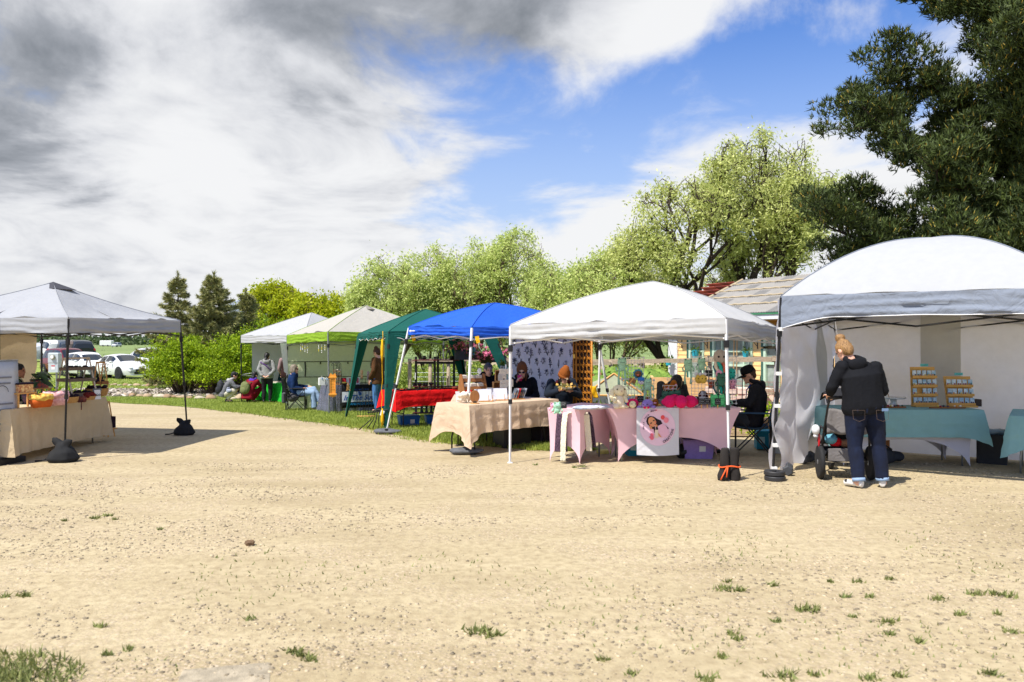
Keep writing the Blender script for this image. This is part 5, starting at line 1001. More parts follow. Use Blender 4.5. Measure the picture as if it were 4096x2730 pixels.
BLKC = cloth('black hoodie', (.006, .0065, .009), .12, 14, 0); JEAN = mat('dark denim', S(7, 15, 36), .9, .2, 6, .3, 260, col2=S(12, 26, 56)); CUFF = plain('pale denim', S(140, 164, 194), .9); BLON = mat('blonde hair', S(104, 72, 42), .5, .35, 40, .7, 90, col2=S(190, 146, 92), stretch=(3, 3, .4)); DKH = mat('black hair', S(22, 18, 18), .4, .3, 40, .4, 90, stretch=(3, 3, .4)); BRH = mat('brown hair', S(74, 44, 28), .5, .3, 40, .4, 90, stretch=(3, 3, .4)); GYH = mat('grey blonde hair', S(92, 80, 66), .5, .3, 40, .4, 90, col2=S(160, 146, 126), stretch=(3, 3, .4))
# woman with the stroller
p = gp(3480, 1950); WSH = plain('white sneaker', (.72, .70, .68), .6)
A = person('woman in black hoodie and rolled jeans seen from behind, pushing the stroller', p, R(2), dict(hip=(-.07, 0, .93), waist=(-.09, 0, 1.08), chest=(-.10, .02, 1.27), neck=(-.155, .07, 1.44), head=(-.235, .15, 1.565), shR=(.075, .02, 1.365), shL=(-.31, .04, 1.375), elR=(.185, .05, 1.10), wrR=(.0, .27, 1.06), fiR=(-.08, .30, 1.06), elL=(-.42, .06, 1.14), wrL=(-.405, .14, 1.06), fiL=(-.375, .22, 1.035), hpR=(.03, 0, .90), hpL=(-.17, 0, .90), knR=(.11, .02, .49), knL=(-.165, .03, .49), anR=(.135, -.02, .09), anL=(-.155, -.05, .09), toR=(.205, .12, .045), toL=(-.235, .07, .045)),
           1.34, 1.0, R(22), R(34), 0, SKIN, BLKC, JEAN, WSH, 1.0, .0, CAPH+[((0, -.035, .155), (.058, .056, .05)), ((.02, -.02, .18), (.035, .035, .03)), ((-.03, -.04, .17), (.03, .03, .03)), ((0, -.085, .02), (.05, .03, .06))], BLON, .012, BLKC, 1.3, .8, CUFF, .008, shoe2=BLK)
r = A[0]; STI = plain('stitching', S(92, 76, 66), .8)
for s, x in ((1, .055), (-1, -.215)):
    MB().tube([(x-.07, -.176, .90), (x-.065, -.186, .80), (x, -.19, .775), (x+.065, -.186, .80), (x+.07, -.176, .90), (x-.07, -.176, .90)], .002, 4).build('pocket_seam', STI, r)
MB().box((.08, -.19, .905), (.07, .01, .03), 0, .2).build('pocket_phone', plain('phone blue', S(120, 150, 190), .3), r)
# seated man with cap
NAVYD = cloth('black sweatshirt', (.014, .014, .018), .3, 12, 0); GREYT = cloth('charcoal trousers', (.04, .045, .055), .3, 9, 0)
SIT = dict(hip=(0, 0, .50), waist=(0, -.05, .66), chest=(0, -.07, .88), neck=(0, -.03, 1.05), head=(0, .04, 1.18), shR=(.185, -.05, .985), shL=(-.185, -.05, .985), elR=(.25, .02, .74), elL=(-.25, .02, .74), wrR=(.12, .24, .70), wrL=(-.12, .24, .70), fiR=(.05, .30, .70), fiL=(-.05, .30, .70), hpR=(.095, .02, .49), hpL=(-.095, .02, .49), knR=(.13, .42, .50), knL=(-.13, .42, .50), anR=(.13, .40, .09), anL=(-.13, .40, .09), toR=(.15, .55, .04), toL=(-.15, .55, .04))
def sit(**k): d = dict(SIT); d.update(k); return d
def cap(t, m, r):
    _, j, H, Rh = t; MB().lathe([(.098, -.01), (.101, .03), (.092, .075), (.06, .105), (.0, .115)], H(0, -.012, .035), 16, Rh @ Matrix.Diagonal((.9, 1.08, 1))).build('cap_crown', m, r, True)
    def f(u, v): a = (u-.5)*2.2; rr = .098+.085*v*(1-.35*(2*u-1)**2); return H(math.sin(a)*rr*.88, math.cos(a)*rr*1.06-.012, .03-.012*v-.02*(2*u-1)**2)
    MB().grid(f, 10, 4).build('cap_peak', m, r, True, solid=.006)
def beanie(t, m, r, tall=.17):
    _, j, H, Rh = t; mb = MB().lathe([(.099, -.015), (.102, .03), (.094, .08), (.07, .12), (.045, tall), (.0, tall+.02)], H(0, -.02, .03), 14, Rh @ Matrix.Diagonal((.9, 1.06, 1))); mb.build('beanie', m, r, True); MB().lathe([(.103, -.03), (.107, .0), (.105, .03)], H(0, -.02, .03), 14, Rh @ Matrix.Diagonal((.9, 1.06, 1))).build('beanie_cuff', m, r, True); MB().box(H(.0, .092, .035), (.035, .012, .03), 0).build('beanie_patch', plain('patch', S(226, 196, 160)), r)
def glasses(t, m, r, dark=True):
    _, j, H, Rh = t
    for s in (-1, 1):
        if dark: MB().ball(H(s*.032, .094, .010), (.026, .007, .019), 10, 6, Rh).build('lens', m, r, True)
        else: MB().tube([H(s*.032+.024*math.cos(a), .098, .010+.02*math.sin(a)) for a in [6.283*k/12 for k in range(12)]], .003, 5, closed=True).build('lens_rim', m, r)
        MB().tube([H(s*.055, .09, .014), H(s*.08, .0, .012)], .003, 4).build('temple', m, r)
    MB().tube([H(-.01, .1, .014), H(.01, .1, .014)], .003, 4).build('bridge', m, r)
B = person('young man in black cap and sweatshirt seated beside the pink table', (3.58, 11.85, 0), R(74), sit(head=(0, .06, 1.175), elR=(.24, .04, .76), elL=(-.24, .06, .76), wrR=(.10, .33, .74), wrL=(-.06, .36, .75), fiR=(.04, .40, .75), fiL=(-.02, .43, .76)), 1.08, 1, R(8), R(24), 0, SKIN, NAVYD, GREYT, BLK, 1, 0, [((0, -.03, .03), (.083, .095, .085)), ((0, -.065, -.03), (.072, .045, .06))], BRH, .012, NAVYD)
cap(B, BLKC, B[0]); LAN = cloth('blue lanyard', S(30, 70, 170)); MB().tube([(-.09, .03, 1.03), (-.07, .085, .95), (0, .10, .78), (.06, .085, .95), (.09, .03, 1.03)], .008, 5).build('lanyard', LAN, B[0], True)
# woman with long dark hair behind the pink table
Cw = person('woman with long dark hair bent low behind the crochet display', (2.52, 12.45, 0), R(200), sit(head=(0, .10, 1.03), neck=(0, .03, .95), chest=(0, -.02, .80)), 1, 1, 0, R(40), 0, SKIN, cloth('charcoal jacket', (.05, .05, .055), .3, 10, 0), GREYT, BLK, 1, 0, CAPH+[((.03, .02, .02), (.09, .10, .10)), ((.05, -.03, -.12), (.085, .075, .14)), ((-.07, -.02, -.10), (.05, .06, .14)), ((.1, -.04, -.18), (.05, .05, .1))], DKH, .014)
# two women in beanies under the blue tent
DTEAL = cloth('dark navy coat', S(26, 34, 46), .3, 9, 0); RUST = cloth('rust knit', S(140, 78, 30), .3, 30, 0)
Dw = person('woman in rust beanie and glasses eating from a plate', (.84, 13.25, 0), R(196), sit(hip=(0, 0, .48), head=(.02, .13, 1.08), neck=(0, .04, .97), chest=(0, -.03, .82), elR=(.30, .10, .80), elL=(-.27, .08, .78), wrR=(.16, .30, .88), wrL=(-.02, .31, .86), fiR=(.10, .36, .90), fiL=(.03, .38, .88)), 1.1, 1, R(10), R(30), 0, SKIN, DTEAL, GREYT, BLK, 1, 0, [((0, -.03, .01), (.083, .09, .08)), ((.06, .0, -.06), (.03, .05, .08)), ((-.06, .0, -.06), (.03, .05, .08))], DKH, .012, cloth('maroon scarf', S(84, 20, 34)))
beanie(Dw, RUST, Dw[0]); glasses(Dw, INK, Dw[0], False)
r = T('food_plate', 'white paper plate of food held by the rust beanie woman', 'plate', Vector((.84, 13.25, 0))+Matrix.Rotation(R(196), 3, 'Z') @ Vector((.07, .40, .905))); MB().lathe([(.09, 0), (.13, .025), (.135, .03), (.12, .022), (.0, .012)], n=18).build('plate', WHITEP, r, True); g = np.random.default_rng(2); k = 120; leaves('salad', g.normal(size=(k, 3))*np.array([.07, .07, .012])+np.array([0, 0, .04]), .05, .7, mat('salad', S(60, 120, 90), .6, .3, 9, col2=S(226, 170, 70), island=.9), r, g)['kind'] = 'stuff'
Ew = person('woman in brown beanie and black sunglasses drinking from a pink mug', (.17, 13.75, 0), R(182), sit(head=(0, .04, 1.15), elR=(.25, .08, .80), wrR=(.10, .20, .98), fiR=(.06, .22, 1.04)), 1.05, 1, R(-6), R(10), 0, SKIN, BLKC, GREYT, BLK, 1, 0, [((0, -.03, .01), (.083, .09, .08)), ((.065, .0, -.07), (.03, .05, .1)), ((-.065, .0, -.07), (.03, .05, .1))], BRH, .012, BLKC)
beanie(Ew, cloth('brown knit', S(122, 78, 46), .3, 30, 0), Ew[0], .14); glasses(Ew, INK, Ew[0]); single(MB().lathe([(.035, 0), (.038, .1), (.034, .1), (.03, .01)], n=14).tube([(.036, 0, .08), (.065, 0, .06), (.036, 0, .03)], .006, 5), 'mug', plain('hot pink mug', S(222, 50, 110), .3), 'bright pink mug raised by the woman in sunglasses', 'mug', Vector((.17, 13.75, 0))+Matrix.Rotation(R(182), 3, 'Z') @ Vector((.045, .20, 1.0)), smooth=True)
Fw = person('person in dark hood half hidden behind the wooden pouch rack', (-.46, 14.9, 0), R(200), sit(head=(0, .05, 1.14)), 1, 1, 0, R(10), 0, SKIN, BLKC, GREYT, BLK, 1, 0, CAPH, plain('grey hood', S(96, 92, 86), .9), .016, BLKC)
# woman in brown cardigan in the lime tent
pg = (-3.50, 20.85, zt(20.85))
Gw = person('woman in brown cardigan and jeans with a bun, looking at a phone', pg, R(62), dict(head=(0, .05, 1.57), elR=(.24, .02, 1.12), wrR=(.16, .22, 1.17), fiR=(.12, .29, 1.20), wrL=(-.22, .12, .88)), 1.0, 1, 0, R(22), 0, SKIN, mat('brown cardigan', S(88, 56, 28), .95, .2, 20, .5, 80, stretch=(5, 5, .6)), mat('blue denim', S(72, 118, 172), .9, .15, 18), BLK, 1, .12, CAPH+[((0, -.02, .13), (.055, .055, .05))], BRH, .014, flare=1.2)
single(MB().bbox((0, 0, .07), (.075, .012, .15), .004), 'phone', plain('dark phone', (.03, .03, .04), .3), 'dark phone held by the woman in the brown cardigan', 'phone', Vector(pg)+Matrix.Rotation(R(62), 3, 'Z') @ Vector((.12, .32, 1.17)), R(62))
# grey-haired lady in the folding chair
ph = (-5.88, 21.75, zt(21.75)); LBL = mat('pale denim', S(176, 192, 214), .9, .12, 14)
Hw = person('grey-haired lady in navy jacket and sunglasses seated with crossed legs', ph, R(-82), sit(hip=(0, 0, .46), waist=(0, -.07, .60), chest=(0, -.12, .82), neck=(0, -.12, 1.0), head=(0, -.06, 1.14), elR=(.24, -.08, .66), elL=(-.24, -.08, .66), wrR=(.12, .17, .62), wrL=(-.10, .30, .66), fiR=(.06, .25, .62), fiL=(-.05, .37, .66), knR=(.09, .44, .50), anR=(.10, .48, .08), toR=(.1, .62, .04), knL=(.01, .46, .60), anL=(.06, .66, .24), toL=(.08, .80, .20)), 1.05, 1, R(2), R(4), 0, SKIN, cloth('navy jacket', S(20, 44, 84), .3, 9, 0), LBL, plain('grey shoe', S(150, 138, 130), .7), 1, .06, CAPH+[((0, -.06, -.06), (.078, .05, .07)), ((.07, -.02, -.04), (.03, .06, .09)), ((-.07, -.02, -.04), (.03, .06, .09))], GYH, .013, flare=1.75)
glasses(Hw, INK, Hw[0])
def camp_chair(label, loc, rz, mt, pocket=None):
    r = T('camp_chair', label, 'chair', loc, rz)
    MB().grid(lambda u, v: V3((u-.5)*.5, -.22+.46*v, .44-.05*math.sin(PI*u)-.03*math.sin(PI*v)), 8, 8).build('seat', mt, r, True, solid=.008); MB().grid(lambda u, v: V3((u-.5)*.52, -.22-.12*v-.05*math.sin(PI*u), .44+.46*v), 8, 8).build('backrest', mt, r, True, solid=.008)
    for x in (-.26, .26):
        MB().tube([(x, .25, .02), (x, -.27, .56), (x, -.36, .92)], .010, 6).build('frame_tube', BLK, r); MB().tube([(x, -.25, .02), (x, .24, .60)], .010, 6).build('frame_tube', BLK, r); MB().bbox((x, .0, .63), (.06, .5, .02), .006).build('armrest', mt, r)
        MB().tube([(x, .24, .02), (x, .24, .62)], .010, 6).build('leg', BLK, r); MB().tube([(x, -.26, .02), (x, -.26, .60)], .010, 6).build('leg', BLK, r)
    for y in (-.25, .25): MB().tube([(-.26, y, .03), (.26, y, .42)], .009, 6).build('cross_bar', BLK, r); MB().tube([(.26, y, .03), (-.26, y, .42)], .009, 6).build('cross_bar', BLK, r)
    if pocket: MB().bbox((0, -.33, .38), (.34, .10, .26), .03).build('back_pocket', pocket, r)
    return r
camp_chair('black folding camp chair under the grey-haired lady', ph, R(-82), BLK, plain('grey mesh pocket', (.07, .07, .075), .9))
camp_chair('blue-grey folding director chair under the man in the cap', (3.58, 11.85, 0), R(74), cloth('slate blue canvas', S(52, 78, 104), .3, 9, 0), cloth('slate blue canvas', S(52, 78, 104)))
# people at the far tent
GHOOD = cloth('grey hoodie', S(140, 140, 138), .4, 11, 0); BLKT = cloth('black trousers', (.016, .016, .018), .3, 9, 0)
Jw = person('woman in grey hoodie with ponytail standing with hands behind her back', gp(1068, 1613), R(4), dict(elR=(.27, -.10, 1.12), elL=(-.27, -.10, 1.12), wrR=(.10, -.20, .93), wrL=(-.10, -.20, .93), fiR=(.0, -.22, .89), fiL=(.03, -.225, .88)), 1.15, .97, R(-8), R(4), 0, SKIN, GHOOD, BLKT, BLK, 1, .03, CAPH+[((0, -.11, -.02), (.04, .04, .06)), ([(0, -.11, -.02), (.02, -.13, -.12), (.02, -.12, -.24)], [.04, .055, .02])], DKH, .014, GHOOD)
MB().tube([(-.20, -.10, 1.36), (0, -.17, 1.25), (.19, -.15, 1.05)], .012, 5).build('bag_strap', cloth('purple strap', S(96, 40, 130)), Jw[0], True)
Iw = person('person in dark brown vest standing half behind the tent flap', gx(1148, 25.55), R(-10), dict(wrL=(-.24, .10, .92)), 1.05, 1.02, 0, R(8), 0, SKIN, cloth('brown vest', S(48, 26, 24), .3, 9, 0), cloth('dark patterned trousers', S(22, 26, 34)), BLK, .75, .0, CAPH+[((0, -.04, .12), (.045, .045, .045))], BRH, .015, flare=1.5, sleevem=cloth('mauve sleeve', S(156, 128, 128)))
SQ = dict(hip=(0, -.10, .27), waist=(0, -.06, .42), chest=(0, .08, .62), neck=(0, .17, .76), head=(0, .25, .89), shR=(.18, .14, .70), shL=(-.18, .14, .70), elR=(.25, .30, .50), elL=(-.25, .30, .50), wrR=(.12, .46, .52), wrL=(-.12, .46, .52), fiR=(.06, .52, .53), fiL=(-.06, .52, .53), hpR=(.10, -.08, .27), hpL=(-.10, -.08, .27), knR=(.17, .32, .45), knL=(-.17, .32, .45), anR=(.12, .02, .10), anL=(-.12, .02, .10), toR=(.15, .17, .04), toL=(-.15, .17, .04))
def backpack(label, t, mt, loc, rz, c, sz, group=None):
    r = T('backpack', label, 'backpack', Vector(loc)+Matrix.Rotation(rz, 3, 'Z') @ Vector(c), rz); w_, d_, h_ = sz; mb = MB().ball((0, 0, 0), (w_/2, d_/2, h_/2), 14, 10); mb.box((0, 0, 0), (w_*.75, d_*.7, h_*.7), 0, R(-14)); fuse('bag', mb, mt, r, .014, .01, 12, 6)
    fuse('front_pocket', MB().ball((0, -d_*.42, -h_*.16), (w_*.36, d_*.25, h_*.24), 12, 8), mt, r, .012, .006, 12, 2)
    for s in (-1, 1): MB().tube([(s*w_*.25, d_*.35, h_*.42), (s*w_*.34, d_*.9, h_*.40), (s*w_*.42, d_*1.1, 0), (s*w_*.3, d_*.4, -h_*.4)], .016, 5).build('strap', mt, r, True)
    MB().tube([(-.04, d_*.1, h_*.46), (0, d_*.1, h_*.56), (.04, d_*.1, h_*.46)], .008, 5).build('handle', mt, r, True); return r
pl = gp(905, 1611); Lw = person('man in grey and black hoodie crouching at the lawn edge', pl, R(-68), SQ, 1.1, 1.0, 0, R(18), 0, SKIN, cloth('two-tone grey hoodie', S(112, 112, 116), .3, 9, 0), cloth('cream trousers', S(206, 198, 180), .3, 9, 0), BLK, 1, 0, CAPH+[((0, .05, .09), (.07, .06, .04))], DKH, .014, cloth('pale hood', S(186, 184, 180)))
glasses(Lw, INK, Lw[0], False)
backpack('black backpack on the crouching man', Lw, plain('black nylon', (.02, .021, .026), .7), pl, R(-68), (.0, -.18, .50), (.36, .24, .52))
single(MB().ball((0, 0, 0), (.10, .08, .075), 10, 7).jitter(.03, 12).tube([(-.1, 0, .02), (-.05, -.02, .09), (.02, 0, .11)], .02, 6), 'cloth_bundle', mat('blue and white cloth', S(50, 70, 130), .8, .3, 14, col2=S(220, 224, 232)), 'blue and white bundle hanging at the crouching man waist', 'bundle', pl+Matrix.Rotation(R(-68), 3, 'Z') @ Vector((.27, .08, .40)), smooth=True)
pk = gp(1000, 1612); REDC = cloth('crimson coat', S(128, 16, 34), .3, 9, 0); Kw = person('woman in crimson coat with purple hood crouching by the green table', pk, R(-22), SQ, 1.08, 1.0, R(-12), R(16), 0, SKIN, REDC, REDC, plain('brown boot', S(88, 58, 40), .7), 1, .10, CAPH+[((0, -.07, -.10), (.075, .05, .12)), ((.06, 0, -.12), (.035, .05, .1))], DKH, .014, cloth('purple hood', S(96, 56, 176)))
backpack('olive green backpack on the woman in the crimson coat', Kw, cloth('olive canvas', S(112, 118, 76), .3, 9, 0), pk, R(-22), (-.02, -.22, .50), (.36, .22, .44))
# shopkeeper behind the roll-up banner
person('person seated deep in the left tent behind the roll-up banner', (-8.25, 13.25, 0), R(-80), SIT, 1, 1, 0, R(6), 0, mat('tan skin', S(170, 116, 90), .55, .06, 14), BLKC, GREYT, BLK, 1, 0, CAPH, DKH, .018)
# ---------------------------------------------------------------- stroller
sp = Vector((4.05, 9.68, 0)); r = T('stroller', 'black three-wheeled jogging stroller pushed by the woman in the hoodie', 'stroller', sp, R(-10)); SBL = cloth('black stroller fabric', (.02, .02, .024), .3, 10, 0); SGR = cloth('grey stroller fabric', S(120, 116, 116), .3, 10, 0)
for x in (-.29, .29):
    Mr = Matrix.Rotation(PI/2, 3, 'Y'); w_ = MB().lathe([(.165, -.028), (.20, -.024), (.207, 0), (.20, .024), (.165, .028)], (x, 0, .205), 26, Mr).build('wheel', TYRE, r, True); sp_ = MB()
    for k in range(6): a = k*1.047; sp_.tube([(x, 0, .205), (x, .165*math.cos(a), .205+.165*math.sin(a))], .008, 4)
    sp_.lathe([(.03, -.03), (.03, .03)], (x, 0, .205), 10, Mr); sp_.build('spokes', GRM, w_)
    MB().tube([(x*.97, .0, .205), (x*.9, -.05, .55), (x*.86, -.22, .88), (x*.86, -.33, 1.0)], .014, 7).build('push_frame', BLK, r, True); MB().tube([(x*.95, .02, .22), (x*.75, .45, .30), (x*.15, .78, .20)], .013, 7).build('lower_frame', BLK, r, True); MB().tube([(x*.88, -.08, .60), (x*.8, .25, .62), (x*.78, .48, .40)], .012, 7).build('side_rail', BLK, r, True)
    MB().ball((x*1.06, -.02, .47), (.015, .03, .10), 8, 6).build('red_trim', plain('red trim', S(196, 26, 40), .4), r, True)
MB().tube([(-.25, -.32, .99), (-.262, -.35, 1.005), (-.262, -.375, 1.014), (-.245, -.388, 1.018), (-.2, -.39, 1.02), (0, -.39, 1.02), (.2, -.385, 1.02), (.25, -.36, 1.01), (.25, -.33, 1.0)], .02, 8).build('handlebar', BLK, r, True); MB().tube([(-.28, .0, .21), (.28, .0, .21)], .012, 6).build('axle', CHR, r)
f_ = MB().lathe([(.11, -.025), (.135, -.02), (.14, 0), (.135, .02), (.11, .025)], (0, .80, .14), 22, Matrix.Rotation(PI/2, 3, 'Y')).build('front_wheel', TYRE, r, True); MB().tube([(-.05, .80, .14), (-.05, .72, .3), (.05, .72, .3), (.05, .80, .14)], .012, 6).build('fork', BLK, r, True)
MB().grid(lambda u, v: V3((u-.5)*.44, .05+.40*v-.10*(1-v), .80-.42*math.sin(PI*.5*v)), 6, 10).build('seat', SBL, r, True, solid=.02)
MB().grid(lambda u, v: V3((u-.5)*.46, -.10+.02*math.sin(u*9), .86-.30*v+.01*math.sin(u*13)), 10, 8).build('seat_back', SGR, r, True, solid=.02)
MB().grid(lambda u, v: V3((u-.5)*.48*(1-.08*v), -.13+.5*v-.03*math.sin(PI*u), .90+.20*math.sin(PI*(.15+.7*v))-.06*abs(2*u-1)**3), 10, 10).build('canopy', SBL, r, True, solid=.01)
MB().grid(lambda u, v: V3((u-.5)*.42, -.02+.42*v, .36-.10*math.sin(PI*v)-.02*math.sin(u*8)), 8, 8).build('basket', SBL, r, True, solid=.015); MB().bbox((0, -.02, .30), (.40, .02, .15), .005).build('basket_panel', SGR, r)
for q, (c_, col) in enumerate([((-.08, .1, .44), S(210, 30, 40)), ((.03, .1, .43), S(150, 110, 84)), ((.12, .1, .30), S(210, 206, 204)), ((-.14, .06, .48), S(110, 170, 190))]): single(MB().ball((0, 0, 0), (.085, .07, .055), 9, 6).jitter(.03, 14, q), 'packed_cloth', cloth('stroller load%d' % q, col), ['red cloth packed in the stroller basket', 'brown knitted cloth packed in the stroller basket', 'white cloth packed low in the stroller basket', 'pale blue cloth packed at the stroller side'][q], 'cloth', sp+Vector(c_), smooth=True)
single(MB().ball((0, 0, 0), (.05, .06, .065), 10, 7).tube([(0, 0, -.06), (0, 0, -.09)], .03, 8), 'bottle_holder', plain('white plastic', (.7, .7, .72), .3), 'white round bottle hanging at the left of the stroller', 'bottle', sp+Vector((-.35, .02, .60)), smooth=True)
# ---------------------------------------------------------------- goods, stall by stall
def tb(px, py, h): Y = (EYE-h)*FP/(py-1365); return Vector(((px-2048)/FP*Y, Y, h))      # point on a table top of height h
def sizeat(n, Y): return n/FP*Y
def blob(name, label, cat, p, parts, group=None, rz=0, fz=None):
    r = T(name, label, cat, p, rz, group)
    for nm, m, items in parts:
        mb = MB()
        for it in items: mb.ball(it[0], it[1], 12, 8)
        if fz: fuse(nm, mb, m, r, fz, .004, 30, 2)
        else: mb.build(nm, m, r, True)
    return r
def wool(n, c): return mat('wool '+n, c, .95, .18, 60, .6, 160)
WICK = mat('wicker', S(190, 144, 84), .8, .25, 30, .8, 70, stretch=(1, 1, 3)); DKC = cloth('dark knitwear', S(44, 30, 44)); LWD = mat('pale painted wood', S(214, 198, 178), .7, .1, 9)
h = .748
# --- left tent
r = T('roll_up_banner', 'pale roll-up banner with faint lettering at the left edge', 'banner', (-6.93, 10.85, 0), R(76)); BANM = plain('banner vinyl', S(186, 190, 198), .5, var=.05)
MB().bbox((0, 0, .05), (.62, .16, .09), .02).build('base', BLK, r); MB().grid(lambda u, v: V3((u-.5)*.58, .06*v+.0, .09+1.32*v), 6, 8).build('panel', BANM, r, True, solid=.006); MB().tube([(-.29, .06, 1.41), (.29, .06, 1.41)], .012, 6).build('top_rail', GRM, r); MB().tube([(0, .05, .09), (0, .10, 1.41)], .012, 6).build('support_pole', BLK, r)
for z, n in ((1.18, .34), (1.10, .3), (.82, .36), (.74, .3), (.55, .3), (.46, .34)): MB().box((0, -.012+.06*(z-.09)/1.32, z), (n, .002, .022)).build('printed_line', plain('grey print', S(120, 122, 132)), r)
MB().tube([(.1*math.cos(a), -.01+.03, .98+.09*math.sin(a)) for a in [PI*k/10 for k in range(11)]], .004, 4).build('printed_curl', INK, r)
r = T('black_pole', 'black pole standing behind the roll-up banner', 'pole', (-7.02, 10.92, 0)); MB().tube([(0, 0, 0), (-.02, 0, 2.0)], .018, 6).build('pole', BLK, r); MB().bbox((0, 0, .02), (.2, .2, .04), .01).build('pole_foot', BLK, r)
def weight(label, p, s):
    mb = MB().tube([(0, 0, 0), (0, 0, .05*s), (0, 0, .14*s), (0, 0, .24*s), (0, 0, .28*s)], [.20*s, .23*s, .19*s, .09*s, .05*s], 14, ry=[.15*s, .18*s, .15*s, .08*s, .04*s])
    for x, y, z in ((-.17, .02, .36), (.15, -.03, .33), (.03, .08, .31)): mb.tube([(x*.15*s, y*.2*s, .22*s), (x*.5*s, y*s, .27*s), (x*.8*s, y*s, z*.9*s), (x*s, y*s, z*s)], [.06*s, .07*s, .05*s, .012*s], 8, ry=[.05*s, .035*s, .022*s, .012*s])
    r = T('weight_bag', label, 'weight bag', p, 0, 'black weight bags on the left tent legs'); fuse('bag', mb, plain('black nylon bag', (.010, .0105, .012), .85), r, .014, .02, 9, 3); MB().tube([(-.2*s, .02, .05*s), (-.32*s, 0, .015), (-.4*s, -.02, .012)], .012, 5).build('loose_strap', BLK, r, True)
weight('black weight bag with tied ears at the near leg of the left tent', gp(252, 1848), .95); weight('black weight bag at the far leg of the left tent', gp(738, 1741), .85)
def basket(label, p, rx, ry, hh, fill=None, mt=WICK, nfill=9, name='basket', group='woven baskets on the beige table', rz=R(80)):
    r = T(name, label, 'basket', p, rz, group); M_ = Matrix.Diagonal((rx, ry, 1)); MB().lathe([(.8, 0), (.95, hh*.5), (1, hh), (.93, hh), (.75, .02)], n=18, M=M_).build('basket_wall', mt, r, True, angle=50)
    if fill:
        rd = random.Random(len(label))
        for k in range(nfill): MB().ball((rd.uniform(-.7, .7)*rx, rd.uniform(-.6, .6)*ry, hh+rd.uniform(-.02, .03)), (.05, .04, .035), 8, 6).jitter(.012, 20, k).build('item', fill, r, True)
    return r
basket('large wicker basket of dark knitwear at the far end of the beige table', tb(388, 1585, h), .20, .17, .13, DKC, WICK, 12); basket('low wicker basket of dark items near the left tent leg', tb(275, 1612, h), .16, .12, .09, DKC); basket('small wicker basket of red items on the beige table', tb(358, 1600, h), .10, .08, .06, cloth('red wool', S(120, 40, 36)))
FLO = mat('floral print', S(200, 80, 50), .8, .4, 30, col2=S(240, 214, 150)); ORF = mat('yellow print cotton', S(214, 120, 30), .8, .3, 26, col2=S(240, 220, 110)); PKF = mat('pink print cotton', S(214, 140, 150), .8, .3, 24, col2=S(240, 196, 196))
def softbin(label, p, s, mt, top): r = T('fabric_bin', label, 'fabric bin', p, 0, 'fabric bins on the beige table'); MB().lathe([(.13*s, 0), (.16*s, .08*s), (.15*s, .12*s)], n=16).jitter(.015, 9).build('bin', mt, r, True); MB().lathe([(.15*s, .10*s), (.175*s, .14*s), (.15*s, .19*s), (.10*s, .15*s)], n=16).jitter(.03, 11).build('folded_rim', top, r, True)
softbin('orange fabric bin with yellow fruit-print rim', tb(165, 1628, h), .95, plain('orange cotton', S(196, 92, 26), .9), ORF); softbin('pink patterned fabric bin on the beige table', tb(224, 1620, h), 1.05, PKF, PKF); softbin('mauve fabric bin behind the orange one', tb(128, 1615, h), .8, cloth('mauve cotton', S(110, 84, 96)), cloth('mauve cotton', S(110, 84, 96)))
def stool(label, p, lab2, m2): 
    r = T('riser_stool', label, 'stool', p, R(70), 'small pine riser stools'); MB().bbox((0, 0, .20), (.30, .16, .018), .004).build('top', PINE, r)
    for x in (-.12, .12):
        for y in (-.06, .06): MB().box((x, y, .095), (.02, .02, .19)).build('leg', PINE, r)
    rr = T('fabric_box', lab2, 'box', p+Vector((0, 0, .21)), R(70), 'patterned boxes on risers'); MB().bbox((0, 0, .06), (.24, .12, .12), .01).build('box', m2, rr); MB().bbox((0, 0, .125), (.25, .13, .02), .006).build('lid', DKC, rr)
stool('pine riser stool at the left end of the beige table', tb(92, 1630, h), 'orange floral box on the left pine riser', FLO); stool('pine riser stool behind the orange bin', tb(158, 1606, h), 'teal floral box on the right pine riser', mat('teal floral', S(50, 120, 130), .8, .4, 30, col2=S(220, 90, 80)))
r = T('potted_plant', 'large dark-leaved plant trailing over the beige table', 'plant', tb(112, 1612, h)); MB().lathe([(.07, 0), (.10, .16), (.09, .16)], n=14).build('pot', plain('dark pot', (.04, .04, .045), .6), r, True); rd = random.Random(5); LFM = mat('dark glossy leaves', S(28, 52, 30), .35, .2, 9, col2=S(60, 92, 48))
for k in range(16):
    an = rd.random()*6.28; L = .12+.12*rd.random(); hz_ = .28+.2*rd.random(); d = Vector((math.cos(an), math.sin(an), 0)); s_ = Vector((-d.y, d.x, 0)); q0 = d*L+Vector((0, 0, hz_))
    lf = MB().grid(lambda u, v: q0+d*.17*v+s_*(2*u-1)*.07*math.sin(PI*min(1, .1+.9*v))**.7+Vector((0, 0, -.10*v*v)), 4, 6).build('leaf', LFM, r, True); MB().tube([(0, 0, .14), q0*.6+Vector((0, 0, .1)), q0], .005, 4).build('stalk', LFM, lf)
g = np.random.default_rng(3); t = g.random(160); leaves('trailing_vine', np.stack([.12*t+g.normal(size=160)*.02, -.28*t-.02, .15-.38*t**2+g.normal(size=160)*.02], -1), .05, .6, LFM, r, g)['kind'] = 'stuff'
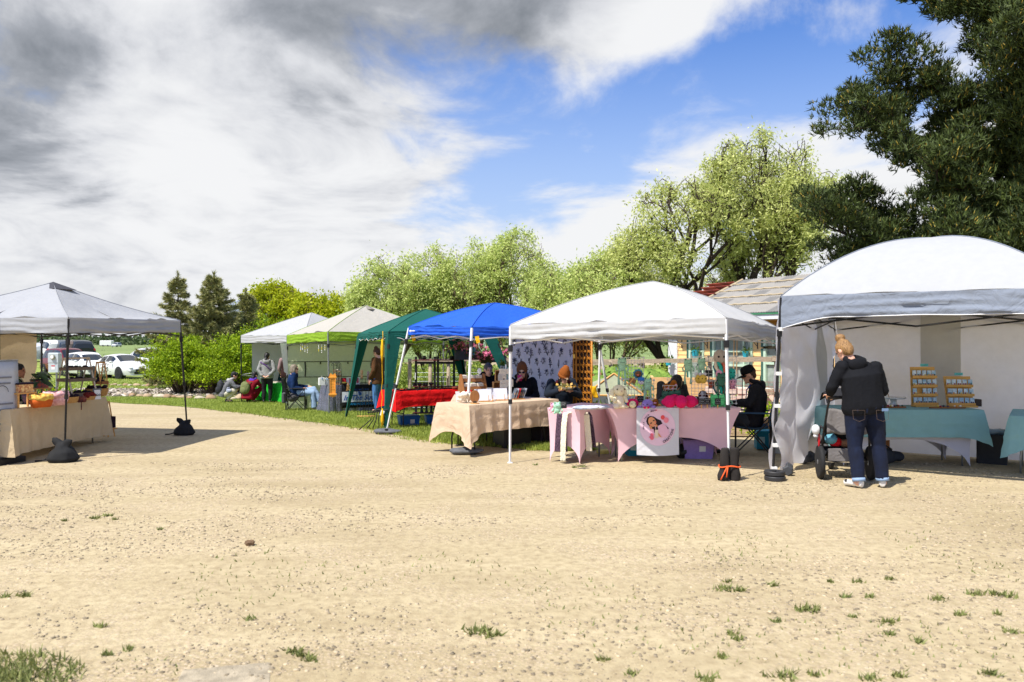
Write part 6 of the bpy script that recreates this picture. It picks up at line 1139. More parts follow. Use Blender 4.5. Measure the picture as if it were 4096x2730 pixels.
# A-frame tray stand, ladder stand, sale card, easel
def aframe(label, p, rz, W, Hh, sp, mt, trays, group=None, tm=None):
    r = T('tray_stand', label, 'display stand', p, rz, group)
    for x in (-W/2, W/2):
        for s in (-1, 1): MB().tube([(x, s*sp, 0), (x, s*.015, Hh)], .014, 4).build('leg', mt, r)
    MB().tube([(-W/2-.02, 0, Hh-.01), (W/2+.02, 0, Hh-.01)], .016, 5).build('ridge_bar', mt, r)
    for z, d in trays:
        t = MB().box((0, 0, z), (W*1.08, d*2, .012)).build('tray', tm or OAK, r)
        for y in (-d, d): MB().box((0, y, z+.02), (W*1.08, .010, .05)).build('tray_side', tm or OAK, t)
        for x in (-W*.54, W*.54): MB().box((x, 0, z+.02), (.010, d*2, .05)).build('tray_end', tm or OAK, t)
        rd = random.Random(int(z*100))
        for k in range(7): MB().ball((rd.uniform(-.45, .45)*W, rd.uniform(-.6, .6)*d, z+.04), (.05, .04, .03), 8, 5).jitter(.015, 20, k).build('goods', DKC, t, True)
    return r
aframe('tall A-frame stand with three wooden trays on the beige table', tb(296, 1596, h)+Vector((-.06, .18, 0)), R(62), .42, .66, .24, LWD, ((.05, .22), (.28, .17), (.46, .10)), tm=mat('grey tray wood', S(120, 104, 90), .8, .2, 9))
aframe('small pine ladder stand with a hanging bowl', tb(388, 1582, h)+Vector((.0, .12, .13)), R(70), .14, .44, .09, PINE, ((.06, .10),), 'pine ladder stands')
basket('pine bowl of dark knitwear below the ladder stand', tb(392, 1572, h)+Vector((.02, .0, .16)), .12, .10, .08, DKC, mat('bowl wood', S(196, 146, 76), .6, .2, 12), 7, 'bowl', None)
g = np.random.default_rng(8); r = T('trailing_plant', 'thin grey-green trailing plant on the ladder stand', 'plant', tb(402, 1568, h)+Vector((.03, .08, .16))); leaves('foliage', g.normal(size=(300, 3))*np.array([.03, .04, .14])+np.array([0, 0, .22]), .03, .4, mat('sage leaves', S(96, 104, 76), .8, .2, 9, col2=S(150, 156, 120), island=.6), r, g)['kind'] = 'stuff'; MB().tube([(0, 0, 0), (0, 0, .4)], .005, 4).build('stem', BARK, r)
p = tb(390, 1598, h); r = T('sale_card', 'white Sale card standing before the large wicker basket', 'sign', p, R(62)); MB().box((0, 0, .075), (.105, .006, .15), 0, R(-6)).build('card', WHITEP, r); text('Sale', .055, INK, r, fr((0, -.014, .07), (1, 0, 0)), 'lettering', .4); MB().box((0, .01, .15), (.15, .004, .05)).build('plastic_top', plain('smoky plastic', S(90, 96, 104), .2), r)
r = T('wooden_easel', 'narrow pine easel with dark purple pocket beside the beige table', 'easel', gp(446, 1748), R(60))
for a, b in (((-.06, 0, 0), (-.02, .1, .62)), ((.06, 0, 0), (.02, .1, .62)), ((0, .22, 0), (0, .1, .62))): MB().tube([a, b], .013, 4).build('leg', PINE, r)
MB().bbox((0, .0, .26), (.15, .03, .20), .008).build('pocket', DKC, r); MB().box((0, .0, .14), (.2, .03, .02)).build('ledge', PINE, r)
single(MB().ball((0, 0, 0), (.09, .05, .05), 9, 6).jitter(.03, 14).tube([(.02, -.04, 0), (.03, -.06, -.12), (.03, -.06, -.16)], .008, 5), 'knitted_bundle', mat('mixed knit', S(60, 44, 60), .9, .4, 22, col2=S(150, 80, 60)), 'bundle of dark knitted straps hanging over the beige table edge', 'bundle', tb(326, 1606, h)+Vector((.0, 0, .03)), smooth=True)
# --- far tent
r = T('camp_chair', 'dark teal chair back behind the green table', 'chair', (-7.92, 27.8, zt(27.8)), R(10)); MB().grid(lambda u, v: V3((u-.5)*.55*(1-.3*v*v), .04*math.sin(PI*u), .35+.62*v), 8, 8).build('backrest', cloth('dark teal canvas', S(14, 60, 66)), r, True, solid=.02); MB().box((0, .2, .36), (.5, .45, .03)).build('seat', cloth('dark teal canvas', S(14, 60, 66)), r)
for x in (-.22, .22): MB().tube([(x, .02, 0), (x, .02, .4)], .014, 5).build('leg', BLK, r); MB().tube([(x, .4, 0), (x, .4, .36)], .014, 5).build('leg', BLK, r)
r = T('paper_pile', 'stack of pale papers on the green table', 'papers', (-7.95, 26.85, zt(27)+.637), R(-33))
for k in range(4): MB().box((.02*k-.1, .01*k, .01+.012*k), (.5-.06*k, .3, .01), .1*k).build('sheet', plain('paper%d' % k, S(200+8*k, 204, 190), .8), r)
single(MB().bbox((0, 0, .09), (.34, .22, .18), .03), 'dark_case', plain('taupe case', S(92, 84, 80), .7), 'dark taupe case behind the papers on the green table', 'case', (-7.45, 26.95, zt(27)+.637), R(-33))
single(MB().ball((0, 0, .12), (.17, .12, .14), 10, 7).jitter(.04, 8).tube([(-.06, 0, .22), (0, 0, .34), (.06, 0, .22)], .01, 5), 'tote_bag', cloth('blue tote', S(30, 70, 110)), 'blue bag on the grass beside the vest wearer', 'bag', gx(1160, 25.2), smooth=True)
single(MB().ball((0, 0, .10), (.16, .11, .13), 10, 7).jitter(.04, 8).tube([(-.06, 0, .19), (0, 0, .30), (.06, 0, .19)], .01, 5), 'grey_bag', plain('grey bag', S(70, 68, 70), .8), 'grey bag hanging behind the camp chair', 'bag', gx(1172, 21.6)+Vector((0, 0, .28)), smooth=True)
# --- lime tent
hl = .748+zt(21.5); zt2 = hl; u28, v28 = frame(R(28))
def lt(px, back, up=0): Y0 = 20.9; a = Vector((-4.75, 20.75, 0)); d = Vector((.883, .469, 0)); r_ = (px-2048)/FP; o = v28*back; t = (r_*(a.y+o.y)-(a.x+o.x))/(d.x-r_*d.y); q = a+o+d*t; return Vector((q.x, q.y, hl+up))
r = T('cloth_banner', 'black soap stall banner with white band across the sequin table front', 'banner', lt(1442, -.09), R(28)); BL2 = cloth('black banner', (.012, .012, .014)); BLUE = plain('deep blue print', S(16, 80, 160), .6); LBLU = plain('bright blue print', S(30, 130, 190), .6)
MB().grid(lambda u, v: V3((u-.5)*1.02, -.02*math.sin(u*9)*v, .0-.60*v), 12, 6).build('banner_cloth', BL2, r, True, solid=.004); MB().grid(lambda u, v: V3((u-.5)*1.0, -.010-.02*math.sin(u*9)*(.3+.5*v), -.18-.27*v), 12, 4).build('white_band', plain('banner white', S(206, 210, 220), .8), r, True)
def bt_(s, sz, m, x, z, sh=0, b=0): text(s, sz, m, r, fr((x, -.034, z), (1, 0, 0)), 'lettering', sh, bold=b)
bt_('ALL NATURAL', .066, BLUE, .02, -.13); bt_('In The Suds', .19, BLUE, -.02, -.345, .35, .004); bt_('HANDMADE SOAPS', .082, LBLU, .02, -.505, 0, .001)
for x, z, q in ((.0, -.245, .045), (-.03, -.20, .022), (.03, -.195, .014)): MB().lathe([(q, 0), (q*.9, .004)], (x-.02, -.03, z), 16, Matrix.Rotation(PI/2, 3, 'X')).build('printed_bubble', BLUE, r)
def giftbag(label, px, back, w_, hh, m): r = T('paper_bag', label, 'paper bag', lt(px, back), R(28), 'white paper bags on the sequin table'); MB().bbox((0, 0, hh/2), (w_, .09, hh), .006).build('bag', m, r); MB().tube([(-.03, 0, hh), (0, 0, hh+.05), (.03, 0, hh)], .004, 5).build('handle', WHITEP, r); MB().ball((0, -.05, hh*.9), (.02, .008, .02), 8, 5).build('bow', LBLU, r)
giftbag('white paper bag with blue bow at the left end of the sequin table', 1287, .16, .16, .19, WHITEP); giftbag('second white paper bag beside the wooden post sign', 1306, .20, .14, .16, WHITEP)
r = T('soap_shelf', 'tiered stand of pale soap bars behind the iron hooks', 'soap stand', lt(1349, .2), R(28)); rd = random.Random(6)
for z in (0, .11, .22, .33):
    MB().bbox((0, 0, z+.008), (.20, .12, .014), .003).build('shelf', PINE, r)
    for x in (-.06, 0, .06): MB().bbox((x, 0, z+.045), (.05, .08, .06), .008).build('soap', plain('soap%d' % rd.randrange(3), S(*rd.choice([(226, 214, 190), (206, 176, 140), (236, 226, 214)])), .6), r)
for x in (-.1, .1): MB().box((x, 0, .21), (.012, .012, .42)).build('upright', PINE, r)
r = T('picture_frame', 'black picture frame with red card on the sequin table', 'frame', lt(1377, .12), R(28)); MB().box((0, .02, .09), (.12, .015, .18), 0, R(-10)).build('border', BLK, r); MB().box((0, .008, .09), (.09, .012, .14), 0, R(-10)).build('red_card', plain('red card', S(196, 20, 36), .6), r)
for px, lb in ((1397, 'white box with pale print beside the black picture frame'), (1427, 'white box with red print beside the can rack')):
    r = T('printed_box', lb, 'box', lt(px, .15), R(28), 'white printed boxes'); MB().bbox((0, 0, .09), (.15, .08, .19), .005).build('box', WHITEP, r); MB().box((.01, -.042, .1), (.05, .004, .13)).build('printed_mark', plain('pink print', S(206, 90, 110)), r)
r = T('can_rack', 'black wire rack holding coloured drink cans', 'rack', lt(1462, .2), R(28))
for x in (-.2, -.1, 0, .1, .2): MB().tube([(x, 0, 0), (x, 0, .14)], .006, 4).build('wire', BLK, r)
for z in (.04, .13): MB().tube([(-.22, 0, z), (.22, 0, z)], .006, 4).build('wire', BLK, r)
CAN1 = mat('orange can', S(230, 130, 30), .3, .25, 40, col2=S(250, 220, 180), stretch=(1, 1, 4)); CAN2 = mat('maroon can', S(130, 20, 50), .3, .25, 40, col2=S(230, 210, 214), stretch=(1, 1, 4))
for px, up, m, lb in ((1447, .14, CAN1, 'lower orange can on the wire rack'), (1447, .26, CAN1, 'upper orange can on the wire rack'), (1473, .10, CAN2, 'lower maroon can on the wire rack'), (1473, .22, CAN2, 'upper maroon can on the wire rack')):
    r = T('drink_can', lb, 'can', lt(px, .2, up), 0, 'stacked cans'); MB().lathe([(.028, 0), (.034, .01), (.034, .105), (.028, .115)], n=14).build('can', m, r, True, angle=40); MB().lathe([(.026, .113), (.026, .118)], n=12).build('lid', GRM, r)
r = T('teal_bucket', 'bright teal bucket of cream balls on the sequin table', 'bucket', lt(1491, .1)); MB().lathe([(.085, 0), (.105, .13), (.11, .135), (.1, .13), (.08, .02)], n=16).build('bucket', plain('teal plastic', S(20, 160, 176), .4), r, True, angle=40)
for k in range(7): MB().ball((.06*math.cos(k*.9), .06*math.sin(k*.9), .14+.01*(k % 3)), (.035, .035, .03), 8, 6).build('bath_ball', plain('cream soap', S(222, 206, 178), .8), r, True)
for px, lb in ((1494, 'amber jar left of the cardigan hand'), (1503, 'amber jar below the cardigan hand')): r = T('amber_jar', lb, 'jar', lt(px, .02), 0, 'amber jars'); MB().lathe([(.028, 0), (.032, .01), (.032, .06), (.024, .07)], n=12).build('jar', plain('amber glass', S(120, 84, 30), .2), r, True); MB().lathe([(.026, .07), (.026, .085)], n=12).build('lid', OAK, r)
r = T('soap_dish', 'dark bowl with yellow soaps before the red card', 'bowl', lt(1378, .03)); MB().lathe([(.05, 0), (.09, .04), (.08, .04)], n=14).build('bowl', plain('brown bowl', S(74, 50, 34), .6), r, True)
for k in range(4): MB().ball((.04*math.cos(k*1.6), .04*math.sin(k*1.6), .05), (.03, .025, .025), 8, 5).build('soap', plain('yellow soap', S(226, 196, 80), .6), r, True)
# hanging beads
rd = random.Random(12); BC = [S(30, 60, 170), S(190, 40, 40), S(230, 230, 235), S(220, 200, 60), S(60, 150, 90)]
for k, (px, t) in enumerate([(1203, .62), (1210, .66), (1220, .56), (1230, .52), (1275, .30), (1287, .22), (1300, .14)]):
    y = 20.0+(22.3-20.0)*((1320-px)/(1320-1150)); p = at(px, 1376, y-.05); r = T('bead_string', 'string of coloured glass beads %s' % ['first from the left under the lime valance', 'second from the left under the lime valance', 'third from the left under the lime valance', 'fourth from the left under the lime valance', 'left of the three nearest the grey post', 'middle of the three nearest the grey post', 'closest to the grey steel post'][k], 'bead string', p, 0, 'bead strings on the lime tent'); L = .16+.10*rd.random()
    MB().tube([(0, 0, .06), (0, 0, -L)], .003, 4).build('cord', INK, r)
    for q in range(6): MB().ball((0, 0, -.02-L*q/6), (.012, .012, .018), 6, 5).build('bead', plain('bead%d' % rd.randrange(5), BC[rd.randrange(5)], .2), r, True)
# wooden hanging sign and iron hooks
HY = 19.6; r = T('wooden_sign', 'orange-brown wooden scroll sign hanging by the grey tent post', 'sign', at(1331, 1592, HY), R(10)); SGN = mat('varnished pine', S(232, 156, 58), .45, .15, 8, .1, 40, stretch=(6, 1, 1)); s = HY/FP
MB().bbox((0, 0, 48*s), (23*s, .025, 66*s), .004).build('board', SGN, r); MB().bbox((0, -.01, 82*s), (32*s, .05, 6*s), .004).build('upper_moulding', SGN, r); MB().bbox((0, -.01, 14*s), (32*s, .05, 6*s), .004).build('lower_moulding', SGN, r)
MB().prism([(-13*s, 84*s), (13*s, 84*s), (13*s, 92*s), (9*s, 98*s), (6*s, 98*s), (4*s, 93*s), (-4*s, 93*s), (-6*s, 98*s), (-9*s, 98*s), (-13*s, 92*s)], .022).build('crest', SGN, r); MB().prism([(-13*s, 11*s), (-9*s, 3*s), (-5*s, 5*s), (0, 0), (5*s, 5*s), (9*s, 3*s), (13*s, 11*s)], .022).build('apron', SGN, r)
for x in (-10*s, 10*s): MB().box((x, -.012, 48*s), (3*s, .035, 62*s)).build('stile', SGN, r)
for k, w_ in enumerate((.10, .08, .06, .10)): scrib(r, (0, -.016, (66-11*k)*s), w_, .022, plain('burnt lettering', S(120, 66, 20)), seed=k)
for i, (px, lb) in enumerate([(1331, 'iron shepherd hook carrying the wooden sign'), (1344, 'second iron shepherd hook right of the wooden sign'), (1350, 'third iron shepherd hook right of the wooden sign'), (1356, 'fourth iron shepherd hook right of the wooden sign'), (1362, 'rightmost iron shepherd hook by the lime tent post')]):
    p = gx(px+ (6 if i else 12), HY+.1+.06*i); hh = EYE+(1365-1458)/FP*HY-p.z; r = T('shepherd_hook', lb, 'hook', p, R(5*i), 'iron shepherd hooks'); d = -1 if i == 0 else 1; x0 = -.03 if i else -.06
    MB().tube([(0, 0, -.02), (x0*.3, 0, hh*.5), (x0, 0, hh), (x0-.04, 0, hh+.045), (x0-.09, 0, hh+.04), (x0-.11, 0, hh-.02), (x0-.10, 0, hh-.05)], .007, 6).build('rod', BLK, r, True); MB().ball((x0*.6, 0, hh*.78), (.014, .014, .03), 8, 6).build('collar', BLK, r, True); MB().tube([(-.09, 0, .02), (.09, 0, .02)], .007, 5).build('foot_bar', BLK, r)
r = T('rod_stand', 'wooden block holding a row of thin iron rods on the grass', 'rod stand', gp(1463, 1672), R(8)); MB().bbox((0, 0, .025), (.42, .09, .05), .006).build('block', PINE, r)
for k in range(7): MB().tube([(-.18+.06*k, 0, .05), (-.18+.06*k+.01*(k-3), 0, .62+.05*(k % 3))], .006, 5).build('rod', BLK, r)
r = T('hook_stand', 'black iron garden hooks leaning together before the green drape', 'iron hooks', gp(1512, 1722), R(5)); rd = random.Random(2)
for k in range(6): a = -.28+.1*k; MB().tube([(a*1.3, rd.uniform(-.1, .1), .0), (a*.5, .02, .2), (a*.4+.02, 0, .36), (a*.4+.06, 0, .40), (a*.4+.1, 0, .38), (a*.4+.1, 0, .32)], .010, 5).build('hook', BLK, r, True)
MB().tube([(-.2, 0, .34), (.16, 0, .36)], .012, 5).build('tie_bar', BLK, r); MB().box((.08, -.03, .33), (.07, .01, .1), 0, 0, .3).build('paper_tag', WHITEP, r)
r = T('twig_broom', 'small bundle of dried twigs tied to the green drape', 'twig bundle', at(1392, 1545, 17.6)); 
for k in range(9): MB().tube([(0, 0, .08), (.03*math.sin(k), .03*math.cos(k), -.02), (.05*math.sin(k*2), .05*math.cos(k), -.10)], .004, 4).build('twig', WICK, r)
# --- green gazebo: black shelf unit and ironwork
SY = 19.0; zs = zt(SY); r = T('display_shelf', 'black framed shelf unit with dark red boards in the green gazebo', 'shelf', gx(1745, SY)); s = SY/FP; REDW = plain('dark red board', S(86, 22, 24), .5); X0 = 1745
def sx_(px): return (px-X0)*s
def szz(py): return EYE+(1365-py)*s-zs
for px in (1664, 1739, 1752, 1816): MB().box((sx_(px), 0, szz(1427)/2), (9*s, .05, szz(1427))).build('post', BLK, r)
for py in (1452, 1555): 
    for a, b in ((1664, 1739), (1752, 1816)): MB().box(((sx_(a)+sx_(b))/2, 0, szz(py)), ((b-a)*s, .045, 9*s)).build('crossbar', BLK, r)
for py in (1441, 1546, 1652): MB().bbox(((sx_(1652)+sx_(1838))/2, -.02, szz(py)), (186*s, .26, .022), .004).build('shelf_board', REDW, r)
MB().box((sx_(1662), -.04, szz(1505)), (.02, .02, .16)).build('price_tag', WHITEP, r)
rd = random.Random(9)
def iron(label, p, kind, sc2=1.0):
    r = T('iron_ornament', label, 'ironwork', p, rd.random()*3, 'black ironwork on the shelves'); q = .05*sc2
    if kind == 0:
        for k in range(5): a = k*1.256; MB().tube([(q*math.cos(a), q*math.sin(a), 0), (q*.7*math.cos(a), q*.7*math.sin(a), q*1.5), (q*.2*math.cos(a), q*.2*math.sin(a), q*2.6)], .005*sc2, 4).build('bar', BLK, r)
        MB().tube([(q*math.cos(a), q*math.sin(a), q*.2) for a in [6.28*k/12 for k in range(12)]], .005, 4, closed=True).build('ring', BLK, r)
    elif kind == 1: MB().lathe([(q*.6, 0), (q*.8, q*.8), (q*.6, q*1.4), (q*.7, q*1.5)], n=10).build('cup', BLK, r, True); MB().tube([(q*.7, 0, q*.4), (q*1.2, 0, q*.9), (q*.7, 0, q*1.2)], .006, 4).build('handle', BLK, r)
    else: MB().lathe([(q*.9, 0), (q*.7, q*.2), (q*.35, q*1.4), (q*.5, q*1.8), (q*.4, q*2.6), (q*.55, q*2.9)], n=10).build('stem', BLK, r, True); MB().lathe([(q*.9, 0), (q*.9, q*.15)], n=10).build('foot', BLK, r)
for k, (px, kd, q) in enumerate([(1684, 0, 1.1), (1698, 1, 1.2), (1712, 0, .8), (1742, 0, 1.7), (1760, 0, 1.6), (1795, 0, 1.7), (1808, 1, 1.2)]): iron(['wire cone leftmost on the top shelf', 'squat iron cup second on the top shelf', 'tiny wire cone third on the top shelf', 'tall wire cone over the middle posts', 'tall wire cone right of the middle posts', 'tall wire cone near the right end of the top shelf', 'iron cup at the right end of the top shelf'][k], Vector(r.location)+Vector((sx_(px), -.03, szz(1441)+.012)), kd, q)
for k, (px, kd, q) in enumerate([(1657, 1, 1.0), (1682, 1, 1.1), (1696, 1, 1.0), (1706, 1, 1.1), (1722, 2, .6)]): iron(['iron cup at the left end of the middle shelf', 'iron cup second on the middle shelf', 'iron cup third on the middle shelf', 'iron cup fourth on the middle shelf', 'small iron stem fifth on the middle shelf'][k], Vector(r.location)+Vector((sx_(px), -.05, szz(1546)+.012)), kd, q)
for k, px in enumerate((1688, 1707, 1726)): iron(['left of three iron candle holders on the lowest shelf', 'middle of three iron candle holders on the lowest shelf', 'right of three iron candle holders on the lowest shelf'][k], Vector(r.location)+Vector((sx_(px), -.05, szz(1652)+.012)), 2, 1.25)
hr = .748+zt(16.1)
def rt_(px, back): a = Vector((-2.22, 15.3, 0)); d = Vector((.848, .53, 0)); o = Vector((-.53, .848, 0))*back; q = (px-2048)/FP; t = (q*(a.y+o.y)-(a.x+o.x))/(d.x-q*d.y); w_ = a+o+d*t; return Vector((w_.x, w_.y, hr))
for k, (px, bk) in enumerate([(1600, .25), (1625, .2), (1655, .3), (1675, .15), (1700, .3), (1720, .15), (1745, .25), (1590, .45), (1640, .45)]):
    r = T('iron_hook', 'flat black iron hook lying on the red cloth, number %s from the left' % ['two', 'three', 'five', 'six', 'seven', 'eight', 'nine', 'one', 'four'][k], 'iron hook', rt_(px, bk), rd.random()*3, 'iron hooks laid on the red cloth'); MB().tube([(-.14, 0, .01), (-.04, .03, .012), (.06, 0, .012), (.12, .04, .012), (.10, .08, .012)], .009, 5).build('bar', BLK, r, True); MB().tube([(.02, -.04, .012), (.03, .05, .014)], .007, 5).build('cross_piece', BLK, r)
for k, (px, bk) in enumerate([(1678, .3), (1724, .3)]): r = T('iron_flower', ['iron tulip standing left on the red cloth', 'iron tulip standing right on the red cloth'][k], 'ornament', rt_(px, bk), 0, 'iron tulips'); MB().lathe([(.05, 0), (.012, .01), (.012, .07), (.045, .10), (.05, .14)], n=10).build('stem_cup', BLK, r, True); MB().lathe([(.055, 0), (.055, .008)], n=10).build('foot', BLK, r)
for k, px in enumerate((1752, 1778, 1800)): r = T('iron_u_hook', ['left of three tall iron U hooks on the red cloth', 'middle of three tall iron U hooks on the red cloth', 'right of three tall iron U hooks on the red cloth'][k], 'iron hook', rt_(px, .2), R(32), 'tall iron U hooks'); MB().tube([(-.06, 0, .22), (-.05, 0, .03), (-.02, 0, .008), (.05, 0, .008), (.08, 0, .03), (.085, 0, .26)], .009, 6).build('bar', BLK, r, True); MB().tube([(-.03, -.05, .01), (-.03, .05, .01)], .008, 5).build('base_bar', BLK, r)
TUB = plain('blue tote plastic', S(22, 96, 176), .4)
def tub(label, p, w_, d_, hh, rz, m=TUB, lid=True, name='storage_tub', group=None):
    r = T(name, label, 'storage tub', p, rz, group); k = .86
    MB().add([(x*w_/2*q, y*d_/2*q, z) for q, z in ((k, 0), (1, hh)) for x, y in ((-1, -1), (1, -1), (1, 1), (-1, 1))], [(0, 1, 5, 4), (1, 2, 6, 5), (2, 3, 7, 6), (3, 0, 4, 7), (0, 3, 2, 1)]).build('tub_wall', m, r, solid=.008)
    MB().tube([(-w_/2, -d_/2, hh), (w_/2, -d_/2, hh), (w_/2, d_/2, hh), (-w_/2, d_/2, hh)], .014, 5, closed=True).build('rim', m, r)
    if lid: MB().bbox((0, 0, hh+.015), (w_*1.03, d_*1.03, .03), .012).build('lid', m, r)
    MB().box((.05, -d_/2*.96, hh*.55), (.09, .006, .08), 0, R(8)).build('sticker', WHITEP, r); return r
tub('lidded blue storage tub on the grass below the red cloth', gp(1634, 1706), .40, .3, .20, R(20)); tub('open blue storage tub right of the lidded one', gp(1742, 1702), .42, .3, .20, R(14), lid=False)
# --- blue tent: linen table goods
COT = cloth('natural cotton', S(232, 222, 202), .5, 12, .1); hb = .748
r = T('pouch_rack', 'three-tier wooden rack of cotton pouches on the linen table', 'display rack', Vector((-.585, 12.95, .74)), R(36)); W_ = .44
for x in (-W_/2, W_/2): MB().prism([(-.02, 0), (.24, 0), (.16, .40), (.10, .40)], .015, Matrix.Rotation(PI/2, 3, 'Z'), (x, -.02, 0)).build('side', OAK, r)
for k in range(3):
    z = .02+.13*k; y = .0+.055*k; MB().box((0, y, z+.02), (W_, .012, .055), 0, R(-12)).build('front_rail', OAK, r); MB().box((0, y+.04, z), (W_, .09, .01)).build('tier', OAK, r)
    for i in range(3): po = MB().bbox((-.14+.14*i, y+.03, z+.065), (.125, .035, .085), .012).jitter(.006, 20, k*3+i).build('pouch', COT, r); MB().tube([(-.16+.14*i, y+.008, z+.07), (-.13+.14*i, y+.008, z+.075), (-.11+.14*i, y+.008, z+.065)], .002, 3).build('printed_script', plain('grey print', S(120, 122, 132)), po)
p = Vector((-.535, 13.06, 1.14)); single(MB().prism([(.035*math.cos(a), .045+.05*math.sin(a)*(1 if math.sin(a) > 0 else .9)) for a in [6.283*k/16 for k in range(16)]], .006), 'oval_card', WHITEP, 'small oval white card on top of the pouch rack', 'card', p, R(20))
r = T('wood_disc', 'round wooden disc on a small stand at the front of the linen table', 'wooden disc', tb(1899, 1615, hb), R(12)); MB().lathe([(.085, -.006), (.088, 0), (.085, .006)], (0, 0, .105), 26, Matrix.Rotation(PI/2, 3, 'X') @ Matrix.Diagonal((.84, 1.08, 1))).build('disc', OAK, r, True, angle=40); MB().lathe([(.07, 0), (.07, .010)], n=18).build('base', PINE, r); MB().bbox((0, -.01, .02), (.05, .04, .03), .005).build('clip', BLK, r)
mb = MB(); rd = random.Random(3)
for k in range(9): mb.ball((rd.uniform(-.08, .08), rd.uniform(-.05, .05), .04+.10*rd.random()), (.06, .05, .045), 9, 6)
r = T('cotton_bags', 'heap of crumpled cotton drawstring bags on the linen table', 'cotton bags', tb(1864, 1612, hb)); fuse('bags', mb, COT, r, .01, .03, 22, 1); MB().tube([(.02, -.07, .06), (.03, -.09, .02), (.05, -.08, .0)], .006, 5).build('drawstring', COT, r)
def stack(label, px, py, n, w_, hh, ang): 
    r = T('print_stack', label, 'prints', tb(px, py, hb), R(20), 'stacks of sleeved prints'); MB().bbox((.0, 0, .008), (.21, .07, .014), .003).build('holder_base', PINE, r)
    for x in (.02, .09): MB().tube([(x, -.035, .01), (x, -.04, .10)], .004, 5).build('holder_peg', PINE, r)
    for k in range(n): MB().box((-.02-.006*k, .0+.010*k, hh/2+.014), (w_, .003, hh), R(2*k-6), R(-14)).build('sleeved_print', mat('sleeve white', (.70, .70, .76), .25, .05, 6), r)
stack('left stack of white sleeved prints in a wooden holder', 1946, 1607, 9, .20, .175, 0); stack('right stack of white sleeved prints in a wooden holder', 2010, 1602, 8, .19, .175, 0)
r = T('photo_rack', 'wooden peg rack of slanted photo cards near the white tent leg', 'photo rack', tb(2074, 1598, hb), R(25)); MB().bbox((0, 0, .008), (.20, .08, .014), .003).build('rack_base', PINE, r); rd = random.Random(8)
for k in range(6): MB().tube([(-.08+.032*k, -.03, .01), (-.08+.032*k, -.03, .11)], .004, 5).build('peg', PINE, r); MB().box((-.07+.034*k, .01, .095), (.006, .11, .17), 0, 0, R(22)).build('photo_card', plain('photo%d' % (k % 4), S(*[(90, 96, 106), (150, 154, 166), (180, 40, 50), (60, 64, 72)][k % 4]), .25), r)
def crate(label, p, w_, d_, hh, rz): 
    r = T('wooden_crate', label, 'crate', p, rz, 'wooden crates on the linen table'); MB().box((0, d_/2, hh/2), (w_, .012, hh)).build('back', OAK, r)
    for x in (-w_/2+.006, w_/2-.006): MB().box((x, 0, hh/2), (.012, d_-.014, hh-.002)).build('side', PINE, r)
    for z in (.006, hh-.006): MB().box((0, 0, z), (w_-.026, d_-.014, .012)).build('panel', PINE, r)
    return r
cp = Vector((-.22, 13.25, .748)); crate('lower open wooden crate behind the print stacks', cp+Vector((0, 0, .12)), .20, .13, .135, R(10)); crate('upper open wooden crate with a pouch behind the print stacks', cp+Vector((.02, .02, .258)), .17, .13, .19, R(4)); single(MB().bbox((0, 0, .06), (.2, .16, .12), .01), 'riser_box', COT, 'cloth covered riser under the wooden crates', 'riser', cp, R(10)); single(MB().prism([(-.04, 0), (.04, 0), (.045, .08), (.03, .13), (0, .145), (-.03, .13), (-.045, .08)], .02), 'cotton_pouch', COT, 'cotton pouch with round stamp standing in the upper crate', 'pouch', cp+Vector((.03, -.05, .272)))
r = T('succulent_pot', 'grey pot with spiky plant on the upper crate', 'potted plant', cp+Vector((.06, .02, .45))); MB().lathe([(.03, 0), (.04, .07), (.035, .07)], n=12).build('pot', plain('grey ceramic', S(170, 170, 168), .6), r, True); g = np.random.default_rng(5); leaves('plant', g.normal(size=(70, 3))*np.array([.02, .02, .02])+np.array([0, 0, .08]), .08, .2, DKL, r, g, -1.2)['kind'] = 'stuff'
r = T('card_spinner', 'white spinner stand hung with cotton cards behind the print stacks', 'card stand', Vector((-.10, 12.95, .748)), R(8)); MB().tube([(0, 0, 0), (0, 0, .55)], .012, 8).build('post', WHM, r); MB().tube([(.04, .02, 0), (.04, .02, .5)], .008, 8).build('post', WHM, r); MB().lathe([(.09, 0), (.09, .012)], n=16).build('foot', WHM, r)
for x, z, w_, hh in ((-.05, .44, .12, .09), (.06, .44, .10, .09), (-.04, .24, .12, .13), (.07, .25, .10, .12), (-.03, .36, .06, .07)): c_ = MB().bbox((x, -.02, z), (w_, .012, hh), .004).build('card', COT, r); MB().tube([(x-.03, -.028, z), (x, -.028, z+.01), (x+.03, -.028, z-.005)], .002, 3).build('printed_script', plain('grey print', S(120, 122, 132)), c_)
single(MB().ball((0, 0, .04), (.11, .06, .045), 10, 7).jitter(.03, 16), 'folded_cloths', COT, 'small heap of folded cotton cloths before the card spinner', 'cloths', Vector((-.02, 12.85, .748)), smooth=True)
r = T('gold_frame_card', 'small gold-framed white card beside the pouch rack', 'card', Vector((-.36, 12.9, .748)), R(15)); MB().box((0, 0, .14), (.11, .008, .08), 0, R(-15)).build('frame', plain('gold frame', S(196, 160, 80), .4), r); MB().box((0, -.005, .14), (.10, .008, .07), 0, R(-15)).build('card', WHITEP, r); MB().box((0, .03, .05), (.06, .03, .1)).build('stand', PINE, r)
single(MB().box((0, 0, .08), (.07, .004, .16), 0, R(-14)), 'price_sheet', WHITEP, 'white price sheet leaning on the left of the linen table', 'price list', tb(1832, 1608, hb), R(30))
single(MB().lathe([(.05, 0), (.07, .05), (.065, .05), (.045, .01)], n=14), 'wicker_bowl', plain('rust wicker', S(120, 58, 34), .8), 'small rust wicker bowl at the end of the red cloth', 'bowl', rt_(1820, .05)+Vector((0, 0, .002)), smooth=True)
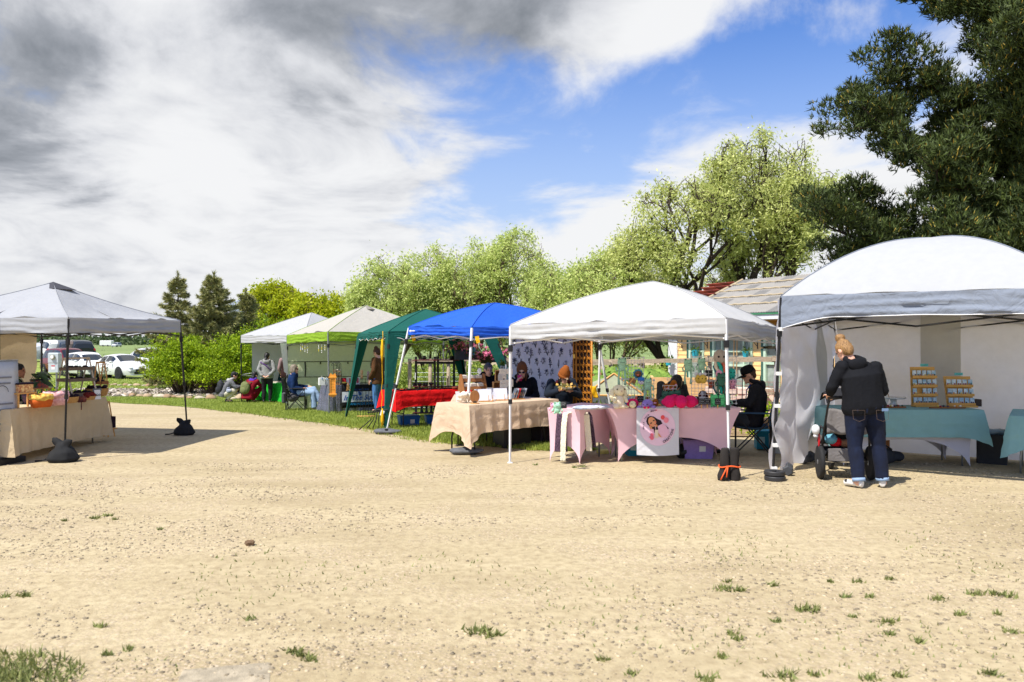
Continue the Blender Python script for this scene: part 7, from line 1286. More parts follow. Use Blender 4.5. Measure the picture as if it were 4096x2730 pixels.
# flower curtain along the back of the blue tent
CP0, CP1 = V3(.00, 15.4, 0), V3(1.20, 13.78, 0); cur, cf = hang('flower_curtain', 'white curtain printed with black flowers behind the beanie women', 'curtain', CP0, CP1, 1.80, .22, LILAC, .045, 7, 4, 90, 20)
pm = MB(); rd = random.Random(21); CWd = (CP1-CP0).length; CHt = 1.58; loc_c = Vector(cur.location)
def cpt(u, v): p = cf(min(1, max(0, u)), min(1, max(0, v))); e = (CP1-CP0).normalized(); return p+Vector((-e.y, e.x, 0))*-.006*1 - loc_c
outd = Vector(((CP1-CP0).y, -(CP1-CP0).x, 0)).normalized()
def stroke(pts, w_):
    pts = [(a/CWd, b/CHt) for a, b in pts]; P_ = [cf(min(.995, max(.005, a)), min(.99, max(.01, b)))+outd*-.0-loc_c for a, b in pts]; q = Vector((0, -1, 0))*.012+outd*.004
    P_ = [p+q for p in P_]
    for a, b in zip(P_, P_[1:]):
        d = (b-a).normalized(); s_ = d.cross(outd).normalized()*w_; pm.add([a-s_, a+s_, b+s_, b-s_], [(0, 1, 2, 3)])
k = 0
for row in range(8):
    for col in range(9):
        x0 = (col+.5+(.5 if row % 2 else 0)+rd.uniform(-.2, .2))/9.5*CWd; y0 = (row+.4+rd.uniform(-.15, .15))/8*CHt; sc2 = .7+.7*rd.random(); an = rd.uniform(-.5, .5); kind = rd.randrange(3)
        tip = (x0, y0); base = (x0+.07*sc2*math.sin(an), y0+.11*sc2); mid = ((x0+base[0])/2+.012, (y0+base[1])/2); stroke([tip, mid, base], .0025*sc2)
        for q in range(6):
            a = q*1.047+an; stroke([(x0, y0), (x0+.022*sc2*math.cos(a-.35), y0+.022*sc2*math.sin(a-.35)), (x0+.042*sc2*math.cos(a), y0+.042*sc2*math.sin(a)), (x0+.022*sc2*math.cos(a+.35), y0+.022*sc2*math.sin(a+.35)), (x0, y0)], .0028*sc2 if kind else .005*sc2)
        for q in (-1, 1): stroke([base, (base[0]+q*.025*sc2, base[1]-.06*sc2), (base[0]+q*.045*sc2, base[1]-.09*sc2)], .005*sc2); stroke([base, (base[0]+q*.015*sc2, base[1]-.05*sc2), (base[0]+q*.06*sc2, base[1]-.05*sc2)], .005*sc2)
fp = pm.build('printed_flowers', plain('slate print', S(56, 56, 78), .8), cur); fp['kind'] = 'stuff'
# bamboo screen
BAM = mat('bamboo', S(190, 122, 34), .5, .25, 12, .2, 50); r = T('bamboo_screen', 'tall bamboo screen filled with cane rings beside the flower curtain', 'screen', (1.20, 13.55, 0), R(-30)); bw, z0, z1 = .34, .22, 1.74
for x in (-bw/2, -bw/2+.05, bw/2): MB().tube([(x, 0, z0-.2), (x, 0, z1)], .016, 8).build('upright', BAM, r, True)
ringme = None; nr = 13
for k in range(nr+1): MB().tube([(-bw/2, 0, z0+(z1-z0)*k/nr), (bw/2, 0, z0+(z1-z0)*k/nr)], .008, 6).build('crossbar', BAM, r)
for k in range(nr):
    for i in range(4):
        if ringme is None: o = MB().tube([(.034*math.cos(a), 0, .048*math.sin(a)) for a in [6.283*q/14 for q in range(14)]], .006, 5, closed=True).build('cane_ring', BAM, r, True); ringme = o.data
        else: o = bpy.data.objects.new('cane_ring', ringme); C.objects.link(o); o.parent = r
        o.location = (-bw/2+.085+.067*i, 0, z0+(z1-z0)*(k+.5)/nr)
MB().box((0, .02, (z0+z1)/2), (bw, .006, z1-z0)).build('backing', plain('dark cane backing', S(52, 30, 16), .8), r)
for z in (.75, 1.42): MB().box((-bw/2+.02, -.02, z), (.04, .012, .07)).build('hinge', plain('brass', S(200, 160, 80), .3, metal=.8), r)
single(MB().grid(lambda u, v: V3((u-.5)*.10*(1-.2*v)+.05*v, .01*math.sin(v*7+u*5), -.2*v), 4, 8), 'yellow_cloth', YEL, 'yellow cloth hanging from the slanting white leg', 'cloth', at(2372, 1546, 13.45), smooth=True, solid=.006)
def sandbag(label, p, rz):
    mb = MB().ball((0, 0, .05), (.26, .15, .055), 14, 8); mb.box((0, 0, .04), (.40, .20, .05)); r = T('sandbag', label, 'sandbag', p, rz, 'flat grey sandbags on the blue tent legs'); fuse('bag', mb, plain('grey sandbag', S(92, 94, 98), .7), r, .014, .02, 8, 4); MB().box((0, 0, .095), (.05, .25, .008)).build('strap', BLK, r)
sandbag('flat grey sandbag at the far left leg of the blue tent', gp(1550, 1737), R(-5)); sandbag('flat grey sandbag at the front leg of the blue tent', gp(1866, 1817), R(5))
def darkbin(label, p, s, m): 
    r = T('dark_crate', label, 'crate', p, R(30)); MB().bbox((0, 0, s[2]/2), s, .02).build('crate', m, r); MB().bbox((0, 0, s[2]+.012), (s[0]*1.04, s[1]*1.04, .024), .01).build('lid', m, r)
darkbin('black storage crate in the shade under the linen table', (.0, 12.75, 0), (.5, .4, .32), BLK); darkbin('dark crate in the shade under the right end of the linen table', (.55, 13.1, 0), (.4, .4, .3), plain('dark plum crate', S(40, 26, 34), .7))
# --- white tent: plush stall
hp_ = .757; BEAD = plain('black bead eye', (.008, .008, .01), .15)
WCR, WPK, WBL, WPU, WBR, WGR, WMI, WDG, WYE, WCO, WMA, WWH, WTE, WGY, WLI = [wool(n, S(*c)) for n, c in (('cream', (236, 222, 186)), ('magenta', (226, 20, 100)), ('blue', (56, 124, 206)), ('lilac', (156, 130, 206)), ('ginger', (166, 96, 24)), ('grey', (150, 140, 134)), ('mint', (170, 218, 186)), ('deep green', (70, 116, 96)), ('yellow', (232, 194, 84)), ('coral', (232, 120, 96)), ('maroon', (70, 16, 26)), ('white', (222, 218, 226)), ('turquoise', (50, 184, 168)), ('speckle', (190, 178, 168)), ('apple green', (110, 224, 140)))]
WRO = wool('rose', S(240, 170, 196)); WSP_ = mat('speckled yarn', S(236, 214, 206), .95, .1, 90, .5, 160, col2=S(246, 236, 200))
def eyes(r, pts, q=.011):
    for p in pts: MB().ball(p, q, 8, 6).build('eye', BEAD, r, True)
# rabbit
p = tb(2474, 1634, hp_); r = T('plush_rabbit', 'cream crocheted rabbit with long ears at the left end of the pink table', 'plush toy', p, R(22))
fuse('body', MB().ball((0, 0, .095), (.085, .075, .10), 12, 9).ball((-.05, -.03, .03), (.045, .05, .035), 10, 7).ball((.05, -.03, .03), (.045, .05, .035), 10, 7), WSP_, r, .01, .002, 60, 2)
fuse('head', MB().ball((0, -.01, .245), (.085, .082, .08), 12, 9).ball((0, -.06, .23), (.045, .03, .035), 8, 6), WCR, r, .01, .002, 60, 2)
for s in (-1, 1): fuse('ear', MB().tube([(s*.06, .01, .30), (s*.095, .01, .25), (s*.105, .0, .16), (s*.10, -.005, .10)], [.018, .032, .036, .018], 10), WCR, r, .01, .002, 60, 2); fuse('arm', MB().tube([(s*.06, -.02, .17), (s*.09, -.05, .12), (s*.09, -.07, .085)], [.024, .028, .026], 10), WCR, r, .01, 0)
eyes(r, [(-.06, -.072, .265), (.055, -.075, .265)], .011); MB().ball((0, -.09, .24), (.01, .006, .007), 8, 5).build('nose', plain('pink thread', S(190, 130, 120)), r)
def turtle(label, px, py, s, shell, skin_, rz=0):
    r = T('plush_turtle', label, 'plush toy', tb(px, py, hp_), rz, 'crocheted turtles'); fuse('shell', MB().ball((.02*s, .05*s, .06*s), (.085*s, .085*s, .065*s), 12, 8), shell, r, .01, .003, 50, 2); MB().ball((-.02*s, -.06*s, .05*s), (.05*s,)*3, 12, 8).build('head', skin_, r, True)
    for x, y in ((-.10, -.03), (.10, -.05), (-.06, .13), (.1, .12)): MB().ball((x*s, y*s, .018*s), (.04*s, .035*s, .018*s), 10, 6).build('flipper', skin_, r, True)
    eyes(r, [(-.045*s, -.098*s, .06*s), (.01*s, -.105*s, .06*s)], .008*s)
turtle('crocheted turtle with magenta shell beside the cream rabbit', 2530, 1632, 1.0, WPK, WCR, R(12)); turtle('crocheted lilac turtle at the middle of the pink table', 2585, 1633, .95, WPU, WPU, R(-8)); turtle('crocheted turtle with grey shell and yellow frill behind the lilac one', 2607, 1625, .9, WGY, WYE, R(10))
for px, py, q, m, lb in ((2513, 1622, .05, WBL, 'small blue wool ball behind the cream rabbit'), (2552, 1617, .06, WCO, 'coral wool ball behind the magenta turtle')): single(MB().ball((0, 0, q), q, 14, 10), 'wool_ball', m, lb, 'wool ball', tb(px, py, hp_), smooth=True)
r = T('crochet_bow', 'tiny magenta crocheted bow at the front edge of the pink table', 'bow', tb(2586, 1636, hp_)); [MB().ball((s*.022, 0, .016), (.022, .014, .016), 10, 7).build('loop', WPK, r, True) for s in (-1, 1)]; MB().ball((0, -.008, .016), .01, 8, 6).build('knot', WYE, r, True)
r = T('sticker_sheet', 'small pale pink card lying on the pink table', 'card', tb(2645, 1636, hp_), R(5)); MB().box((0, 0, .003), (.14, .06, .006)).build('card', plain('pink card', S(236, 190, 196)), r); MB().box((-.03, 0, .007), (.05, .03, .003)).build('motif', plain('green motif', S(150, 190, 150)), r)
def lemon(label, px, py, q, rz):
    r = T('plush_lemon', label, 'plush toy', tb(px, py, hp_), rz, 'magenta plush fruits'); fuse('fruit', MB().ball((0, 0, q*.95), (q, q*.95, q*.95), 14, 10).tube([(q*.5, 0, q*.9), (q*1.05, 0, q*.9), (q*1.32, 0, q*.9)], [q*.72, q*.38, q*.08], 12), WPK, r, .012, .003, 50, 3); MB().ball((-q*.97, 0, q*.95), (.012, .018, .018), 8, 6).build('stem_dot', WMA, r, True)
lemon('magenta plush lemon pointing left', 2679, 1633, .092, R(170)); lemon('magenta plush lemon in the middle, facing forward', 2724, 1634, .095, R(-75)); lemon('magenta plush lemon pointing right', 2762, 1632, .092, R(-14)); lemon('magenta plush lemon half hidden behind the others', 2698, 1622, .085, R(80))
for px, py, lb in ((2621, 1628, 'ginger walrus toy right of the grey turtle'), (2590, 1618, 'ginger walrus toy behind the lilac turtle'), (2770, 1620, 'ginger walrus toy behind the right lemon')):
    r = T('plush_walrus', lb, 'plush toy', tb(px, py, hp_), R(-15), 'ginger walrus toys'); MB().ball((0, 0, .055), (.045, .045, .06), 12, 8).build('body', WBR, r, True); MB().ball((0, -.04, .055), (.022, .014, .014), 8, 6).build('snout', WRO, r, True); eyes(r, [(-.02, -.04, .08), (.02, -.04, .08)], .006)
# wire basket of walruses on the grid, dark frogs below
p = at(2680, 1570, 11.55); r = T('wire_basket', 'white wire basket of ginger toys above the magenta lemons', 'wire basket', p)
for z, q in ((0, .085), (.05, .10), (.10, .108)): MB().tube([(q*math.cos(a), q*.8*math.sin(a), z) for a in [6.283*k/18 for k in range(18)]], .0035, 4, closed=True).build('wire_ring', WHM, r)
for k in range(10): a = k*.628; MB().tube([(.085*math.cos(a), .068*math.sin(a), 0), (.108*math.cos(a), .086*math.sin(a), .10)], .003, 4).build('wire_rib', WHM, r)
MB().tube([(.02*math.cos(a)-.02, 0, .19+.025*math.sin(a)) for a in [6.283*k/12 for k in range(12)]], .004, 4, closed=True).build('hanging_ring', WHM, r)
for k, (c_, lb) in enumerate((((-.055, -.01, .07), 'left ginger walrus in the wire basket'), ((.01, -.03, .07), 'middle ginger walrus in the wire basket'), ((.055, .0, .12), 'ginger walrus leaning out of the wire basket'))):
    rr = T('plush_walrus', lb, 'plush toy', p+Vector(c_), R(10*k), 'ginger walruses in the wire basket'); MB().ball((0, 0, 0), (.05, .045, .06), 12, 8).build('body', WBR, rr, True); MB().ball((.01, -.04, -.01), (.02, .012, .012), 8, 6).build('snout', WRO, rr, True); eyes(rr, [(-.02, -.038, .018), (.03, -.038, .018)], .006)
def frog(label, p, m, s=1.0, hang_=0, rz=0, group='crocheted frogs'):
    r = T('plush_frog', label, 'plush toy', p, rz, group); mb = MB().ball((0, 0, .10*s), (.055*s, .045*s, .045*s), 12, 8).ball((0, 0, .045*s), (.045*s, .038*s, .05*s), 10, 7)
    for x in (-1, 1): mb.ball((x*.032*s, -.01*s, .14*s), (.02*s,)*3, 8, 6)
    fuse('body', mb, m, r, .008, .003, 60, 2)
    for x in (-1, 1):
        L = (.16 if hang_ else .03)*s; MB().tube([(x*.03*s, 0, .02*s), (x*.04*s, -.02*s*(1-hang_), .0-L*.5*hang_), (x*.035*s, -.03*s*(1-hang_), -L*hang_+.012*(1-hang_))], [.014*s, .011*s, .016*s], 8).build('leg', m, r, True); MB().tube([(x*.045*s, 0, .07*s), (x*.07*s, -.01, .04*s), (x*.06*s, -.02*s, (.0 if hang_ else .03)*s)], [.012*s, .010*s, .012*s], 8).build('arm', m, r, True)
    eyes(r, [(-.034*s, -.03*s, .145*s), (.034*s, -.03*s, .145*s)], .008*s); MB().tube([(-.03*s, -.044*s, .105*s), (0, -.05*s, .098*s), (.03*s, -.044*s, .105*s)], .002, 4).build('mouth', BEAD, r)
for k, (px, py) in enumerate(((2662, 1608), (2685, 1606), (2708, 1604))): frog(['dark green frog toy left below the wire basket', 'dark green frog toy middle below the wire basket', 'dark green frog toy right below the wire basket'][k], at(px, py, 11.5), WDG, 1.05); 
single(MB().bbox((0, 0, .045), (.34, .16, .09), .01), 'toy_riser', plain('riser grey', S(120, 124, 126), .7), 'low riser under the dark green frogs', 'riser', Vector((2.30, 11.5, hp_)))
for px, py, lb in ((2857, 1626, 'apple green frog toy behind the small chalkboard'), (2885, 1626, 'apple green frog toy right of the small chalkboard'), (2906, 1625, 'mint frog toy by the white leg')): frog(lb, tb(px, py, hp_), WLI if px < 2900 else WMI, 1.15)
for px, py, lb in ((2785, 1629, 'maroon and white penguin toy at front'), (2812, 1619, 'taller maroon and white penguin toy behind')):
    s = 1.0 if px < 2800 else 1.35; r = T('plush_penguin', lb, 'plush toy', tb(px, py, hp_), R(-10), 'penguin toys'); MB().ball((0, 0, .075*s), (.055*s, .05*s, .078*s), 12, 9).build('body', WMA, r, True); MB().ball((-.005, -.018*s, .055*s), (.045*s, .042*s, .055*s), 12, 8).build('belly', WWH, r, True); MB().ball((-.01, -.045*s, .12*s), (.022*s, .012*s, .022*s), 10, 7).build('face_patch', WWH, r, True); eyes(r, [(-.02*s, -.056*s, .125*s), (.005, -.056*s, .125*s)], .006)
# chalkboard price signs
CHK = plain('chalkboard', (.014, .015, .016), .8); CHT = plain('chalk', S(206, 206, 206), .9)
def chalk(label, p, lines, w_=.11, hh=.085, peg=True, rz=0):
    r = T('price_sign', label, 'price sign', p, rz, 'chalkboard price signs'); z = .05 if peg else .0
    MB().bbox((0, 0, z+hh/2), (w_, .008, hh), .003).build('board', CHK, r)
    if peg: MB().box((0, .0, z*.5), (.014, .012, z)).build('peg', PINE, r)
    for k, t in enumerate(lines): scrib(r, (0, -.006, z+hh*(.76-.27*k)), min(w_*.8, len(t)*.012), .013, CHT, seed=k+len(t))
chalk('chalkboard with three handwritten lines behind the lilac turtle', tb(2566, 1622, hp_), ['TURTLES', 'MINI $15', 'LARGE $25'], .12, .09); chalk('chalkboard price sign before the penguin toys', tb(2806, 1634, hp_), ['Penguin', 'sm $15', 'lg $25'], .085, .085, rz=R(4)); chalk('chalkboard price sign beside the penguin sign', tb(2829, 1634, hp_), ['Dragon', 'egg', '$10 each'], .095, .09); chalk('tilted chalkboard price sign before the apple green frogs', tb(2871, 1635, hp_), ['Frog', 'sm $15', 'lg $30'], .08, .09, rz=R(-8)); chalk('chalkboard hanging beside the yellow bees', at(2836, 1520, 11.55), ['Bumble', 'bee', '$15 each'], .11, .09); chalk('chalkboard price sign on the small pink table', tb(2250, 1652, .757)+Vector((0, .08, 0)), ['SCARVES', '$25 ea'], .12, .09); chalk('chalkboard half hidden behind the left lemon', tb(2652, 1620, hp_), ['Frogs', '$12'], .09, .08)
# wire grid shelves
def gridpanel(r, x0, x1, y0, y1, z0, z1, n=7, m=7):
    mb = MB()
    for k in range(n+1): t = k/n; mb.tube([(x0+(x1-x0)*t, y0+(y1-y0)*t, z0), (x0+(x1-x0)*t, y0+(y1-y0)*t, z1)], .0028 if 0 < k < n else .004, 4)
    for k in range(m+1): z = z0+(z1-z0)*k/m; mb.tube([(x0, y0, z), (x1, y1, z)], .0028 if 0 < k < m else .004, 4)
    mb.build('wire_panel', WHM, r)
    for x, y in ((x0, y0), (x1, y1)):
        for z in (z0, z1): MB().ball((x, y, z), .016, 10, 7).build('connector', WHM, r, True)
r = T('grid_shelf', 'white wire grid panels at the left of the crochet display', 'grid shelf', Vector((1.62, 11.55, hp_))); gridpanel(r, -.02, .30, .02, .06, .02, .36); gridpanel(r, -.02, .30, .02, .06, .38, .68); gridpanel(r, .30, .42, .06, -.1, .02, .36, 4); MB().box((.14, .0, .37), (.34, .16, .006)).build('grid_ledge', WHM, r)
r = T('grid_shelf', 'white wire grid panels at the right of the crochet display', 'grid shelf', Vector((2.58, 11.45, hp_))); gridpanel(r, 0, .24, 0, -.02, .02, .34, 5); gridpanel(r, .24, .66, -.02, .06, .02, .34); gridpanel(r, 0, .24, 0, -.02, .36, .70, 5); gridpanel(r, .24, .66, -.02, .06, .36, .70); MB().box((.38, .03, .352), (.5, .18, .005)).build('grid_ledge', WHM, r)
def hfrog(label, px, py, y, m=WMI, s=1.0): frog(label, at(px, py, y), m, s, 1, 0, 'frogs hanging on the wire grid')
hfrog('mint frog toy hanging on the left grid top', 2488, 1486, 11.5, WMI, 1.25); hfrog('mint frog toy hanging at the right of the blue-capped toy', 2591, 1562, 11.4, WMI, 1.15); hfrog('mint frog toy hanging left on the right grid', 2752, 1486, 11.45, WMI, 1.15); hfrog('mint frog toy hanging above the yellow bees', 2806, 1480, 11.45, WMI, 1.1); hfrog('deep green frog toy hanging with dangling legs by the white leg', 2885, 1545, 11.25, WDG, 1.2)
p = at(2553, 1508, 11.5); r = T('plush_lion', 'brown crocheted lion with blue mane on the left grid ledge', 'plush toy', p); MB().ball((0, 0, .04), (.05, .045, .045), 12, 9).build('head', wool('brown', S(130, 92, 62)), r, True)
for k in range(9): a = k*.7; MB().ball((.055*math.cos(a), .012, .04+.052*math.sin(a)), (.022, .02, .022), 8, 6).build('mane_tuft', wool('steel blue', S(76, 142, 170)), r, True)
MB().ball((-.01, -.043, .028), (.018, .01, .012), 8, 6).build('snout', WCO, r, True); eyes(r, [(-.022, -.038, .05), (.02, -.04, .05)], .007)
p = at(2566, 1540, 11.42); r = T('plush_snowball', 'round white toy with blue knitted cap on the left grid ledge', 'plush toy', p); MB().ball((0, 0, .045), (.052, .05, .045), 12, 9).build('head', WWH, r, True); MB().lathe([(.058, .06), (.056, .075), (.045, .10), (.0, .115)], n=14).build('cap', WBL, r, True); eyes(r, [(-.022, -.045, .05), (.024, -.045, .05)], .007)
r = T('cardboard_toy', 'brown cardboard tag leaning beside the blue-capped toy', 'card', at(2530, 1540, 11.45), R(10)); MB().box((0, 0, .06), (.10, .02, .06), 0, 0, R(25)).build('board', plain('brown card', S(150, 110, 70), .8), r); MB().tube([(-.06, -.01, 0), (.02, -.012, .10)], .014, 4).build('stick', PINE, r)
for c_, lb in ((2796, 'left yellow crocheted bee with white wings'), (2812, 'right yellow crocheted bee with white wings')):
    r = T('plush_bee', lb, 'plush toy', at(c_, 1537, 11.4-(c_-2796)*.004), 0, 'crocheted bees'); MB().ball((0, 0, .07), (.058, .055, .065), 12, 9).build('body', WYE, r, True); [MB().ball((s*.03, .02, .14), (.028, .012, .026), 10, 7).build('wing', WWH, r, True) for s in (-1, 1)]; eyes(r, [(-.02, -.05, .08), (.025, -.05, .08)], .008)
def octopus(label, p, m, s, n=6, L=.12, m2=None):
    r = T('plush_octopus', label, 'plush toy', p, 0, 'crocheted octopuses'); MB().ball((0, 0, 0), (.055*s, .05*s, .06*s), 12, 9).build('head', m, r, True); eyes(r, [(-.022*s, -.045*s, .0), (.022*s, -.045*s, .0)], .009*s)
    for k in range(n):
        a = 6.283*k/n; c0 = Vector((.03*s*math.cos(a), .03*s*math.sin(a), -.04*s)); MB().tube([c0+Vector((.014*s*math.sin(q*1.6+k), .01*s*math.cos(q*1.6), -L*s*q/6)) for q in range(7)], [.012*s, .015*s, .012*s, .015*s, .012*s, .014*s, .008*s], 7).build('tentacle', (m2[k % len(m2)] if m2 else m), r, True)
octopus('large speckled octopus toy hanging by the white tent leg', at(2880, 1428, 11.35), mat('speckled grey yarn', S(186, 172, 160), .95, .25, 90, .6, 160), 1.75, 7, .26, [WSP_, WTE, WCO, wool('petrol', S(20, 110, 130))]); octopus('turquoise octopus toy right of the white tent leg', at(2927, 1490, 11.4), WTE, 1.0, 6, .07); octopus('rose pink octopus toy below the turquoise one', at(2929, 1528, 11.4), WRO, 1.0, 6, .06); octopus('rose octopus toy left of the white tent leg', at(2878, 1496, 11.3), WRO, 1.0, 6, .13, [WWH, WPU, WMI]); octopus('coral octopus toy under the hanging chalkboard', at(2845, 1532, 11.5), WCO, .9, 5, .05)
# open book
r = T('open_book', 'white open booklet held by the man in the cap', 'book', Vector((3.58, 11.85, 0))+Matrix.Rotation(R(74), 3, 'Z') @ Vector((0, .46, .80)), R(74)); [MB().box((s*.05, 0, .01), (.10, .14, .006), 0, R(20), R(-12*s)).build('page', WHITEP, r) for s in (-1, 1)]
# printed banner on the pink table
bw_, bh_ = .584, .643; p0 = at(2631, 1637, 10.93); r = T('stall_banner', 'white fabric banner with round pink cartoon print on the pink table front', 'banner', (p0.x, 10.955, hp_), R(1.5))
def bz(x, z): return -.02-.05*max(0, (-z-.40))*1.2-.006*math.sin(x*14)*(-z)
MB().grid(lambda u, v: V3((u-.5)*bw_, bz((u-.5)*bw_, -bh_*v)+.0, .006-bh_*v-.015*math.sin(PI*u)*v), 16, 16).build('banner_cloth', cloth('banner white cloth', (.74, .74, .78), .3, 5, .15), r, True)
MB().add([(-bw_/2, -.02, .006), (bw_/2, -.02, .006), (bw_/2, .18, .006), (-bw_/2, .18, .006)], [(0, 1, 2, 3)]).build('banner_fold', cloth('banner white cloth', (.74, .74, .78)), r)
def zb_(x, y): return ((x-912.5)/665*bw_, -(y-735)/735*bh_)
def flat(nm, col, pts, lay, tri=False):
    P_ = [zb_(*q) for q in pts]; MB().poly([V3(a, bz(a, b)-.004-.0022*lay, b) for a, b in P_]).build(nm, plain('print '+nm+str(col), S(*col), .8, var=.03), r)
def ell(cx_, cy_, rx, ry, n=24, rot=0): return [(cx_+rx*math.cos(a)*math.cos(rot)-ry*math.sin(a)*math.sin(rot), cy_+rx*math.cos(a)*math.sin(rot)+ry*math.sin(a)*math.cos(rot)) for a in [6.283*k/n for k in range(n)]]
MB().add([V3(zb_(910, 1030)[0], bz(0, -.26)-.006, zb_(910, 1030)[1])]+[V3(a, bz(a, b)-.004, b) for a, b in (zb_(*q) for q in ell(910, 1030, 278, 292, 48))], [(0, 1+(k+1) % 48, 1+k) for k in range(48)]).build('printed_disc', plain('pale pink print', S(240, 204, 222), .8, var=.03), r)
flat('hair', (40, 26, 34), [(730, 940), (745, 880), (790, 855), (850, 865), (900, 900), (960, 925), (985, 975), (1045, 1010), (1082, 1050), (1070, 1068), (1000, 1015), (930, 1000), (905, 1020), (922, 1060), (905, 1090), (870, 1112), (850, 1130), (835, 1085), (785, 1015), (745, 985)], 2)
flat('hand', (224, 150, 104), [(765, 1012), (800, 1008), (822, 1040), (828, 1075), (800, 1070), (785, 1040)], 3); flat('face', (230, 158, 112), ell(822, 948, 58, 80, 20, R(-22)), 4); flat('neck', (224, 150, 104), [(850, 1000), (895, 985), (912, 1010), (880, 1035)], 3)
flat('jumper', (240, 186, 206), [(915, 1010), (985, 975), (1040, 1010), (1078, 1080), (1086, 1150), (1040, 1188), (980, 1195), (935, 1160), (918, 1090)], 4); flat('sleeve', (238, 180, 204), [(795, 1062), (845, 1060), (862, 1150), (835, 1192), (795, 1120)], 4); flat('glass', (236, 214, 190), [(866, 1072), (916, 1072), (920, 1190), (905, 1200), (875, 1200), (862, 1190)], 5); flat('fingers', (224, 150, 104), [(920, 1118), (945, 1150), (972, 1190), (935, 1180), (916, 1150)], 6)
flat('eye', (60, 40, 44), ell(806, 966, 18, 9, 12, R(-25)), 6); flat('eye', (60, 40, 44), ell(846, 926, 18, 9, 12, R(-25)), 6); flat('cheek', (236, 126, 100), ell(800, 1000, 16, 12, 12), 5); flat('cheek', (236, 126, 100), ell(874, 950, 14, 12, 12), 5); flat('lips', (196, 50, 60), ell(868, 988, 10, 6, 10), 6); flat('straw', (220, 190, 200), [(860, 1000), (868, 998), (884, 1074), (876, 1074)], 7)
flat('yarn', (240, 84, 84), ell(990, 878, 32, 36), 3); flat('yarn', (248, 140, 156), ell(1042, 920, 40, 44), 4); flat('bear', (238, 110, 130), ell(818, 1150, 27, 24), 5); flat('bear', (238, 110, 130), ell(818, 1196, 30, 34), 6); flat('bear', (238, 110, 130), [(770, 1180), (800, 1172), (800, 1190), (772, 1192)], 5); flat('heart', (226, 60, 90), [(888, 775), (876, 762), (880, 754), (888, 760), (896, 754), (900, 762)], 5)
def arc(word, cx_, cy_, rad, a0, a1, size, inner=False, sh=0):
    for k, ch in enumerate(word):
        if ch == ' ': continue
        a = R(a0+(a1-a0)*k/(len(word)-1)); x, y = cx_+rad*math.cos(a), cy_-rad*1.05*math.sin(a); X_, Z_ = zb_(x, y); t = a-PI/2 if not inner else a+PI/2
        text(ch, size, plain('print ink', S(70, 50, 70), .8), r, fr((X_, bz(X_, Z_)-.014, Z_), (math.cos(t), 0, math.sin(t)), (-math.sin(t), 0, math.cos(t))), 'lettering', sh, .0005, bold=.0006)
arc('much', 910, 1030, 228, 186, 164, .034, sh=.4); arc('love,', 910, 1030, 238, 150, 124, .038, sh=.4); arc('Miaru', 910, 1030, 256, 114, 99, .034, sh=.4); arc('CREATIONS', 910, 1030, 238, -66, -9, .046, True)
# scarves, blanket, frog on the small pink table
def scarf(label, path, w_, m, name='scarf'):
    pts = [Vector(p) for p in path]; r = T(name, label, 'scarf', pts[0], 0, 'crocheted scarves on the small pink table'); mb = MB(); n = 60; L = len(pts)-1
    def f(u, v):
        q = v*L; i = min(int(q), L-1); t = q-i; a, b = pts[i], pts[i+1]; p = a.lerp(b, t)-pts[0]; d = (b-a).normalized(); s_ = Vector((.93, -.36, 0)); return p+s_*(u-.5)*w_+Vector((0, -1, 0))*.006*abs(math.sin(u*12)+math.sin(v*90))
    mb.grid(f, 8, n).build('knit', m, r, True, solid=.012); return r
e0 = tb(2250, 1657, .757); CRM = mat('cream crochet', S(236, 228, 204), .95, .15, 70, 1.0, 60); BKC = mat('black crochet', S(34, 24, 40), .95, .4, 60, 1.0, 55, col2=S(110, 84, 104))
def ft(px, py, y): return at(px, py, y)
scarf('black crocheted scarf hanging over the small pink table, left', [ft(2248, 1650, 11.1), ft(2242, 1658, 10.93), ft(2236, 1730, 10.92), ft(2232, 1808, 10.92)], .10, BKC); scarf('cream crocheted scarf looped over the small pink table', [ft(2330, 1645, 11.0), ft(2290, 1648, 10.90), ft(2262, 1655, 10.87), ft(2256, 1700, 10.86), ft(2253, 1780, 10.86), ft(2252, 1845, 10.88)], .075, CRM); scarf('cream crocheted scarf hanging on the right side of the small table', [ft(2335, 1648, 11.0), ft(2345, 1660, 10.93), ft(2352, 1740, 10.98), ft(2357, 1805, 11.0)], .085, CRM); scarf('narrow black crocheted scarf at the right side of the small table', [ft(2348, 1645, 11.08), ft(2362, 1665, 11.02), ft(2372, 1740, 11.08), ft(2378, 1790, 11.1)], .05, BKC); scarf('black crocheted scarf behind the cream loop', [ft(2262, 1660, 10.95), ft(2258, 1720, 10.91), ft(2262, 1808, 10.91)], .06, BKC)
frog('mint frog toy sitting on the corner of the small pink table', tb(2230, 1656, .757)+Vector((0, .06, 0)), WMI, .95); frog('rose frog toy behind the mint corner frog', tb(2216, 1652, .757)+Vector((0, .12, 0)), WRO, .8)
mb = MB().ball((0, 0, .02), (.2, .11, .03), 12, 7).ball((.22, .05, .02), (.16, .09, .028), 12, 7); r = T('folded_blanket', 'folded white and pale blue crocheted blankets on the small pink table', 'blanket', tb(2345, 1640, .757)+Vector((0, .1, 0)), R(15)); fuse('blanket', mb, mat('blue white crochet', S(150, 170, 200), .95, .2, 8, .8, 60, col2=S(224, 220, 232)), r, .012, .014, 40, 1)
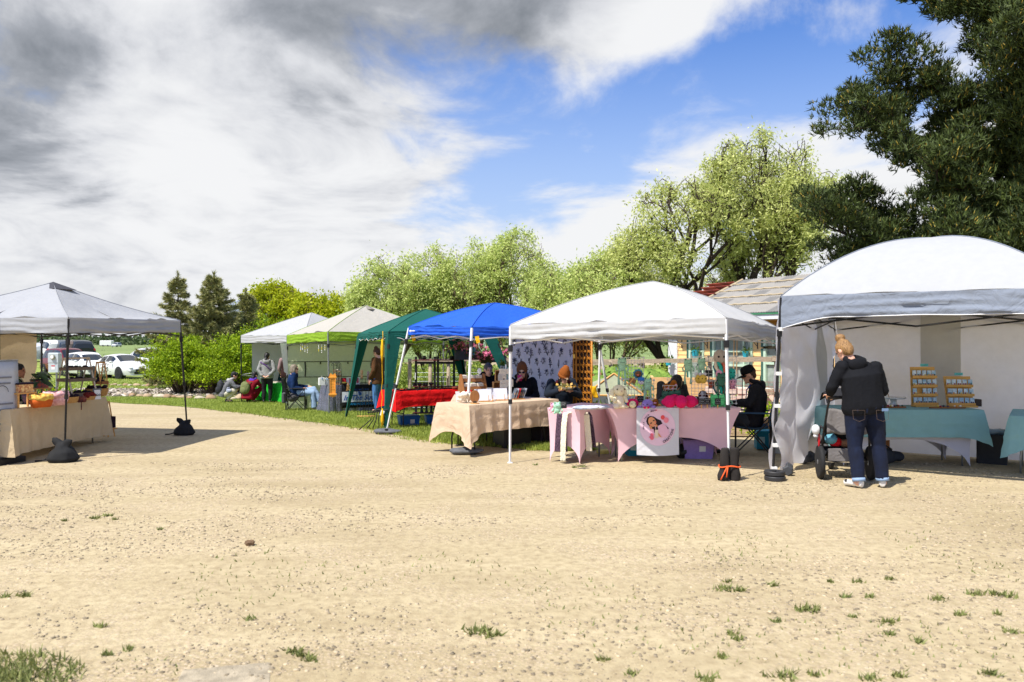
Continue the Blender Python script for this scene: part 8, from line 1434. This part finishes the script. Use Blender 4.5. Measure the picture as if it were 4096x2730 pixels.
# boxes under and around the pink tables
TEALB = plain('teal carton', S(16, 140, 168), .6); 
def carton(label, p, s, rz, m=TEALB):
    r = T('carton', label, 'box', p, rz, 'printed cartons'); MB().bbox((0, 0, s[2]/2), s, .006).build('carton', m, r); MB().box((-s[0]*.28, -s[1]/2-.002, s[2]*.5), (s[0]*.25, .003, s[2]*.35)).build('print_lines', plain('pale print', S(190, 224, 232)), r); MB().box((.06, -s[1]/2-.002, s[2]*.5), (s[0]*.3, .003, s[2]*.75)).build('print_panel', WHITEP, r); MB().lathe([(.04, 0), (.04, .003)], (s[0]*.3, -s[1]/2-.001, s[2]*.6), 16, Matrix.Rotation(PI/2, 3, 'X')).build('print_logo', plain('red print', S(206, 70, 84)), r)
carton('teal printed carton under the pink table behind the banner', gp(2560, 1828)+Vector((0, .2, 0)), (.34, .25, .26), R(4)); carton('teal printed carton on the ground behind the seated man', Vector((3.95, 12.35, .02)), (.34, .28, .28), R(-8)); carton('plain brown carton behind the chair', Vector((4.15, 12.75, .02)), (.3, .3, .42), R(12), plain('brown cardboard', S(190, 150, 108), .8))
tub('lilac storage tub under the right arch of the pink table', gp(2800, 1838)+Vector((0, .18, 0)), .44, .32, .26, R(-3), plain('lilac plastic', S(150, 124, 190), .5), False)
single(MB().ball((0, 0, .1), (.12, .1, .11), 10, 7).jitter(.03, 9), 'dark_bag', BLK, 'small black bag under the pink table right of the banner', 'bag', Vector((2.46, 11.45, 0)), smooth=True)
single(MB().bbox((0, 0, .03), (.2, .16, .05), .015), 'yellow_box', plain('yellow and blue box', S(210, 200, 110), .6), 'small pale yellow box on the ground between the pink tables', 'box', Vector((1.38, 11.9, 0)), R(20))
for k, (lb, m, z) in enumerate((('white pail standing low behind the tent pole', plain('white pail', S(190, 196, 200), .4), 0), ('black pail stacked in the white pail', BLK, .17))): r = T('pail', lb, 'pail', Vector((4.02, 12.0, .0+z)), 0, 'stacked pails'); MB().lathe([(.115, 0), (.14, .26), (.148, .27), (.135, .26)], n=20).build('pail_wall', m, r, True, angle=40); MB().tube([(.14*math.cos(a), -.05, .27+.14*math.sin(a)) for a in [PI*q/10 for q in range(11)]], .004, 4).build('handle', GRM, r)
# weight bag on the white leg, plates and dumbbells
pw = gp(2918, 1922); r = T('weight_sack', 'black cloth sack tied with orange cord round the white tent leg', 'weight sack', pw); SACK = mat('black felt', S(40, 36, 34), .95, .25, 12)
for s, tl_ in ((-1, .0), (1, .03)): fuse('sack_leg', MB().tube([(s*.065, .0, .0), (s*.068, 0, .06), (s*.056, 0, .17), (s*.06, 0, .30), (s*.058, 0, .39)], [.07, .074, .056, .058, .05], 12), SACK, r, .012, .016, 12, 2)
ORC = plain('orange cord', S(236, 96, 40), .7); MB().tube([(.13*math.cos(a), .07*math.sin(a), .17+.01*math.sin(3*a)) for a in [6.283*k/20 for k in range(20)]], .009, 5, closed=True).build('cord_loop', ORC, r, True); MB().tube([(-.05, -.075, .17), (-.10, -.09, .08), (-.13, -.09, .02)], .008, 5).build('cord_end', ORC, r, True); MB().tube([(-.04, -.075, .17), (-.06, -.09, .05)], .008, 5).build('cord_end', ORC, r, True)
pb = gp(3100, 1922)
for k in range(2): r = T('weight_plate', ['lower black weight plate at the right tent leg', 'upper black weight plate at the right tent leg'][k], 'weight plate', pb+Vector((0, .02*k, .058*k)), 0, 'stacked weight plates'); MB().lathe([(.02, .0), (.115, 0), (.125, .01), (.125, .045), (.115, .055), (.06, .05), (.055, .04), (.02, .04)], n=24).build('plate', plain('rubber black', (.03, .03, .032), .5), r, True, angle=40); MB().lathe([(.025, .038), (.025, .058)], n=14).build('hub', DKM, r)
def dumbbell(label, p, rz, s=1.0):
    r = T('dumbbell', label, 'dumbbell', p, rz, 'hex dumbbells holding the tent wall'); HEX = plain('hex rubber', S(62, 64, 68), .55)
    for x in (-.1, .1): MB().lathe([(.05*s, -.045), (.066*s, -.03), (.066*s, .03), (.05*s, .045)], (x*s, 0, .06*s), 6, Matrix.Rotation(PI/2, 3, 'Y')).build('head', HEX, r)
    MB().tube([(-.08*s, 0, .06*s), (.08*s, 0, .06*s)], .015, 8).build('grip', CHR, r)
dumbbell('hex dumbbell beside the stacked plates', gp(3152, 1898), R(70), 1.05); dumbbell('hex dumbbell lying near the stroller wheel', gp(3228, 1852), R(50), 1.2)
# --- right tent: jewellery table
hr2 = .768; DISP = mat('honey wood', S(206, 158, 84), .6, .18, 9, .1, 50, stretch=(1, 6, 6)); SKY_ = mat('sky card', S(110, 176, 214), .6, .25, 14, col2=S(226, 236, 240)); JW = [plain('jewel%d' % k, S(*c), .4) for k, c in enumerate([(60, 44, 80), (214, 130, 30), (236, 232, 220), (150, 30, 60), (40, 70, 60), (214, 190, 80)])]
def earrings(label, p, rz, W_, tiers, n, rake, seed):
    r = T('jewellery_display', label, 'display', p, rz, 'wooden jewellery displays'); rd = random.Random(seed); H_ = .125*tiers+.05
    MB().box((0, .05+rake*H_/2, H_/2), (W_, .012, H_), 0, -math.atan(rake)).build('back_board', DISP, r); MB().bbox((0, .0, .012), (W_*1.02, .14, .024), .003).build('base', DISP, r)
    for k in range(tiers):
        z = .03+.125*k; y = .03+rake*z-.012; led = MB().box((0, y-.012, z), (W_, .035, .018)).build('ledge', DISP, r); MB().box((0, y-.03, z+.012), (W_, .006, .03)).build('lip', DISP, led)
        for i in range(n):
            if rd.random() < .06: continue
            x = (i+.5)/n*W_-W_/2+rd.uniform(-.006, .006); c_ = MB().box((x, y-.006, z+.055), (W_/n*.80, .004, .085), rd.uniform(-.05, .05), R(-6)).build('earring_card', SKY_, r)
            for s in (-1, 1): MB().ball((x+s*.012, y-.012, z+.035), (.010, .006, .012), 7, 5).build('earring', JW[rd.randrange(6)], c_, True)
    MB().box((.03, .05+rake*H_, H_+.025), (.11, .006, .035)).build('name_tag', plain('teal tag', S(96, 190, 190), .6), r); scrib(r, (.03, .045+rake*H_, H_+.025), .08, .012, INK, seed=3)
earrings('four-tier wooden earring display on the teal table', tb(3706, 1628, hr2)+Vector((0, .02, 0)), R(1), .345, 4, 5, .08, 1); earrings('three-tier leaning earring display at the right of the teal table', tb(3852, 1630, hr2)+Vector((0, .02, 0)), R(-6), .355, 3, 5, .30, 2)
r = T('cake_stand', 'white fluted cake stand on the teal table', 'cake stand', tb(3588, 1624, hr2)+Vector((0, .1, 0))); MB().lathe([(.06, 0), (.05, .02), (.035, .04), (.045, .085)], n=18).build('foot', WHITEP, r, True); MB().lathe([(.05, .085), (.15, .095), (.165, .11), (.16, .115), (.14, .105)], n=28).jitter(.006, 30).build('plate', WHITEP, r, True)
r = T('round_plaque', 'round pale plaque with thin rim behind the cake stand', 'plaque', tb(3540, 1626, hr2)+Vector((0, .12, 0)), R(5)); MB().lathe([(.11, -.004), (.115, 0), (.11, .004)], (0, 0, .115), 26, Matrix.Rotation(R(80), 3, 'X')).build('disc', plain('ivory plaque', S(222, 218, 206), .5), r, True, angle=30); MB().tube([(.115*math.cos(a), .02*math.sin(a)*0, .115+.115*math.sin(a)) for a in [6.283*k/26 for k in range(26)]], .005, 4, closed=True).build('rim', OAK, r); MB().box((0, .04, .02), (.08, .08, .04)).build('stand', OAK, r)
def wtray(label, p, w_, d_, n, seed):
    r = T('wood_tray', label, 'tray', p, R(-1), 'flat wooden trays of jewellery'); MB().lathe([(1, 0), (1, .018)], n=24, M=Matrix.Diagonal((w_/2, d_/2, 1))).build('tray', OAK, r); rd = random.Random(seed)
    for k in range(n): MB().ball((rd.uniform(-.4, .4)*w_, rd.uniform(-.3, .3)*d_, .028), (.018, .014, .012), 7, 5).build('trinket', JW[rd.randrange(6)], r, True)
wtray('wooden tray of trinkets before the cake stand', tb(3580, 1632, hr2), .30, .10, 12, 3); wtray('long wooden tray before the three-tier display', tb(3790, 1634, hr2), .50, .10, 9, 4)
single(MB().bbox((0, 0, .05), (.1, .12, .10), .006), 'small_box', plain('dark wood box', S(60, 44, 36), .6), 'small dark box at the right of the leaning display', 'box', tb(3915, 1628, hr2)+Vector((.02, .1, 0)))
mb = MB().ball((0, 0, .1), (.24, .15, .12), 12, 8).ball((.2, .05, .08), (.18, .14, .09), 10, 7); r = T('duffel_bag', 'dark grey bag pushed under the teal table', 'bag', Vector((5.05, 10.95, 0)), R(8)); fuse('bag', mb, plain('charcoal fabric', S(52, 54, 60), .8), r, .016, .04, 6, 2); MB().tube([(-.1, -.1, .2), (0, -.12, .27), (.12, -.1, .2)], .012, 5).build('handle', BLK, r, True)
r = T('wire_crate', 'dark crate with clear bags right of the teal table', 'crate', Vector((6.62, 10.98, 0)), R(-34)); MB().bbox((0, 0, .2), (.36, .30, .40), .015).build('crate', plain('dark crate', S(34, 36, 42), .6), r); mb = MB().ball((.05, 0, .42), (.14, .1, .06), 10, 7).jitter(.05, 12); mb.build('clear_bag', plain('clear plastic', S(150, 170, 186), .2), r, True)
single(MB().box((0, 0, .2), (.06, .06, .4)), 'table_post', OAK, 'brown wooden post under the middle of the teal table', 'post', Vector((5.22, 11.1, 0)))

bpy.data.scenes.remove(TMP)
